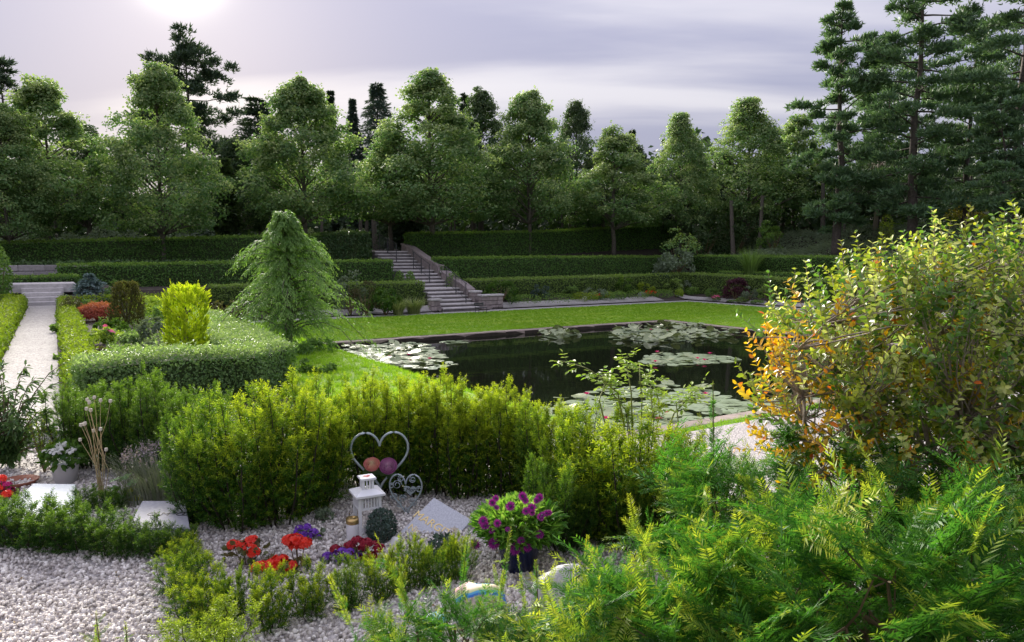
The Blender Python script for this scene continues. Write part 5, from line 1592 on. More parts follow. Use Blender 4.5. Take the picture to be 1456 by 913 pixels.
def plume_yew(h, r, plumes, shoots, lean=.22, shoot_scale=1.0, tone=0.0, bushy=1.0, low=.05, toptone=.25):
    tk, mb = MB(), MB()
    for p in range(plumes):
        a = p * 2.39996 + rng.uniform(-.4, .4); q = math.sqrt((p + .5) / plumes)
        o = np.array([math.cos(a), math.sin(a), 0])
        hp = h * rng.uniform(.66, 1.04) * (1.0 - .16 * q)
        base = o * r * q * .55
        top = o * r * q * (1 + lean) + np.array([0, 0, hp])
        f = np.linspace(0, 1, 6)
        ax = base[None] * (1 - f)[:, None] + top[None] * f[:, None] + o[None] * (r * .18 * q * np.sin(f * math.pi))[:, None] + rng.normal(size=(6, 3)) * .006
        tube(tk, ax, np.linspace(.005, .0015, 6) * (h / .8 + .3), 4, cap=False)
        n = shoots
        g = low + (1 - low) * rng.uniform(0, 1, n) ** .9
        c = np.stack([np.interp(g, f, ax[:, i]) for i in range(3)], -1)
        b = rng.uniform(0, 6.283, n); rad = np.column_stack([np.cos(b), np.sin(b), np.zeros(n)])
        knob = .72 + .34 * np.sin(g * 21 + b * 2 + p) * np.sin(g * 13 + p * 1.7 + b)
        pr = r * .40 * bushy * (1.08 - .70 * g ** 3) * knob
        P = c + rad * (pr * rng.uniform(.25, 1.0, n))[:, None]
        D = unit(rad * (1.0 * (1.05 - .75 * g ** 2))[:, None] + np.array([0, 0, 1.0]) * (.50 + .6 * g)[:, None] + o[None] * .2 + rng.normal(size=(n, 3)) * .28)
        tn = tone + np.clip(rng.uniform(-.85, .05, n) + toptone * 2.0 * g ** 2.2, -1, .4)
        w = rng.integers(0, 3, n)
        for k in range(3):
            m_ = w == k
            mb.scatter(SH_MID[k], frames(D[m_], rdirs(m_.sum())), P[m_], shoot_scale * rng.uniform(.7, 1.15, m_.sum()), tn[m_])
        mb.scatter(SH_MID[2], frames(unit((ax[-1] - ax[-2])[None]), rdirs(1)), ax[-1][None] - np.array([[0, 0, .03]]), shoot_scale * rng.uniform(.8, 1.2), np.array([tone + toptone * .5]))
    return tk, mb


YEWM = {}


def yew_proto(key, n, *a, **k):
    YEWM[key] = []
    for i in range(n):
        tk, mb = plume_yew(*a, **k)
        YEWM[key].append((tk.mesh('stems', [M['twig']]), mb.mesh('foliage', [M['yew_lime']])))


yew_proto('hedge', 3, .85, .17, 15, 88, toptone=.55, bushy=.85)
yew_proto('bush', 3, .95, .28, 24, 88, lean=.4, shoot_scale=1.2, toptone=.42, bushy=.82)
yew_proto('small', 4, .32, .11, 10, 55, lean=.35, shoot_scale=.74, bushy=1.05, toptone=.36)
yew_proto('loose', 2, .80, .26, 18, 85, lean=.45, bushy=.95, shoot_scale=1.2, toptone=.42)
_dark = {}


def yew(key, i, label, loc, h, wide=1.0, mat='yew_lime', group=None, name='yew_bush', cat='yew bush'):
    base_h = {'hedge': .85, 'bush': .95, 'small': .32, 'loose': .80}[key]
    tkm, fm_ = YEWM[key][i % len(YEWM[key])]
    sc = h / base_h
    o = thing(name, label, cat, loc, rng.uniform(0, 6.28), group, (sc * wide, sc * wide, sc))
    a = bpy.data.objects.new('stems', tkm); COL.objects.link(a); a.parent = o
    b = bpy.data.objects.new('foliage', fm_); COL.objects.link(b); b.parent = o
    b.material_slots[0].link = 'OBJECT'; b.material_slots[0].material = M[mat]
    return o


def yew_px(key, i, label, u, Y, vt, wide, mat, group=None, z0=0.0, **k):
    zt = atY(u, vt, Y)[2]; x = colX(u, Y, zt * .6)
    return yew(key, i, label, (x, Y, z0), zt - z0, wide, mat, group, **k)


ORD = ['first', 'second', 'third', 'fourth', 'fifth', 'sixth', 'seventh', 'eighth', 'ninth', 'tenth', 'eleventh', 'twelfth']
# hedge of lime yews behind the gravestone
gname = 'lime green yews forming the hedge before the pond'
hu = [(527, 4.95, 526), (556, 5.0, 522), (588, 4.95, 518), (620, 5.0, 524), (652, 4.9, 528), (684, 4.95, 533), (714, 4.9, 540), (744, 4.85, 552), (772, 4.8, 556)]
for i, (u, Y, vt) in enumerate(hu):
    yew_px('hedge', i, f'{ORD[i]} lime yew from the left in the hedge behind the gravestone', u, Y, vt, 1.08, 'yew_lime', gname)
# dark row at the left, behind the lavender
gname = 'dark yews in the row beside the path'
for i, (u, Y, vt) in enumerate([(98, 5.6, 540), (130, 5.6, 552), (162, 5.55, 530), (196, 5.5, 520), (226, 5.4, 528), (256, 5.3, 540), (300, 5.5, 545)]):
    yew_px('hedge', i, f'{ORD[i]} dark yew from the left in the row near the path', u, Y, vt, 1.15, 'yew_dark', gname)
# big bush
gname = 'tall yews of the big green clump left of the lantern'
for i, (u, Y, vt, w, mt) in enumerate([(285, 4.45, 572, .85, 'yew_dark'), (340, 4.35, 552, 1.0, 'yew_mid'), (395, 4.45, 527, 1.0, 'yew_lime'), (440, 4.7, 530, .9, 'yew_lime'), (480, 5.15, 535, .8, 'yew_mid')]):
    yew_px('bush', i, f'{ORD[i]} tall yew from the left in the big clump beside the lantern', u, Y, vt, w, mt, gname)
gname = 'loose yews right of the purple daisies'
for i, (u, Y, vt, w, mt) in enumerate([(806, 4.5, 562, .9, 'yew_mid'), (850, 4.2, 590, 1.0, 'yew_lime'), (905, 4.1, 575, 1.05, 'yew_lime'), (955, 4.0, 620, 1.0, 'yew_mid'), (800, 4.0, 640, .8, 'yew_dark')]):
    yew_px('loose', i, f'{ORD[i]} loose yew right of the purple daisy bush counted from the left', u, Y, vt, w, mt, gname)
yew_px('loose', 0, 'dark yew in the corner beyond the loose yews above the near spreading yew', 1010, 3.7, 640, .9, 'yew_dark')
# small edging yews
gname = 'small dark edging yews left of the gravel'
for i, (u, vb, vt) in enumerate([(-18, 790, 705), (14, 792, 712), (48, 795, 705), (84, 797, 712), (118, 800, 716), (154, 803, 722), (190, 806, 734), (228, 806, 744), (256, 806, 748), (120, 745, 690), (160, 742, 690)]):
    g_ = at(u, vb - 14, 0); zt = atY(u, vt, g_[1])[2]
    yew('small', i, (f'{ORD[i]} small dark yew from the left in the low edging row' if i < 9 else ('small dark yew behind the edging row beside the blue slab' if i == 9 else 'small dark yew behind the edging row near the lobed leaves')), (g_[0], g_[1], 0), zt, 1.25, 'yew_dark', gname)
gname = 'small lime edging yews round the grave'
for i, (u, vb, vt, w) in enumerate([(258, 826, 762, 1.15), (262, 858, 775, 1.2), (278, 890, 800, 1.2), (300, 920, 838, 1.1), (336, 898, 808, .8), (388, 908, 800, .95), (440, 893, 800, .95), (495, 882, 794, .95), (545, 868, 784, 1.0), (582, 852, 760, .95), (618, 848, 770, 1.0), (652, 840, 758, .9)]):
    g_ = at(u, vb - 12, 0); zt = atY(u, vt, g_[1])[2]
    lab = f'{ORD[i]} small lime yew in the slanting row beside the gravel counted from the back' if i < 4 else f'{ORD[i - 4]} small lime yew from the left in the row before the red flowers'
    yew('small', i, lab, (g_[0], g_[1], 0), zt, w * (1.0 if i < 4 else .86), 'yew_lime' if i % 3 != 1 else 'yew_mid', gname)

# ------------------------------------------------------------------ the big spreading yew in front
SH_NEAR = [needle_shoot(l, int(l * 280), .027, .0050, flat=1, spread=1.15, stem=.0014, tipt=1.0) for l in (.09, .12, .15, .18)]


def spray(proto_id, side):
    """a flat branch spray: leader plus side shoots, along +y."""
    V, T, F = [], [], {}
    n = 0
    def put(pr, Rm, p, s, t):
        nonlocal n
        v = (np.asarray(pr[0]) * s) @ Rm.T + p
        V.append(v); T.append(np.clip(pr[2] * t[1] + t[0], 0, 1))
        for f in pr[1]:
            f = np.asarray(f); F.setdefault(f.shape[1], []).append(f + n)
        n += len(v)
    L_ = .18
    put(SH_NEAR[3], np.eye(3), np.zeros(3), 1.35, (0, 1.0))
    for k in range(side):
        y = L_ * 1.3 * (.05 + .75 * k / side); sg = 1 if k % 2 == 0 else -1
        a = rng.uniform(.65, .95) * sg; dn = rng.uniform(-.25, .1)
        d = np.array([math.sin(a), math.cos(a), dn]); Rm = frames(unit(d)[None], np.array([[0.1 * sg, 0, 1.0]]))[0]
        put(SH_NEAR[rng.integers(0, 3)], Rm, np.array([0, y, 0]), rng.uniform(.7, 1.05) * (1.1 - .5 * k / side), (0, .8))
    VV = np.concatenate(V); VV[:, 2] -= (.45 + .35 * proto_id) * np.maximum(VV[:, 1], 0) ** 2; VV[:, 0] += .25 * (proto_id - 1.5) * VV[:, 1] ** 2 * 4
    return VV, [np.concatenate(x) for x in F.values()], np.concatenate(T)


SPR = [spray(i, s) for i, s in enumerate((5, 6, 7, 6))]


def spreading_yew(label, x, y, rx, ry, h, n_out, n_in, tone=-.35, upb=.55, seed=1, lean=(0, 0), sc=1.0, leaders=0):
    global rng
    rng = np.random.default_rng(seed)
    o = thing('spreading_yew', label, 'yew bush', (x, y, 0))
    tk, mb = MB(), MB()
    limbs = []
    for k in range(16):
        a = k * 2.39996; q = math.sqrt((k + .5) / 16)
        e = np.array([rx * .72 * q * math.cos(a), ry * .72 * q * math.sin(a), h * (.80 - .25 * q * q)])
        f = np.linspace(0, 1, 7)
        pts = e[None] * np.column_stack([f ** 1.2, f ** 1.2, f ** .8]) + np.array([0, 0, -.05]) * (1 - f)[:, None] + rng.normal(size=(7, 3)) * .012
        limbs.append(pts); tube(tk, pts, np.linspace(.016, .004, 7), 5, cap=False)
    LP = np.concatenate(limbs)
    for layer, n in ((1, n_out), (0, n_in)):
        d = rdirs(n * 3); d = d[d[:, 2] > -.1][:n]; n = len(d)
        k = rng.uniform(.86, 1.04, n) if layer else rng.uniform(.45, .82, n)
        lump = 1 + .10 * np.sin(d[:, 0] * 7 + d[:, 2] * 5 + seed) + .08 * np.sin(d[:, 1] * 9 - d[:, 0] * 6)
        P = d * np.array([rx, ry, h * .62]) * (k * lump)[:, None] + np.array([0, 0, h * .36])
        P[:, 2] = np.maximum(P[:, 2], .04)
        D = unit(d * np.array([.8, .8, .4]) + np.array([lean[0], lean[1], upb]) + rng.normal(size=(n, 3)) * .33)
        Nn = unit(np.array([0, 0, .8]) + d * .7 + rng.normal(size=(n, 3)) * .35)
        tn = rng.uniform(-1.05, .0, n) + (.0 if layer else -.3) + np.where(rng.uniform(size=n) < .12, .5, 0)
        w = rng.integers(0, 4, n); s_ = sc * rng.uniform(.65, 1.15, n)
        for q in range(4):
            m_ = w == q
            mb.scatter(SPR[q], frames(D[m_], Nn[m_]), P[m_] - D[m_] * .10, s_[m_], tn[m_])
        for i in range(0, n, 3 if layer else 5):
            j = LP[np.argmin(((LP - (P[i] - D[i] * .25)) ** 2).sum(1))]
            b = P[i] - D[i] * .10
            tube(tk, [j, (j + b) / 2 + np.array([0, 0, -.02]), b], [.004, .003, .0018], 3, cap=False)
    for i in range(leaders):
        a = rng.uniform(0, 6.283); q = math.sqrt(rng.uniform(0, 1)) * .9
        b = np.array([rx * q * math.cos(a), ry * q * math.sin(a), h * (.93 - .4 * q * q)])
        d = unit(np.array([math.cos(a) * .35, math.sin(a) * .35, 1]) + rng.normal(size=3) * .15)
        ln = rng.uniform(.12, .26); m_ = 3
        for g_ in range(m_):
            mb.scatter(SH_NEAR[3], frames(d[None], rdirs(1)), (b + d * ln * g_ / m_)[None], ln / .18 * .55, np.array([rng.uniform(-.3, .5)]))
        for g_ in range(3):
            dd = unit(d + rng.normal(size=3) * .7)
            mb.scatter(SH_NEAR[0], frames(dd[None], rdirs(1)), (b + d * ln * rng.uniform(.2, .8))[None], rng.uniform(.5, .9), np.array([rng.uniform(-.2, .4)]))
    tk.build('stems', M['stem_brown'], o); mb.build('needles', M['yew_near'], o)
    return o


spreading_yew('huge bright spreading yew filling the lower right corner', 1.05, 1.70, .72, .62, 1.04, 580, 170, seed=101, lean=(-.05, -.35), leaders=8)
spreading_yew('feathery yew with orange tipped leaders in the middle foreground', .46, 1.90, .46, .42, .82, 340, 110, seed=102, lean=(-.1, -.25), leaders=9, sc=.9)
spreading_yew('darker spreading yew below the orange leaved shrub', 1.15, 2.62, .72, .45, 1.02, 340, 110, seed=103, lean=(0, -.3), leaders=6, upb=.35)
spreading_yew('low young yew sprouting at the bottom middle of the picture', -.16, 2.42, .44, .24, .50, 130, 40, seed=104, leaders=9, sc=.75)
spreading_yew('sparse young yew with yellow shoots below the white boulder', .24, 2.3, .30, .22, .56, 90, 30, seed=105, leaders=8, sc=.8, lean=(-.1, -.2))
rng = np.random.default_rng(65)


def leader_sprig(label, u, Y, vt, z0, tone, name='yew_seedling', n=5):
    zt = atY(u, vt, Y)[2]; x = colX(u, Y, zt)
    o = thing(name, label, 'yew seedling', (x, Y, z0)); h = zt - z0
    tk, mb = MB(), MB()
    tube(tk, [(0, 0, 0), (.01, 0, h * .5), (0, 0, h)], [.0035, .0025, .0015], 5)
    k = int(h / .05)
    for g_ in range(k):
        f = (g_ + 1) / k
        mb.scatter(SH_NEAR[1], frames(np.array([[0, 0.02, 1.0]]), rdirs(1)), np.array([[0, 0, h * f - .09]]), np.array([[.55, .8, .55]]), np.array([tone]))
        if g_ > 0:
            for q in range(2):
                a = rng.uniform(0, 6.28); d = unit(np.array([math.cos(a), math.sin(a), .55])[None])
                mb.scatter(SH_NEAR[rng.integers(0, 3)], frames(d, np.array([[0, 0, 1.0]])), np.array([[0, 0, h * f * .92 - .03]]), 1.15 - .75 * f, np.array([tone - .2]))
    tk.build('stem', M['stem_brown'], o); mb.build('needles', M['yew_near'], o)


leader_sprig('tall single yew leader standing before the pond left of the orange shrub', 1014, 2.7, 545, .55, -.35)
leader_sprig('small yellow tipped conifer seedling on the gravel at the bottom left', 136, 2.72, 872, 0, .2)
leader_sprig('small brownish conifer seedling beside the yellow tipped one at the bottom left', 178, 2.62, 888, 0, .0)
leader_sprig('thin upright yew sprig between the two painted stones', 762, 2.35, 800, .25, -.3)

# ------------------------------------------------------------------ orange and yellow variegated box shrub
rng = np.random.default_rng(71)
bx = thing('variegated_box', 'tall orange and yellow green box shrub on the right with bare stems', 'shrub', (1.29, 2.85, 0))
org = np.array([1.22, 2.85, 0])
lobes = [((1.95, 2.62, .72), (.50, .30, .34), 210, .0), ((2.25, 2.75, 1.15), (.4, .45, .55), 240, .01), ((1.55, 2.62, 1.22), (.45, .28, .35), 220, .06),  # centre, radii, twigs, orange share
    ((1.72, 2.85, 1.30), (.62, .50, .40), 340, .02), ((1.30, 2.75, 1.30), (.42, .38, .30), 165, .12), ((1.98, 2.8, .95), (.45, .45, .42), 200, .03),
    ((1.05, 2.70, 1.08), (.26, .24, .30), 85, .6), ((1.45, 2.6, .95), (.40, .30, .30), 110, .22), ((1.9, 2.75, 1.45), (.5, .4, .28), 190, .01)]
limbpts = []
tk = MB()
ends = [(.95, 2.62, 1.30), (1.02, 2.75, 1.05), (1.15, 2.7, 1.45), (1.32, 2.9, 1.50), (1.5, 2.75, 1.55), (1.62, 2.95, 1.35), (1.85, 2.8, 1.6), (2.05, 2.95, 1.45), (2.2, 2.8, 1.2), (1.9, 2.7, 1.0), (1.55, 2.55, 1.05), (1.25, 2.6, 1.1), (2.0, 2.6, .8), (1.7, 2.6, 1.3)]
for i, e in enumerate(ends):
    e = np.array(e); b = np.array([1.22 + (i % 5) * .13 - .03, 2.80 + (i % 3) * .06, 0])
    f = np.linspace(0, 1, 9)
    pts = b[None] * (1 - f)[:, None] + e[None] * f[:, None]
    pts[:, :2] -= ((e - b)[:2])[None] * (.22 * np.sin(f * math.pi))[:, None]
    pts += np.cumsum(rng.normal(size=(9, 3)) * .018, 0) * (f[:, None])
    limbpts.append(pts); tube(tk, pts - org, np.linspace(.017, .0045, 9), 6, 0, cap=False)
LP = np.concatenate([p[3:] for p in limbpts])
tw = MB(); leafs = [MB(), MB(), MB(), MB()]; keep_l = [[], [], [], []]
LEAFB = scaled(LEAF6, .62, 1.0)
allP = []
for (c, rad, n, orange) in lobes:
    c = np.array(c); rad = np.array(rad); n = int(n * 1.22)
    d = rdirs(n); k = rng.uniform(.45, 1.03, n) ** .6
    P = c + d * rad * k[:, None]
    for i in range(n):
        j = LP[np.argmin(((LP - (P[i] - np.array([0, 0, .08]))) ** 2).sum(1) + rng.uniform(0, .01, len(LP)))]
        dr = unit(d[i] * .5 + np.array([0, 0, .75]) + rng.normal(size=3) * .4)
        L_ = rng.uniform(.08, .17); e = P[i] + dr * L_
        tube(tk, [j - org, (j + P[i]) / 2 - org + rng.normal(size=3) * .012, P[i] - org], [.0042, .0032, .0022], 4, cap=False)
        tube(tk, [P[i] - org, e - org], [.0018, .001], 3, cap=False)
        m_ = int(L_ / .011); g_ = np.repeat(np.linspace(.05, 1, max(3, m_ // 2 + 2)), 2); m_ = len(g_)
        lp = P[i][None] + dr[None] * (g_ * L_)[:, None] - org
        a = np.arange(m_) * math.pi + np.repeat(np.arange((m_ + 1) // 2), 2)[:m_] * 1.4
        sd = unit(np.cross(dr, [.3, .2, .9])); s2 = np.cross(dr, sd)
        D = unit(sd[None] * np.cos(a)[:, None] + s2[None] * np.sin(a)[:, None] + dr[None] * .55 + rng.normal(size=(m_, 3)) * .2)
        isor = rng.uniform() < orange
        wh = rng.uniform()
        kind = 0
        red = rng.uniform(size=m_) < (.06 if isor else .004)
        pale = (wh > .72)
        tn = np.where(isor, rng.uniform(.45, 1, m_), rng.uniform(-.3, .10, m_))
        sz = .030 * rng.uniform(.75, 1.2, m_) * (1.1 - .35 * g_)
        Rm = frames(D, dr[None] + rng.normal(size=(m_, 3)) * .35)
        green = (not isor) and rng.uniform() < (.85 if (P[i][0] > 1.65 and P[i][2] < 1.35) else .36)
        keep_l[3 if green else (1 if pale and not isor else 0)].append((Rm[~red], lp[~red], sz[~red], tn[~red]))
        if red.any(): leafs[2].scatter(LEAFB, Rm[red], lp[red], sz[red] * 1.1, 0.0)
# long upright shoots along the outline and trailing ones on the left
shoots = [((1.06, 2.75, 1.30), (1.02, 2.75, 1.62)), ((1.20, 2.8, 1.45), (1.17, 2.8, 1.70)), ((1.32, 2.8, 1.5), (1.30, 2.75, 1.72)), ((1.47, 2.7, 1.55), (1.46, 2.7, 1.80)), ((1.58, 2.75, 1.58), (1.59, 2.7, 1.82)), ((1.72, 2.8, 1.6), (1.74, 2.75, 1.80)), ((1.88, 2.7, 1.6), (1.91, 2.65, 1.80)), ((2.0, 2.75, 1.5), (2.02, 2.7, 1.76)), ((1.4, 2.7, 1.5), (1.36, 2.6, 1.70)),
          ((1.1, 2.65, 1.15), (.84, 2.6, 1.24)), ((1.08, 2.6, 1.0), (.80, 2.58, 1.12)), ((1.06, 2.65, .95), (.86, 2.55, .96)), ((1.12, 2.65, 1.3), (.93, 2.6, 1.36)), ((1.15, 2.6, .9), (.93, 2.55, .82)), ((1.5, 2.5, 1.1), (1.45, 2.45, 1.28)), ((1.6, 2.5, 1.05), (1.62, 2.45, .86)), ((1.75, 2.5, 1.0), (1.76, 2.42, .80))]
for i, (a0, b0) in enumerate(shoots):
    a0 = np.array(a0); b0 = np.array(b0); f = np.linspace(0, 1, 5)
    pts = a0[None] + (b0 - a0)[None] * f[:, None]; pts[:, 2] += .03 * np.sin(f * math.pi)
    tube(tk, pts - org, np.linspace(.0035, .001, 5), 4, cap=False)
    j = LP[np.argmin(((LP - a0) ** 2).sum(1))]; tube(tk, [j - org, a0 - org], [.005, .0035], 4, cap=False)
    m_ = 30; g_ = np.repeat(np.linspace(.02, 1, m_ // 2), 2); dr = unit(b0 - a0); lp = a0[None] + (b0 - a0)[None] * g_[:, None] - org
    ang_ = np.arange(m_) * math.pi + np.repeat(np.arange(m_ // 2), 2) * 1.5
    sd = unit(np.cross(dr, [.3, .9, .2])); s2 = np.cross(dr, sd)
    D = unit(sd[None] * np.cos(ang_)[:, None] + s2[None] * np.sin(ang_)[:, None] + dr[None] * .7 + rng.normal(size=(m_, 3)) * .2)
    orange = 9 <= i <= 13
    leafs[0 if orange or i % 3 else 1].scatter(LEAFB, frames(D, np.tile(dr, (m_, 1)) + rng.normal(size=(m_, 3)) * .3), lp, .032 * rng.uniform(.75, 1.15, m_) * (1.15 - .5 * g_), rng.uniform(.6, 1.0, m_) if orange else rng.uniform(-.2, .2, m_))
tk.build('stems', M['bark_pale'], bx)
for q, mk_, cnt in ((0, 'box_leaf', 130), (1, 'box_pale', 60), (3, 'box_green', 80)):
    Rm_, P_, S_, T_ = (np.concatenate([k_[i] for k_ in keep_l[q]]) for i in range(4))
    rs_ = leaf_parts(bx, LEAFB, Rm_, P_, S_, T_, M[mk_], cnt)
    leafs[q].scatter(LEAFB, Rm_[rs_], P_[rs_], S_[rs_], T_[rs_])
for q, mk_ in enumerate(('box_leaf', 'box_pale', 'box_red', 'box_green')):
    leafs[q].build('leaves', M[mk_], bx)['kind'] = 'stuff'

# ------------------------------------------------------------------ young rose with arching shoots before the pond
rng = np.random.default_rng(73)
Y = 4.4
ro = thing('rose_bush', 'young rose with arching leafy shoots rising before the pond', 'rose bush', (colX(905, Y, .6), Y, 0))
ox = colX(905, Y, .6)
tk, lf = MB(), MB()
paths = [[(905, 640), (880, 560), (835, 522), (800, 517)], [(905, 640), (895, 560), (892, 520), (885, 508)], [(905, 640), (915, 575), (905, 535), (912, 520)], [(905, 640), (925, 590), (925, 552), (932, 545)],
         [(905, 640), (850, 570), (862, 548), (850, 532)], [(905, 640), (955, 590), (975, 560), (990, 548)], [(905, 640), (960, 600), (960, 570), (985, 565)], [(905, 640), (895, 590), (870, 560), (868, 545)], [(905, 640), (918, 610), (940, 575), (931, 556)]]
for pth in paths:
    pts = np.array([[colX(u, Y, .6) - ox, rng.uniform(-.12, .12), atY(u, v, Y)[2]] for u, v in pth]); pts[0] = [0, 0, 0]
    f = np.linspace(0, 1, 4); g_ = np.linspace(0, 1, 12)
    sp = np.stack([np.interp(g_, f, pts[:, i]) for i in range(3)], -1)
    tube(tk, sp, np.linspace(.006, .0018, 12), 5, cap=False)
    for k in range(15):
        gg = rng.uniform(.42, 1.0); b = np.array([np.interp(gg, g_, sp[:, i]) for i in range(3)])
        d = unit(rng.normal(size=3) * np.array([1, 1, .4]) + np.array([0, 0, .25])); L_ = .085
        tube(tk, [b, b + d * L_], [.0012, .0008], 3, cap=False)
        sd = unit(np.cross(d, [0, 0, 1.0])); pp, dd = [], []
        for q, sg in ((.45, 1), (.45, -1), (.75, 1), (.75, -1), (1.0, 0)):
            pp.append(b + d * L_ * q); dd.append(unit(d * (.5 if sg else 1) + sd * sg + np.array([0, 0, -.25])))
        lf.scatter(scaled(LEAF6, .55, 1), frames(np.array(dd), np.tile([0, 0, 1.0], (5, 1)) + rng.normal(size=(5, 3)) * .3), np.array(pp), .038 * rng.uniform(.8, 1.15, 5), rng.uniform(0, .8))
tk.build('stems', M['stem_green'], ro); lf.build('leaves', M['rose_leaf'], ro)
# ------------------------------------------------------------------ grave ornaments
rng = np.random.default_rng(81)
M['zinc'] = solid('zinc_metal', (.42, .49, .51), .4, .25, noise=.25, scale=60)
M['white_paint'] = solid('white_paint', (.80, .80, .82), .4, noise=.04, scale=40)
M['granite'] = solid('speckled_granite', (.62, .63, .68), .5, c2=(.36, .37, .42), scale=160, detail=3)
M['granite_blue'] = solid('bluish_slab', (.46, .51, .56), .65, c2=(.40, .45, .50), scale=45, detail=6)
M['granite_grey'] = solid('grey_slab', (.36, .36, .40), .75, c2=(.29, .29, .33), scale=60, detail=6)
M['gold'] = solid('gold_lettering', (.78, .60, .26), .4, .2)
M['black_letter'] = solid('black_lettering', (.03, .03, .035), .6)
M['rose_peach'] = leafmat('peach_rose_petal', (.88, .74, .55), (.92, .82, .62), (.80, .34, .30), .25, .5, tcol=(1, 1, 1))
M['rose_pink'] = leafmat('pink_rose_petal', (.86, .58, .74), (.92, .74, .84), (.52, .20, .42), .25, .5, tcol=(1, 1, 1))
M['brass'] = solid('brass', (.55, .38, .16), .3, .8)
M['candle'] = solid('frosted_candle_glass', (.74, .72, .74), .3, noise=.05, scale=30)
M['pot'] = solid('dark_blue_glaze', (.012, .02, .075), .25, spec=.6)
M['pot_white'] = solid('white_pot', (.75, .75, .75), .35)
M['boulder'] = solid('pale_boulder', (.62, .61, .60), .7, c2=(.40, .39, .38), scale=38, bump=.5)
M['terracotta'] = solid('terracotta', (.28, .10, .06), .7)


def face_frame(p):
    """yaw so that local -Y faces the camera."""
    return math.atan2(p[0], p[1]) * -1


# --- lantern
p = at(523, 765, 0.0)
lt = thing('lantern', 'white wooden lantern with slatted sides standing on the gravel', 'lantern', p, R(26), None, (.86, .86, 1.0))
Hh = .40; w = .155


def part(name, mat, parent, fn, smooth=False):
    mb = MB(); fn(mb); return mb.build(name, mat, parent, smooth)


part('base', M['white_paint'], lt, lambda b: box(b, (0, 0, .012), (w + .025, w + .025, .024), bev=.004))
for sx in (-1, 1):
    for sy in (-1, 1):
        part('post', M['white_paint'], lt, lambda b: box(b, (sx * (w / 2 - .01), sy * (w / 2 - .01), .145), (.02, .02, .242), bev=.002))
for q in range(4):
    rot = [[math.cos(q * math.pi / 2), -math.sin(q * math.pi / 2), 0], [math.sin(q * math.pi / 2), math.cos(q * math.pi / 2), 0], [0, 0, 1]]
    rm = np.array(rot)
    part('rail', M['white_paint'], lt, lambda b: box(b, rm @ np.array([0, -w / 2 + .009, .195]), (w - .042, .012, .012), rot=rot))
    part('rail', M['white_paint'], lt, lambda b: box(b, rm @ np.array([0, -w / 2 + .009, .262]), (w - .042, .012, .010), rot=rot))
    part('rail', M['white_paint'], lt, lambda b: box(b, rm @ np.array([0, -w / 2 + .009, .034]), (w - .042, .012, .018), rot=rot))
    for k in range(6):
        part('slat', M['white_paint'], lt, lambda b: box(b, rm @ np.array([-.049 + .0196 * k, -w / 2 + .009, .2285]), (.0095, .010, .054), rot=rot))
    for k in range(4):
        part('cap_slat', M['white_paint'], lt, lambda b: box(b, rm @ np.array([-.030 + .02 * k, -.036, .329]), (.008, .008, .052), rot=rot))
part('roof', M['white_paint'], lt, lambda b: b.add([[-.10, -.10, .268], [.10, -.10, .268], [.10, .10, .268], [-.10, .10, .268], [-.10, -.10, .280], [.10, -.10, .280], [.10, .10, .280], [-.10, .10, .280], [-.042, -.042, .302], [.042, -.042, .302], [.042, .042, .302], [-.042, .042, .302]],
     [[[0, 3, 2, 1], [0, 1, 5, 4], [1, 2, 6, 5], [2, 3, 7, 6], [3, 0, 4, 7], [4, 5, 9, 8], [5, 6, 10, 9], [6, 7, 11, 10], [7, 4, 8, 11], [8, 9, 10, 11]]]))
part('cap', M['white_paint'], lt, lambda b: box(b, (0, 0, .362), (.105, .105, .014), bev=.003))
hp = [(.026 * (16 * math.sin(a) ** 3) / 17, .026 * (13 * math.cos(a) - 5 * math.cos(2 * a) - 2 * math.cos(3 * a) - math.cos(4 * a)) / 17, .3712) for a in np.linspace(0, 2 * math.pi, 18)[:-1]]
part('heart_mark', solid('red_heart', (.60, .06, .08), .5), lt, lambda b: b.add(hp, [np.arange(17)[None]]))
part('tea_light', M['candle'], lt, lambda b: lathe(b, [(.028, .024), (.028, .075), (.022, .078)], sides=14))


def heart_xy(a, s):
    return s * 16 * math.sin(a) ** 3 / 17, s * (13 * math.cos(a) - 5 * math.cos(2 * a) - 2 * math.cos(3 * a) - math.cos(4 * a)) / 17


# --- heart ring with two roses
Yr = 4.62
c0 = atY(540, 652, Yr)
hr_ = thing('heart_ring', 'large grey metal heart ring with two artificial roses', 'ornament', (c0[0], Yr, 0), R(8))
mb = MB(); sx = 41 / FPX * Yr
pts = []
for a in np.linspace(0, 2 * math.pi, 60):
    x, y = heart_xy(a, 1); pts.append((x * sx / (16 / 17), 0, c0[2] + (y + .08) * sx * 1.20))
tube(mb, pts, .0075, 8); mb.build('ring', M['zinc'], hr_, True)
zb_ = min(q[2] for q in pts)
part('stake', M['zinc'], hr_, lambda b: tube(b, [(0, 0, zb_ + .004), (0, 0, -.05)], .006, 8), True)


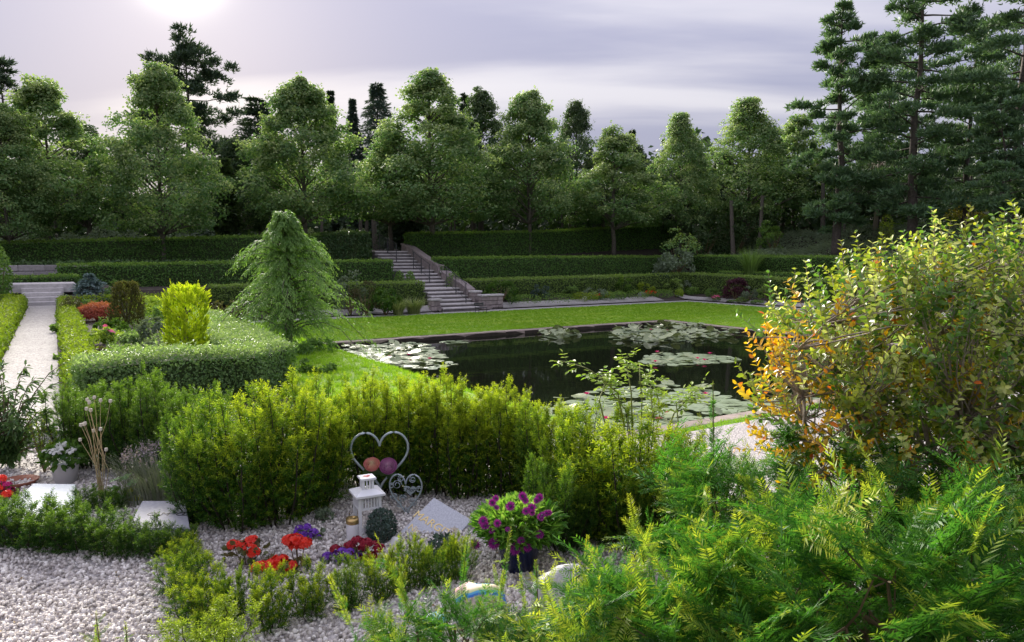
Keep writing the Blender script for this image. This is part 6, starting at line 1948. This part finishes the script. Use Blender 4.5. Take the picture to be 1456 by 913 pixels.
def rose(parent, u, v, mat, rad, tilt):
    q = atY(u, v, Yr - .03); base = np.array([q[0] - c0[0], -.03, q[2]])
    mb = MB()
    for ring_ in range(5):
        n = 3 + ring_; rr = rad * (.18 + .20 * ring_); hh = rad * (1.0 - .10 * ring_)
        for k in range(n):
            a0 = k * 6.283 / n + ring_ * .8; da = 6.283 / n * .75
            V = []
            for i, aa in enumerate(np.linspace(a0 - da, a0 + da, 5)):
                for j, (f, bul) in enumerate(((0, .35), (.45, 1.0), (1, .92 + .06 * ring_))):
                    V.append([rr * bul * math.cos(aa), rr * bul * math.sin(aa), (f - .45) * 1.5 * hh - .12 * rad * (i - 2) ** 2 / 4 * f])
            F = [[i * 3 + j, (i + 1) * 3 + j, (i + 1) * 3 + j + 1, i * 3 + j + 1] for i in range(4) for j in range(2)]
            V = np.array(V)
            ct, st_ = math.cos(tilt), math.sin(tilt)
            V = V @ np.array([[1, 0, 0], [0, ct, -st_], [0, st_, ct]]).T
            mb.add(V + base, [F], 0, ring_ / 4)
    o = mb.build('rose', mat, parent, False)
    lm = MB()
    for k in range(4):
        d = unit(np.array([math.cos(k * 1.6), .2, -.6 + .3 * math.sin(k)]))
        lm.scatter(scaled(LEAF6, .6, 1), frames(d[None], np.array([[0, -1.0, .4]])), base[None] + np.array([[0, .01, -rad * .6]]), .07)
    lm.build('rose_leaf', M['laurel'], o)
    return o


rose(hr_, 528, 662, M['rose_peach'], .046, R(35))
rose(hr_, 551, 665, M['rose_pink'], .050, R(50))

# --- scrollwork heart
Ys = 4.55
c1 = atY(577, 703, Ys)
sh = thing('scroll_heart', 'flat grey metal heart of scrollwork with Mor plate', 'ornament', (c1[0], Ys, 0), R(-4))
s_ = 24 / FPX * Ys
mb = MB()


def ribbon(mb, pts, w=.007, d=.004):
    tube(mb, pts, [w] * len(pts), 5)


ribbon(mb, [(heart_xy(a, 1)[0] * s_ * 1.06, 0, c1[2] + heart_xy(a, 1)[1] * s_ * 1.5 + .02) for a in np.linspace(0, 2 * math.pi, 44)], .0055)
mb.build('outline', M['zinc'], sh, True)
for (ox_, oz_, r_, a0, tw) in [(-.055, .045, .028, 0, 1.6), (.045, .072, .02, 2, 1.6), (.085, .025, .018, 1, 1.5), (-.075, -.01, .022, 3, 1.6), (-.02, -.02, .022, 0, 1.5), (.05, -.035, .024, 2, 1.5), (-.04, -.05, .018, 1, 1.4), (.01, -.075, .02, 2, 1.4), (-.03, .075, .018, 2, 1.4), (-.09, .04, .015, 1, 1.4), (0, .03, .016, 4, 1.3)]:
    f = np.linspace(0, 1, 16)
    part('scroll', M['zinc'], sh, lambda b: ribbon(b, [(ox_ + r_ * 1.15 * (1 - .7 * g_) * math.cos(a0 + g_ * tw * 6.283), 0, c1[2] + oz_ * 1.35 + r_ * 1.15 * (1 - .7 * g_) * math.sin(a0 + g_ * tw * 6.283)) for g_ in f], .0036), True)
hv = [(heart_xy(a, 1)[0] * .038 + .03, heart_xy(a, 1)[1] * .036 + .028) for a in np.linspace(0, 2 * math.pi, 25)[:-1]]
mb = MB(); n = len(hv)
mb.add([[a, -.006, c1[2] + b] for a, b in hv] + [[a, .004, c1[2] + b] for a, b in hv], [np.arange(n)[None], (np.arange(n) + n)[None, ::-1], [[i, (i + 1) % n, (i + 1) % n + n, i + n] for i in range(n)]])
mb.build('name_plate', M['zinc'], sh)
part('stake', M['zinc'], sh, lambda b: tube(b, [(0, 0, c1[2] - s_ * 1.4), (0, 0, -.05)], .005, 6))


def lettering(text, size, mat, parent, origin, xdir, ydir, depth=.0012, align='CENTER', name='lettering', shear=0):
    cu = bpy.data.curves.new(name, 'FONT'); cu.body = text; cu.size = size; cu.extrude = depth; cu.align_x = align; cu.align_y = 'CENTER'; cu.shear = shear
    cu.resolution_u = 3
    cu.materials.append(mat)
    tmp = bpy.data.objects.new(name, cu); COL.objects.link(tmp)
    bpy.context.view_layer.update()
    me = bpy.data.meshes.new_from_object(tmp.evaluated_get(bpy.context.evaluated_depsgraph_get()))
    bpy.data.objects.remove(tmp); me.name = name
    o = bpy.data.objects.new(name, me); COL.objects.link(o); o.parent = parent
    x = Vector(xdir).normalized(); y = (Vector(ydir) - x * Vector(ydir).dot(x)).normalized(); z = x.cross(y)
    mtx = Matrix((x, y, z)).transposed().to_4x4(); mtx.translation = Vector(origin)
    o.matrix_local = mtx
    return o


lettering('Mor', .034, M['black_letter'], sh, (.03, -.0075, c1[2] + .032), (1, 0, 0), (0, 0, 1), .001, shear=.25)

# --- gravestone: tilted rectangular slab
TI = R(32)
Yg = 4.25; cz = atY(618, 752, Yg)[2]
cP = np.array([colX(618, Yg, cz), Yg, cz]); nrm = np.array([0, -math.sin(TI), math.cos(TI)])


def onslab(u, v, off=0.0):
    d = ray(u, v); o_ = np.array([0, 0, CAMZ]); q = cP + nrm * off
    return o_ + d * (np.dot(q - o_, nrm) / np.dot(d, nrm))


A, B, Dp = onslab(617, 707), onslab(671, 739), onslab(563, 765)
ex = B - A; ey = A - Dp
ey = ey - unit(ex) * np.dot(ey, unit(ex)) * .6
Cc = A + ex * .5 - ey * .5
gs = thing('gravestone', 'tilted grey granite gravestone with gold lettering', 'gravestone', (Cc[0], Cc[1], 0))
mb = MB()
crn = [A - ey, A - ey + ex, A + ex, A]
inset = [q + (A + ex * .5 - ey * .5 - q) * .018 for q in crn]
V = [q - Cc * np.array([1, 1, 0]) for q in inset] + [q - nrm * .006 - Cc * np.array([1, 1, 0]) for q in crn] + [np.array([q[0], q[1], -.03]) - Cc * np.array([1, 1, 0]) for q in crn]
F = [[0, 1, 2, 3]] + [[4 + i, 4 + (i + 1) % 4, (i + 1) % 4, i] for i in range(4)] + [[8 + i, 8 + (i + 1) % 4, 4 + (i + 1) % 4, 4 + i] for i in range(4)]
mb.add(V, [F]); mb.build('slab', M['granite'], gs)
lo = lambda q: tuple(q - Cc * np.array([1, 1, 0]))
ux, uy = unit(ex), unit(ey)
lettering('MARGIT', .074, M['gold'], gs, lo(A + ex * .40 - ey * .45 + nrm * .0015), ux, uy)
lettering('Nie', .058, M['gold'], gs, lo(A + ex * .20 - ey * .70 + nrm * .0015), ux, uy)
# engraved flower emblem at the right
em = MB()
c_ = A + ex * .86 - ey * .34 + nrm * .002 - Cc * np.array([1, 1, 0])
for k in range(6):
    a = k * 1.047; pts = [c_ + (ux * math.cos(a + t_) + uy * math.sin(a + t_)) * r_ for t_, r_ in ((0, .004), (.35, .018), (0, .026), (-.35, .018), (0, .004))]
    tube(em, pts, .0014, 4)
tube(em, [c_ - uy * .005, c_ - uy * .05 + ux * .01, c_ - uy * .085], .0016, 4)
tube(em, [c_ - uy * .05 + ux * .008, c_ - uy * .045 + ux * .035, c_ - uy * .06 + ux * .012], .0014, 4)
em.build('flower_emblem', M['gold'], gs)

# --- grave candle
p = at(502, 772, 0)
ca = thing('grave_candle', 'frosted white grave candle with brass lid before the lantern', 'candle', p)
part('glass', M['candle'], ca, lambda b: lathe(b, [(.034, 0), (.037, .006), (.037, .11), (.034, .116)], sides=20), True)
part('lid', M['brass'], ca, lambda b: lathe(b, [(.036, .117), (.038, .12), (.038, .148), (.024, .152), (.020, .146)], sides=20), True)

# --- ball conifer beside the lantern and small succulent before the stone


def ball_plant(name, label, cat, u, v, wpx, mat, n, leaf, hmul=1.0, tip=(0, .8), aspect=.5):
    p = at(u, v, 0); r = wpx / FPX * p[1] / 2
    o = thing(name, label, cat, p); mb = MB()
    mound(mb, (0, 0, r * hmul), (r, r, r * hmul * 1.05), n, leaf, LEAF4, aspect, 0, tip, 0, .5, -.2, .3, zmin=-.85); mb.build('foliage', mat, o)
    tb = MB()
    for k in range(8): tube(tb, [(0, 0, -.02), (r * .6 * math.cos(k * .8), r * .6 * math.sin(k * .8), r * hmul * (.6 + .15 * (k % 4)))], [.006, .002], 4)
    tb.build('stems', M['stem_brown'], o)
    return o


ball_plant('dwarf_conifer', 'small round silvery green dwarf conifer beside the lantern', 'dwarf conifer', 543, 772, 40, M['cedar'], 1700, .02, 1.2)
ball_plant('succulent', 'small bluish leafy succulent in front of the gravestone', 'succulent', 630, 800, 38, M['cedar'], 420, .032, 1.0)
ball_plant('houseleek', 'small dark spiky plant on the gravel behind the violet flowers', 'plant', 462, 742, 22, M['juniper'], 200, .03, .8)

# --- flowering plants
petal5 = MB()
for k in range(5):
    a = k * 6.283 / 5; d = np.array([[math.cos(a), math.sin(a), .18]])
    petal5.scatter(scaled(LEAF6, .85, 1), frames(unit(d), np.array([[0, 0, 1.0]])), np.zeros((1, 3)), 1.0)
P5 = (np.concatenate(petal5.V), [np.concatenate([f for f, m in petal5.F])], np.zeros(sum(len(v) for v in petal5.V)))


def flower_plant(name, label, u, v, wpx, heads, mat, leafm, floret=.014, headr=.035, nfl=26, leafn=60, leaf=.045, hgt=.12, stems=True, headname='flower_head'):
    """heads: list of (u, v) pixels of the flower heads."""
    p = at(u, v, 0); o = thing(name, label, 'flowers', p)
    tb, lm = MB(), MB()
    r = wpx / FPX * p[1] / 2
    mound(lm, (0, 0, hgt * .45), (r, r * .7, hgt * .5), leafn, leaf, LEAF6, .9, 0, (0, .7), 0, .7, .0, .6, zmin=-.5)
    for (hu_, hv_) in heads:
        Yh = p[1] + rng.uniform(-.05, .05); q = atY(hu_, hv_, Yh) - p
        tube(tb, [(q[0] * .3, q[1] * .3, 0), (q[0] * .8, q[1] * .8, q[2] * .6), q], [.003, .0028, .0022], 5)
        mb = MB()
        d = rdirs(nfl * 2); d = d[d[:, 2] > -.3][:nfl]; n = len(d)
        P = q + d * headr * np.array([1, 1, .62]) * rng.uniform(.8, 1.05, (n, 1))
        nn = unit(d + np.array([0, -.1, .25])); x = np.cross(nn, rdirs(n))
        Rm = frames(x, nn)
        mb.scatter(P5, Rm, P, floret * rng.uniform(.8, 1.2, n), rng.uniform(0, .8, n)); mb.build(headname, mat, o)
    tb.build('stems', M['stem_brown'], o); lm.build('leaves', leafm, o)
    return o


flower_plant('geranium', 'straggly red geranium at the left end of the grave', 352, 806, 66, [(345, 775), (358, 768), (332, 774), (361, 785), (355, 779)], M['petal_red'], M['geranium_leaf'], .016, .032, 24, 80, .034, .16)
flower_plant('geranium', 'low red geranium in front, with three crowded flower heads', 395, 820, 70, [(369, 806), (386, 804), (398, 797), (410, 803), (392, 800)], M['petal_red'], M['geranium_leaf'], .018, .040, 32, 40, .035, .10)
flower_plant('geranium', 'red geranium on a tall bare stem before the violet flowers', 425, 812, 40, [(412, 768), (422, 774), (432, 772), (420, 767)], M['petal_red'], M['geranium_leaf'], .018, .038, 32, 22, .035, .06)
flower_plant('statice', 'violet statice clump behind the red geraniums', 436, 770, 50, [(424, 756), (436, 749), (446, 756), (440, 762), (432, 760), (450, 764), (426, 751)], M['petal_violet'], M['grey_leaf'], .010, .026, 34, 40, .03, .07)
flower_plant('statice', 'violet statice clump in front of the wine red flowers', 482, 802, 50, [(465, 790), (476, 787), (487, 783), (497, 784), (484, 795), (470, 797), (508, 790)], M['petal_violet'], M['grey_leaf'], .010, .024, 34, 30, .03, .06)
flower_plant('celosia', 'wine red velvety flowers beside the violet clump', 508, 802, 66, [(498, 775), (508, 768), (521, 771), (532, 775), (540, 780), (516, 779), (478, 780), (512, 795), (528, 790), (500, 782)], M['petal_wine'], M['grey_leaf'], .012, .030, 40, 30, .03, .07)

# --- potted purple daisies
rng = np.random.default_rng(83)
Yd = 3.75
pz = 0.0
px_ = colX(738, Yd, .35)
pot = thing('daisy_pot', 'glossy dark blue flower pot below the purple daisies', 'flower pot', (px_, Yd, 0), 0, None, (.85, .85, .9))
part('pot_body', M['pot'], pot, lambda b: lathe(b, [(.085, 0), (.10, .01), (.135, .17), (.150, .175), (.150, .20), (.130, .20), (.125, .16), (.02, .155)], sides=28), True)
part('soil', M['soil'], pot, lambda b: lathe(b, [(.122, .165), (.118, .172), (.01, .176)], sides=20))
da = thing('purple_daisies', 'bushy purple daisies growing in the dark blue pot', 'flowers', (px_, Yd, .17))
lm = MB(); tb = MB()
top = atY(738, 715, Yd)[2] - .17
RX = 68 / FPX * Yd
n = 2300
d = rdirs(n * 2); d = d[d[:, 2] > -.8][:n]; n = len(d)
P = d * np.array([RX, RX, top * .60]) * rng.uniform(.62, 1.0, (n, 1)) + np.array([0, 0, top * .47])
D = unit(d * np.array([1, 1, .6]) + np.array([0, 0, .35]) + rng.normal(size=(n, 3)) * .45)
_pr, _R, _P, _S, _T = scaled(LEAF6, .38, 1), frames(D, np.tile([0, 0, 1.0], (n, 1)) + rng.normal(size=(n, 3)) * .3), P - D * .02, .055 * rng.uniform(.7, 1.15, n), np.clip(rng.uniform(-.3, .5, n) + .3 * d[:, 2], 0, 1)
_rs = leaf_parts(da, _pr, _R, _P, _S, _T, M['daisy_leaf'], 240)
lm.scatter(_pr, _R[_rs], _P[_rs], _S[_rs], _T[_rs])
for k in range(40):
    q = P[k * 7]; tube(tb, [(q[0] * .1, q[1] * .1, 0), (q[0] * .6, q[1] * .6, q[2] * .6), q], [.004, .003, .002], 4)
tb.build('stems', M['stem_green'], da); lm.build('leaves', M['daisy_leaf'], da)['kind'] = 'stuff'
dm = MB()
for k in range(16):
    a = k * 6.283 / 16; dm.scatter(scaled(LEAF6, .32, 1), frames(unit(np.array([[math.cos(a), math.sin(a), .12 + .1 * (k % 2)]])), np.array([[0, 0, 1.0]])), np.zeros((1, 3)), 1.0)
lathe(dm, [(.24, .08), (.2, .16), (.02, .2)], sides=10, mat=1)
dme = dm.mesh('daisy', [M['petal_purple'], solid('daisy_eye', (.03, .01, .05), .6)])
fl = [(726, 720, 1), (700, 715, .8), (705, 709, .7), (706, 722, .6), (743, 706, .9), (747, 712, .7), (767, 708, .9), (763, 712, .7), (756, 722, .9), (748, 727, .8), (757, 729, .7), (771, 733, .8), (768, 736, .8), (777, 730, .7), (781, 729, .6), (687, 741, 1), (690, 748, 1), (707, 744, .8), (700, 755, .7), (675, 775, 1.1), (702, 773, 1.2), (733, 781, 1.2), (741, 769, .8), (750, 778, .9), (767, 760, .9), (722, 753, .6)]
for (fu, fv, fs) in fl:
    fx = (fu - 738) / 62; fz = (738 - fv + 12) / 58
    yy = -RX * math.sqrt(max(.05, 1 - fx * fx * .8 - max(-.6, min(1, fz)) ** 2 * .6)) * .95
    q = atY(fu, fv, Yd + yy) - np.array([px_, Yd, .17])
    o = bpy.data.objects.new('flower', dme); COL.objects.link(o); o.parent = da
    o.location = q; s_f = .030 * fs; o.scale = (s_f,) * 3
    o.rotation_euler = (R(rng.uniform(30, 75)), R(rng.uniform(-25, 25)), rng.uniform(-.4, .4))

# --- painted stones


def boulder(name, label, cat, u, v, wpx, hpx, mat, depth=.5, rz=0, seed=0):
    p = at(u, v, 0); r = wpx / FPX * p[1] / 2; h = hpx / FPX * p[1]
    o = thing(name, label, cat, p, rz); V, F = ico(3)
    k = 1 + .10 * np.sin(V @ np.array([2.1, 1.3, 2.9]) + seed) + .07 * np.sin(V @ np.array([-4.1, 3.3, 1.9]) + seed * 2) + .03 * np.sin(V @ np.array([9., -7., 8.]) + seed)
    V = np.sign(V) * np.abs(V) ** .9 * k[:, None] * np.array([r, r * depth, h * .55]) + np.array([0, 0, h * .42])
    mb = MB(); mb.add(V, [F]); mb.build('stone', mat, o, True)
    return o, p, r, h


m, t_ = newmat('rainbow_stone'); _N = t_.nodes.new; _L = t_.links.new
_tc = _N('ShaderNodeTexCoord'); _sx = _N('ShaderNodeSeparateXYZ'); _L(_tc.outputs['Object'], _sx.inputs[0])
rb_c = (0.0, .045); 
_cx = _N('ShaderNodeMath'); _cx.operation = 'MULTIPLY'; _L(_sx.outputs[0], _cx.inputs[0]); _cx.inputs[1].default_value = .88
_cz = _N('ShaderNodeMath'); _cz.operation = 'SUBTRACT'; _L(_sx.outputs[2], _cz.inputs[0]); _cz.inputs[1].default_value = .085
_cb = _N('ShaderNodeCombineXYZ'); _L(_cx.outputs[0], _cb.inputs[0]); _L(_cz.outputs[0], _cb.inputs[1])
_ln = _N('ShaderNodeVectorMath'); _ln.operation = 'LENGTH'; _L(_cb.outputs[0], _ln.inputs[0])
_mr = _N('ShaderNodeMapRange'); _L(_ln.outputs['Value'], _mr.inputs[0]); _mr.inputs[1].default_value = .098; _mr.inputs[2].default_value = .136
_cr = _N('ShaderNodeValToRGB'); _cr.color_ramp.interpolation = 'CONSTANT'; _L(_mr.outputs[0], _cr.inputs[0])
_e = _cr.color_ramp.elements; _e[0].position = 0; _e[0].color = (0, 0, 0, 0); _e[1].position = .97; _e[1].color = (0, 0, 0, 0)
for q, c in ((.03, (.03, .16, .55)), (.26, (.10, .38, .62)), (.45, (.62, .68, .34)), (.62, (.75, .60, .42)), (.80, (.62, .36, .38))):
    x = _e.new(q); x.color = (*c, 1)
_nz = _N('ShaderNodeTexNoise'); _nz.inputs['Scale'].default_value = 70; _nz.inputs['Detail'].default_value = 5; _L(_tc.outputs['Object'], _nz.inputs['Vector'])
_rr = _N('ShaderNodeMapRange'); _rr.inputs[1].default_value = .35; _rr.inputs[2].default_value = .65; _L(_nz.outputs[0], _rr.inputs[0])
_mx = _N('ShaderNodeMix'); _mx.data_type = 'RGBA'; _L(_rr.outputs[0], _mx.inputs[0]); _mx.inputs[6].default_value = (.30, .25, .24, 1); _mx.inputs[7].default_value = (.56, .49, .46, 1)
_m2 = _N('ShaderNodeMix'); _m2.data_type = 'RGBA'; _L(_cr.outputs['Alpha'], _m2.inputs[0]); _L(_mx.outputs[2], _m2.inputs[6]); _L(_cr.outputs['Color'], _m2.inputs[7])
_p = _N('ShaderNodeBsdfPrincipled'); _p.inputs['Roughness'].default_value = .7; _L(_m2.outputs[2], _p.inputs['Base Color'])
_o = _N('ShaderNodeOutputMaterial'); _L(_p.outputs[0], _o.inputs[0])
boulder('painted_stone', 'rounded stone painted with a blue and yellow rainbow arch', 'painted stone', 686, 893, 82, 74, m, .6, R(4), 1)
st_, p, r, h = boulder('memorial_stone', 'pale rough boulder with dark marks beside the blue pot', 'stone', 800, 880, 92, 84, M['boulder'], .6, R(-14), 3.5)
mk = MB()
for (x0, z0_, x1, z1_) in ((-.06, .14, -.045, .115), (-.075, .10, -.05, .085), (.035, .205, .085, .225), (-.02, .12, .0, .06), (.02, .10, .03, .05)):
    def sf(x_, z_):
        q = 1 - (x_ / r) ** 2 - ((z_ - h * .42) / (h * .55)) ** 2
        return (x_, -r * .6 * math.sqrt(max(.02, q)) * 1.02 - .004, z_)
    tube(mk, [sf(x0, z0_), sf((x0 + x1) / 2, (z0_ + z1_) / 2), sf(x1, z1_)], [.004, .006, .003], 5)
mk.build('dark_mark', M['black_letter'], st_)
M['turq'] = solid('turquoise_stone', (.78, .80, .78), .4, c2=(.04, .46, .56), scale=22, detail=1)
boulder('painted_stone', 'small turquoise and white painted stone on the gravel', 'painted stone', 620, 896, 36, 28, M['turq'], .8, .3, 2)
boulder('stone', 'small grey round stone leaning at the rainbow stone', 'stone', 655, 898, 24, 26, M['grey_stone'], .9, .1, 4)
boulder('stone', 'whitish rock at the lower left corner of the gravestone', 'stone', 562, 776, 17, 13, M['white_stone'], .8, .1, 5)

# ------------------------------------------------------------------ graves at the left
rng = np.random.default_rng(91)


def flat_slab(name, label, px, mat, thick=.10, z=.10, tilt=0.0):
    q = [at(u, v, z) for u, v in px]; c = np.mean(q, 0)
    o = thing(name, label, 'gravestone', (c[0], c[1], 0)); mb = MB()
    V = [a - np.array([c[0], c[1], 0]) for a in q]; ins = [v * np.array([.975, .975, 1]) for v in V]
    dn = [v - np.array([0, 0, .008]) for v in V]; bt = [np.array([v[0], v[1], -.02]) for v in V]
    n = len(V)
    mb.add(ins + dn + bt, [np.arange(n)[None], [[n + i, n + (i + 1) % n, (i + 1) % n, i] for i in range(n)], [[2 * n + i, 2 * n + (i + 1) % n, n + (i + 1) % n, n + i] for i in range(n)]])
    mb.build('slab', mat, o)
    return o, c


flat_slab('grave_slab', 'pale bluish grave slab at the left among the yews', [(-16, 742), (104, 740), (108, 688), (48, 687)], M['granite_blue'], z=.14)
gsl, c = flat_slab('grave_slab', 'grey grave slab with black lettering below the lavender', [(180, 752), (270, 750), (264, 712), (202, 712)], M['granite_grey'], z=.12)
q0, q1 = at(196, 741, .1215), at(275, 741, .1215)
for txt, uu in (('C', 215), ('I', 222), ('M', 235), ('C', 256), ('L', 263)):
    lettering(txt, .075, M['black_letter'], gsl, tuple(at(uu, 731, .1215) - np.array([c[0], c[1], 0])), (1, 0.02, 0), (.25, 1, 0), .0006)

ql = at(228, 712, 0)
lv = thing('lavender', 'grey green lavender clump drooping over the grey slab', 'lavender', (ql[0], ql[1] + .05, 0)); mb = MB(); h = atY(235, 640, ql[1])[2]
blades(mb, 900, .75, h * 1.05, .006, .55, (0, .6)); mb.build('foliage', M['lavender'], lv)
hd = MB(); n = 140; a = rng.uniform(0, 6.28, n); rr = .26 * np.sqrt(rng.uniform(0, 1, n)); P = np.column_stack([rr * np.cos(a), rr * np.sin(a), h * (1.08 - .9 * rr) * rng.uniform(.85, 1.05, n)])
for i in range(6): leafcloud(hd, P + np.array([0, 0, .009 * i]), rdirs(n), .016, LEAF4, .6)
hd.build('flower_spikes', leafmat('faded_lavender_flower', (.20, .16, .19), (.34, .28, .32), None, .2), lv)

# lobed leaf plant
ql = at(182, 715, 0)
lb = thing('lobed_leaf_plant', 'pale green plant with round lobed leaves left of the lavender', 'plant', ql)
lobe = MB(); av = np.linspace(R(20), R(340), 15); rv = .8 + .2 * np.cos(av * 5); lobe.add([[0, 0, 0]] + [[-r_ * math.sin(a) , r_ * -math.cos(a) , .12 * abs(math.sin(a))] for a, r_ in zip(av, rv)], [[[0, i, i + 1] for i in range(1, 15)]])
lme = lobe.mesh('leaf', M['ivy_pale'])
lobe.T[0] = np.full(16, .95); lme_y = lobe.mesh('leaf', M['ivy_pale'])
tb = MB()
for (u, v, s_l, yel) in [(166, 682, .075, 0), (178, 680, .07, 0), (190, 686, .06, 0), (160, 706, .07, 0), (172, 710, .08, 0), (184, 705, .06, 0), (194, 712, .08, 1), (170, 722, .06, 0), (186, 698, .06, 1), (156, 716, .05, 0), (180, 724, .06, 0), (165, 695, .05, 0)]:
    q = atY(u, v, ql[1] - rng.uniform(0, .08)) - ql
    o = bpy.data.objects.new('leaf', lme_y if yel else lme); COL.objects.link(o); o.parent = lb
    o.location = q; o.scale = (s_l * .8,) * 3; o.rotation_euler = (rng.uniform(.2, .7), rng.uniform(-.4, .4), rng.uniform(-1, 1))
    if yel: o['label'] = 'yellowing lobed leaf'
    tube(tb, [(0, 0, -.02), q * np.array([.6, .6, .5]), q], [.003, .0025, .002], 4)
tb.build('stems', M['stem_green'], lb)

# dry poppy stalks
ql = at(146, 712, 0); dp = thing('dry_poppy', 'dry straw coloured stalks with pale seed heads', 'dried flowers', ql)
tb = MB()
for (u, v) in [(115, 605), (119, 604), (121, 603), (134, 566), (143, 570), (157, 571), (124, 569), (127, 573), (123, 582), (129, 584), (133, 613), (143, 611), (114, 626), (151, 640)]:
    Yh = ql[1] + rng.uniform(-.1, .1); q = atY(u, v, Yh) - ql
    bend = np.array([rng.uniform(-.05, .05), 0, 0])
    tube(tb, [(rng.uniform(-.015, .015), rng.uniform(-.02, .02), -.02), (q[0] * .15, q[1] * .3, q[2] * .45) + bend, (q[0] * .65, q[1] * .7, q[2] * .8), q], [.0028, .0022, .0016, .0012], 5)
    part('seed_head', M['seedhead'], dp, lambda b: lathe(b, [(.002, -.010), (.009, -.006), (.0115, .002), (.009, .010), (.011, .013), (.003, .015)], q, 9), True)
tb.build('stalks', M['straw'], dp)

# white flowers in a pot
qp = at(88, 690, 0)
wp = thing('flower_pot', 'white pot of white flowers behind the bluish slab', 'flower pot', (qp[0], qp[1] + .05, 0))
part('pot_body', M['pot_white'], wp, lambda b: lathe(b, [(.07, 0), (.09, .15), (.1, .155), (.1, .17), (.08, .17), (.01, .15)], sides=20), True)
lm = MB(); mound(lm, (0, 0, .20), (.14, .13, .09), 260, .05, LEAF6, .6, 0, (0, .5), zmin=-.6); lm.build('leaves', M['yew_dark'], wp)
for k in range(16):
    a = rng.uniform(0, 6.28); r_ = .11 * math.sqrt(rng.uniform(0, 1)); mb = MB(); d = rdirs(14); d[:, 2] = np.abs(d[:, 2])
    c_ = np.array([r_ * math.cos(a), r_ * math.sin(a) - .02, .295 - r_ * .5]); nn = unit(d + [0, 0, .4])
    mb.scatter(P5, frames(np.cross(nn, rdirs(14)), nn), c_ + d * .022, .013); mb.build('flower', M['petal_white'], wp)
flower_plant('pelargonium', 'red and magenta flowers at the left edge by the bluish slab', 4, 712, 44, [(-2, 686), (8, 690), (12, 697), (4, 698), (-6, 700)], M['petal_magenta'], M['geranium_leaf'], .016, .035, 26, 60, .04, .12)
flower_plant('pelargonium', 'scarlet flowers low at the left edge under the dark shrub', 0, 718, 30, [(2, 680), (10, 702), (-4, 694)], M['petal_red'], M['geranium_leaf'], .016, .030, 22, 20, .04, .1)
qt = at(27, 690, 0)
tp_ = thing('plant_dish', 'flat brown dish lying behind the bluish slab', 'dish', qt)
part('dish', M['terracotta'], tp_, lambda b: lathe(b, [(.10, 0), (.13, .04), (.125, .042), (.09, .012), (.01, .01)], sides=22), True)

# dark leafy shrub at left edge, thin golden shrub beside it
qs = at(14, 690, 0)
Y = 5.6
ds = thing('elder_shrub', 'dark green arching shrub at the left edge beside the path', 'shrub', (colX(8, Y, .5), Y, 0))
tb, lm = MB(), MB(); _el = []
for k in range(46):
    a = rng.uniform(0, 6.28); r_ = rng.uniform(.12, .46); zt = rng.uniform(.25, .88)
    e = np.array([r_ * math.cos(a), r_ * math.sin(a) * .8, zt]); f = np.linspace(0, 1, 6)
    pts = np.column_stack([e[0] * f ** 1.5, e[1] * f ** 1.5, zt * np.sin(f * 1.75) / math.sin(1.75) if False else zt * f ** .8]); pts[-1, 2] -= .06
    tube(tb, pts, np.linspace(.008, .002, 6), 4, cap=False)
    m_ = 44; g_ = rng.uniform(.12, 1, m_); lp = np.stack([np.interp(g_, f, pts[:, i]) for i in range(3)], -1)
    D = unit(np.array([math.cos(a), math.sin(a), -.2])[None] + rng.normal(size=(m_, 3)) * .7)
    _el.append((frames(D, np.tile([0, 0, 1.0], (m_, 1))), lp, .085 * rng.uniform(.6, 1.1, m_), rng.uniform(0, .4, m_)))
_R, _P, _S, _T = (np.concatenate([k_[i] for k_ in _el]) for i in range(4)); _pr = scaled(LEAF6, .30, 1)
_rs = leaf_parts(ds, _pr, _R, _P, _S, _T, M['laurel'], 220)
lm.scatter(_pr, _R[_rs], _P[_rs], _S[_rs], _T[_rs])
tb.build('stems', M['stem_brown'], ds); lm.build('leaves', M['laurel'], ds)['kind'] = 'stuff'
Y = 5.45
gsb = thing('thin_shrub', 'thin yellowish young shrub left of the white flower pot', 'shrub', (colX(60, Y, .3), Y, 0)); tb, lm = MB(), MB()
for k in range(9):
    e = np.array([rng.uniform(-.10, .10), rng.uniform(-.08, .08), rng.uniform(.3, .52)]); tube(tb, [(0, 0, 0), e * [.5, .5, .5], e], [.004, .003, .0015], 4)
    m_ = 24; g_ = rng.uniform(.3, 1, m_); leafcloud(lm, e[None] * g_[:, None], rdirs(m_), .024, LEAF4, .5, tone=rng.uniform(0, .5, m_))
tb.build('stems', M['stem_brown'], gsb); lm.build('leaves', M['goldhedge'], gsb)
yew_px('small', 2, 'young yellow shrub sprouting at the bottom edge below the slanting row', 300, 2.75, 858, 1.3, 'goldhedge', name='young_shrub', cat='shrub')
shrub('bush', 'low dark heather behind the grey slab near the big yew clump', 'bush', 262, 4.9, .33, 40, M['yew_dark'], .03, 500, 0, core=False, zb=0)
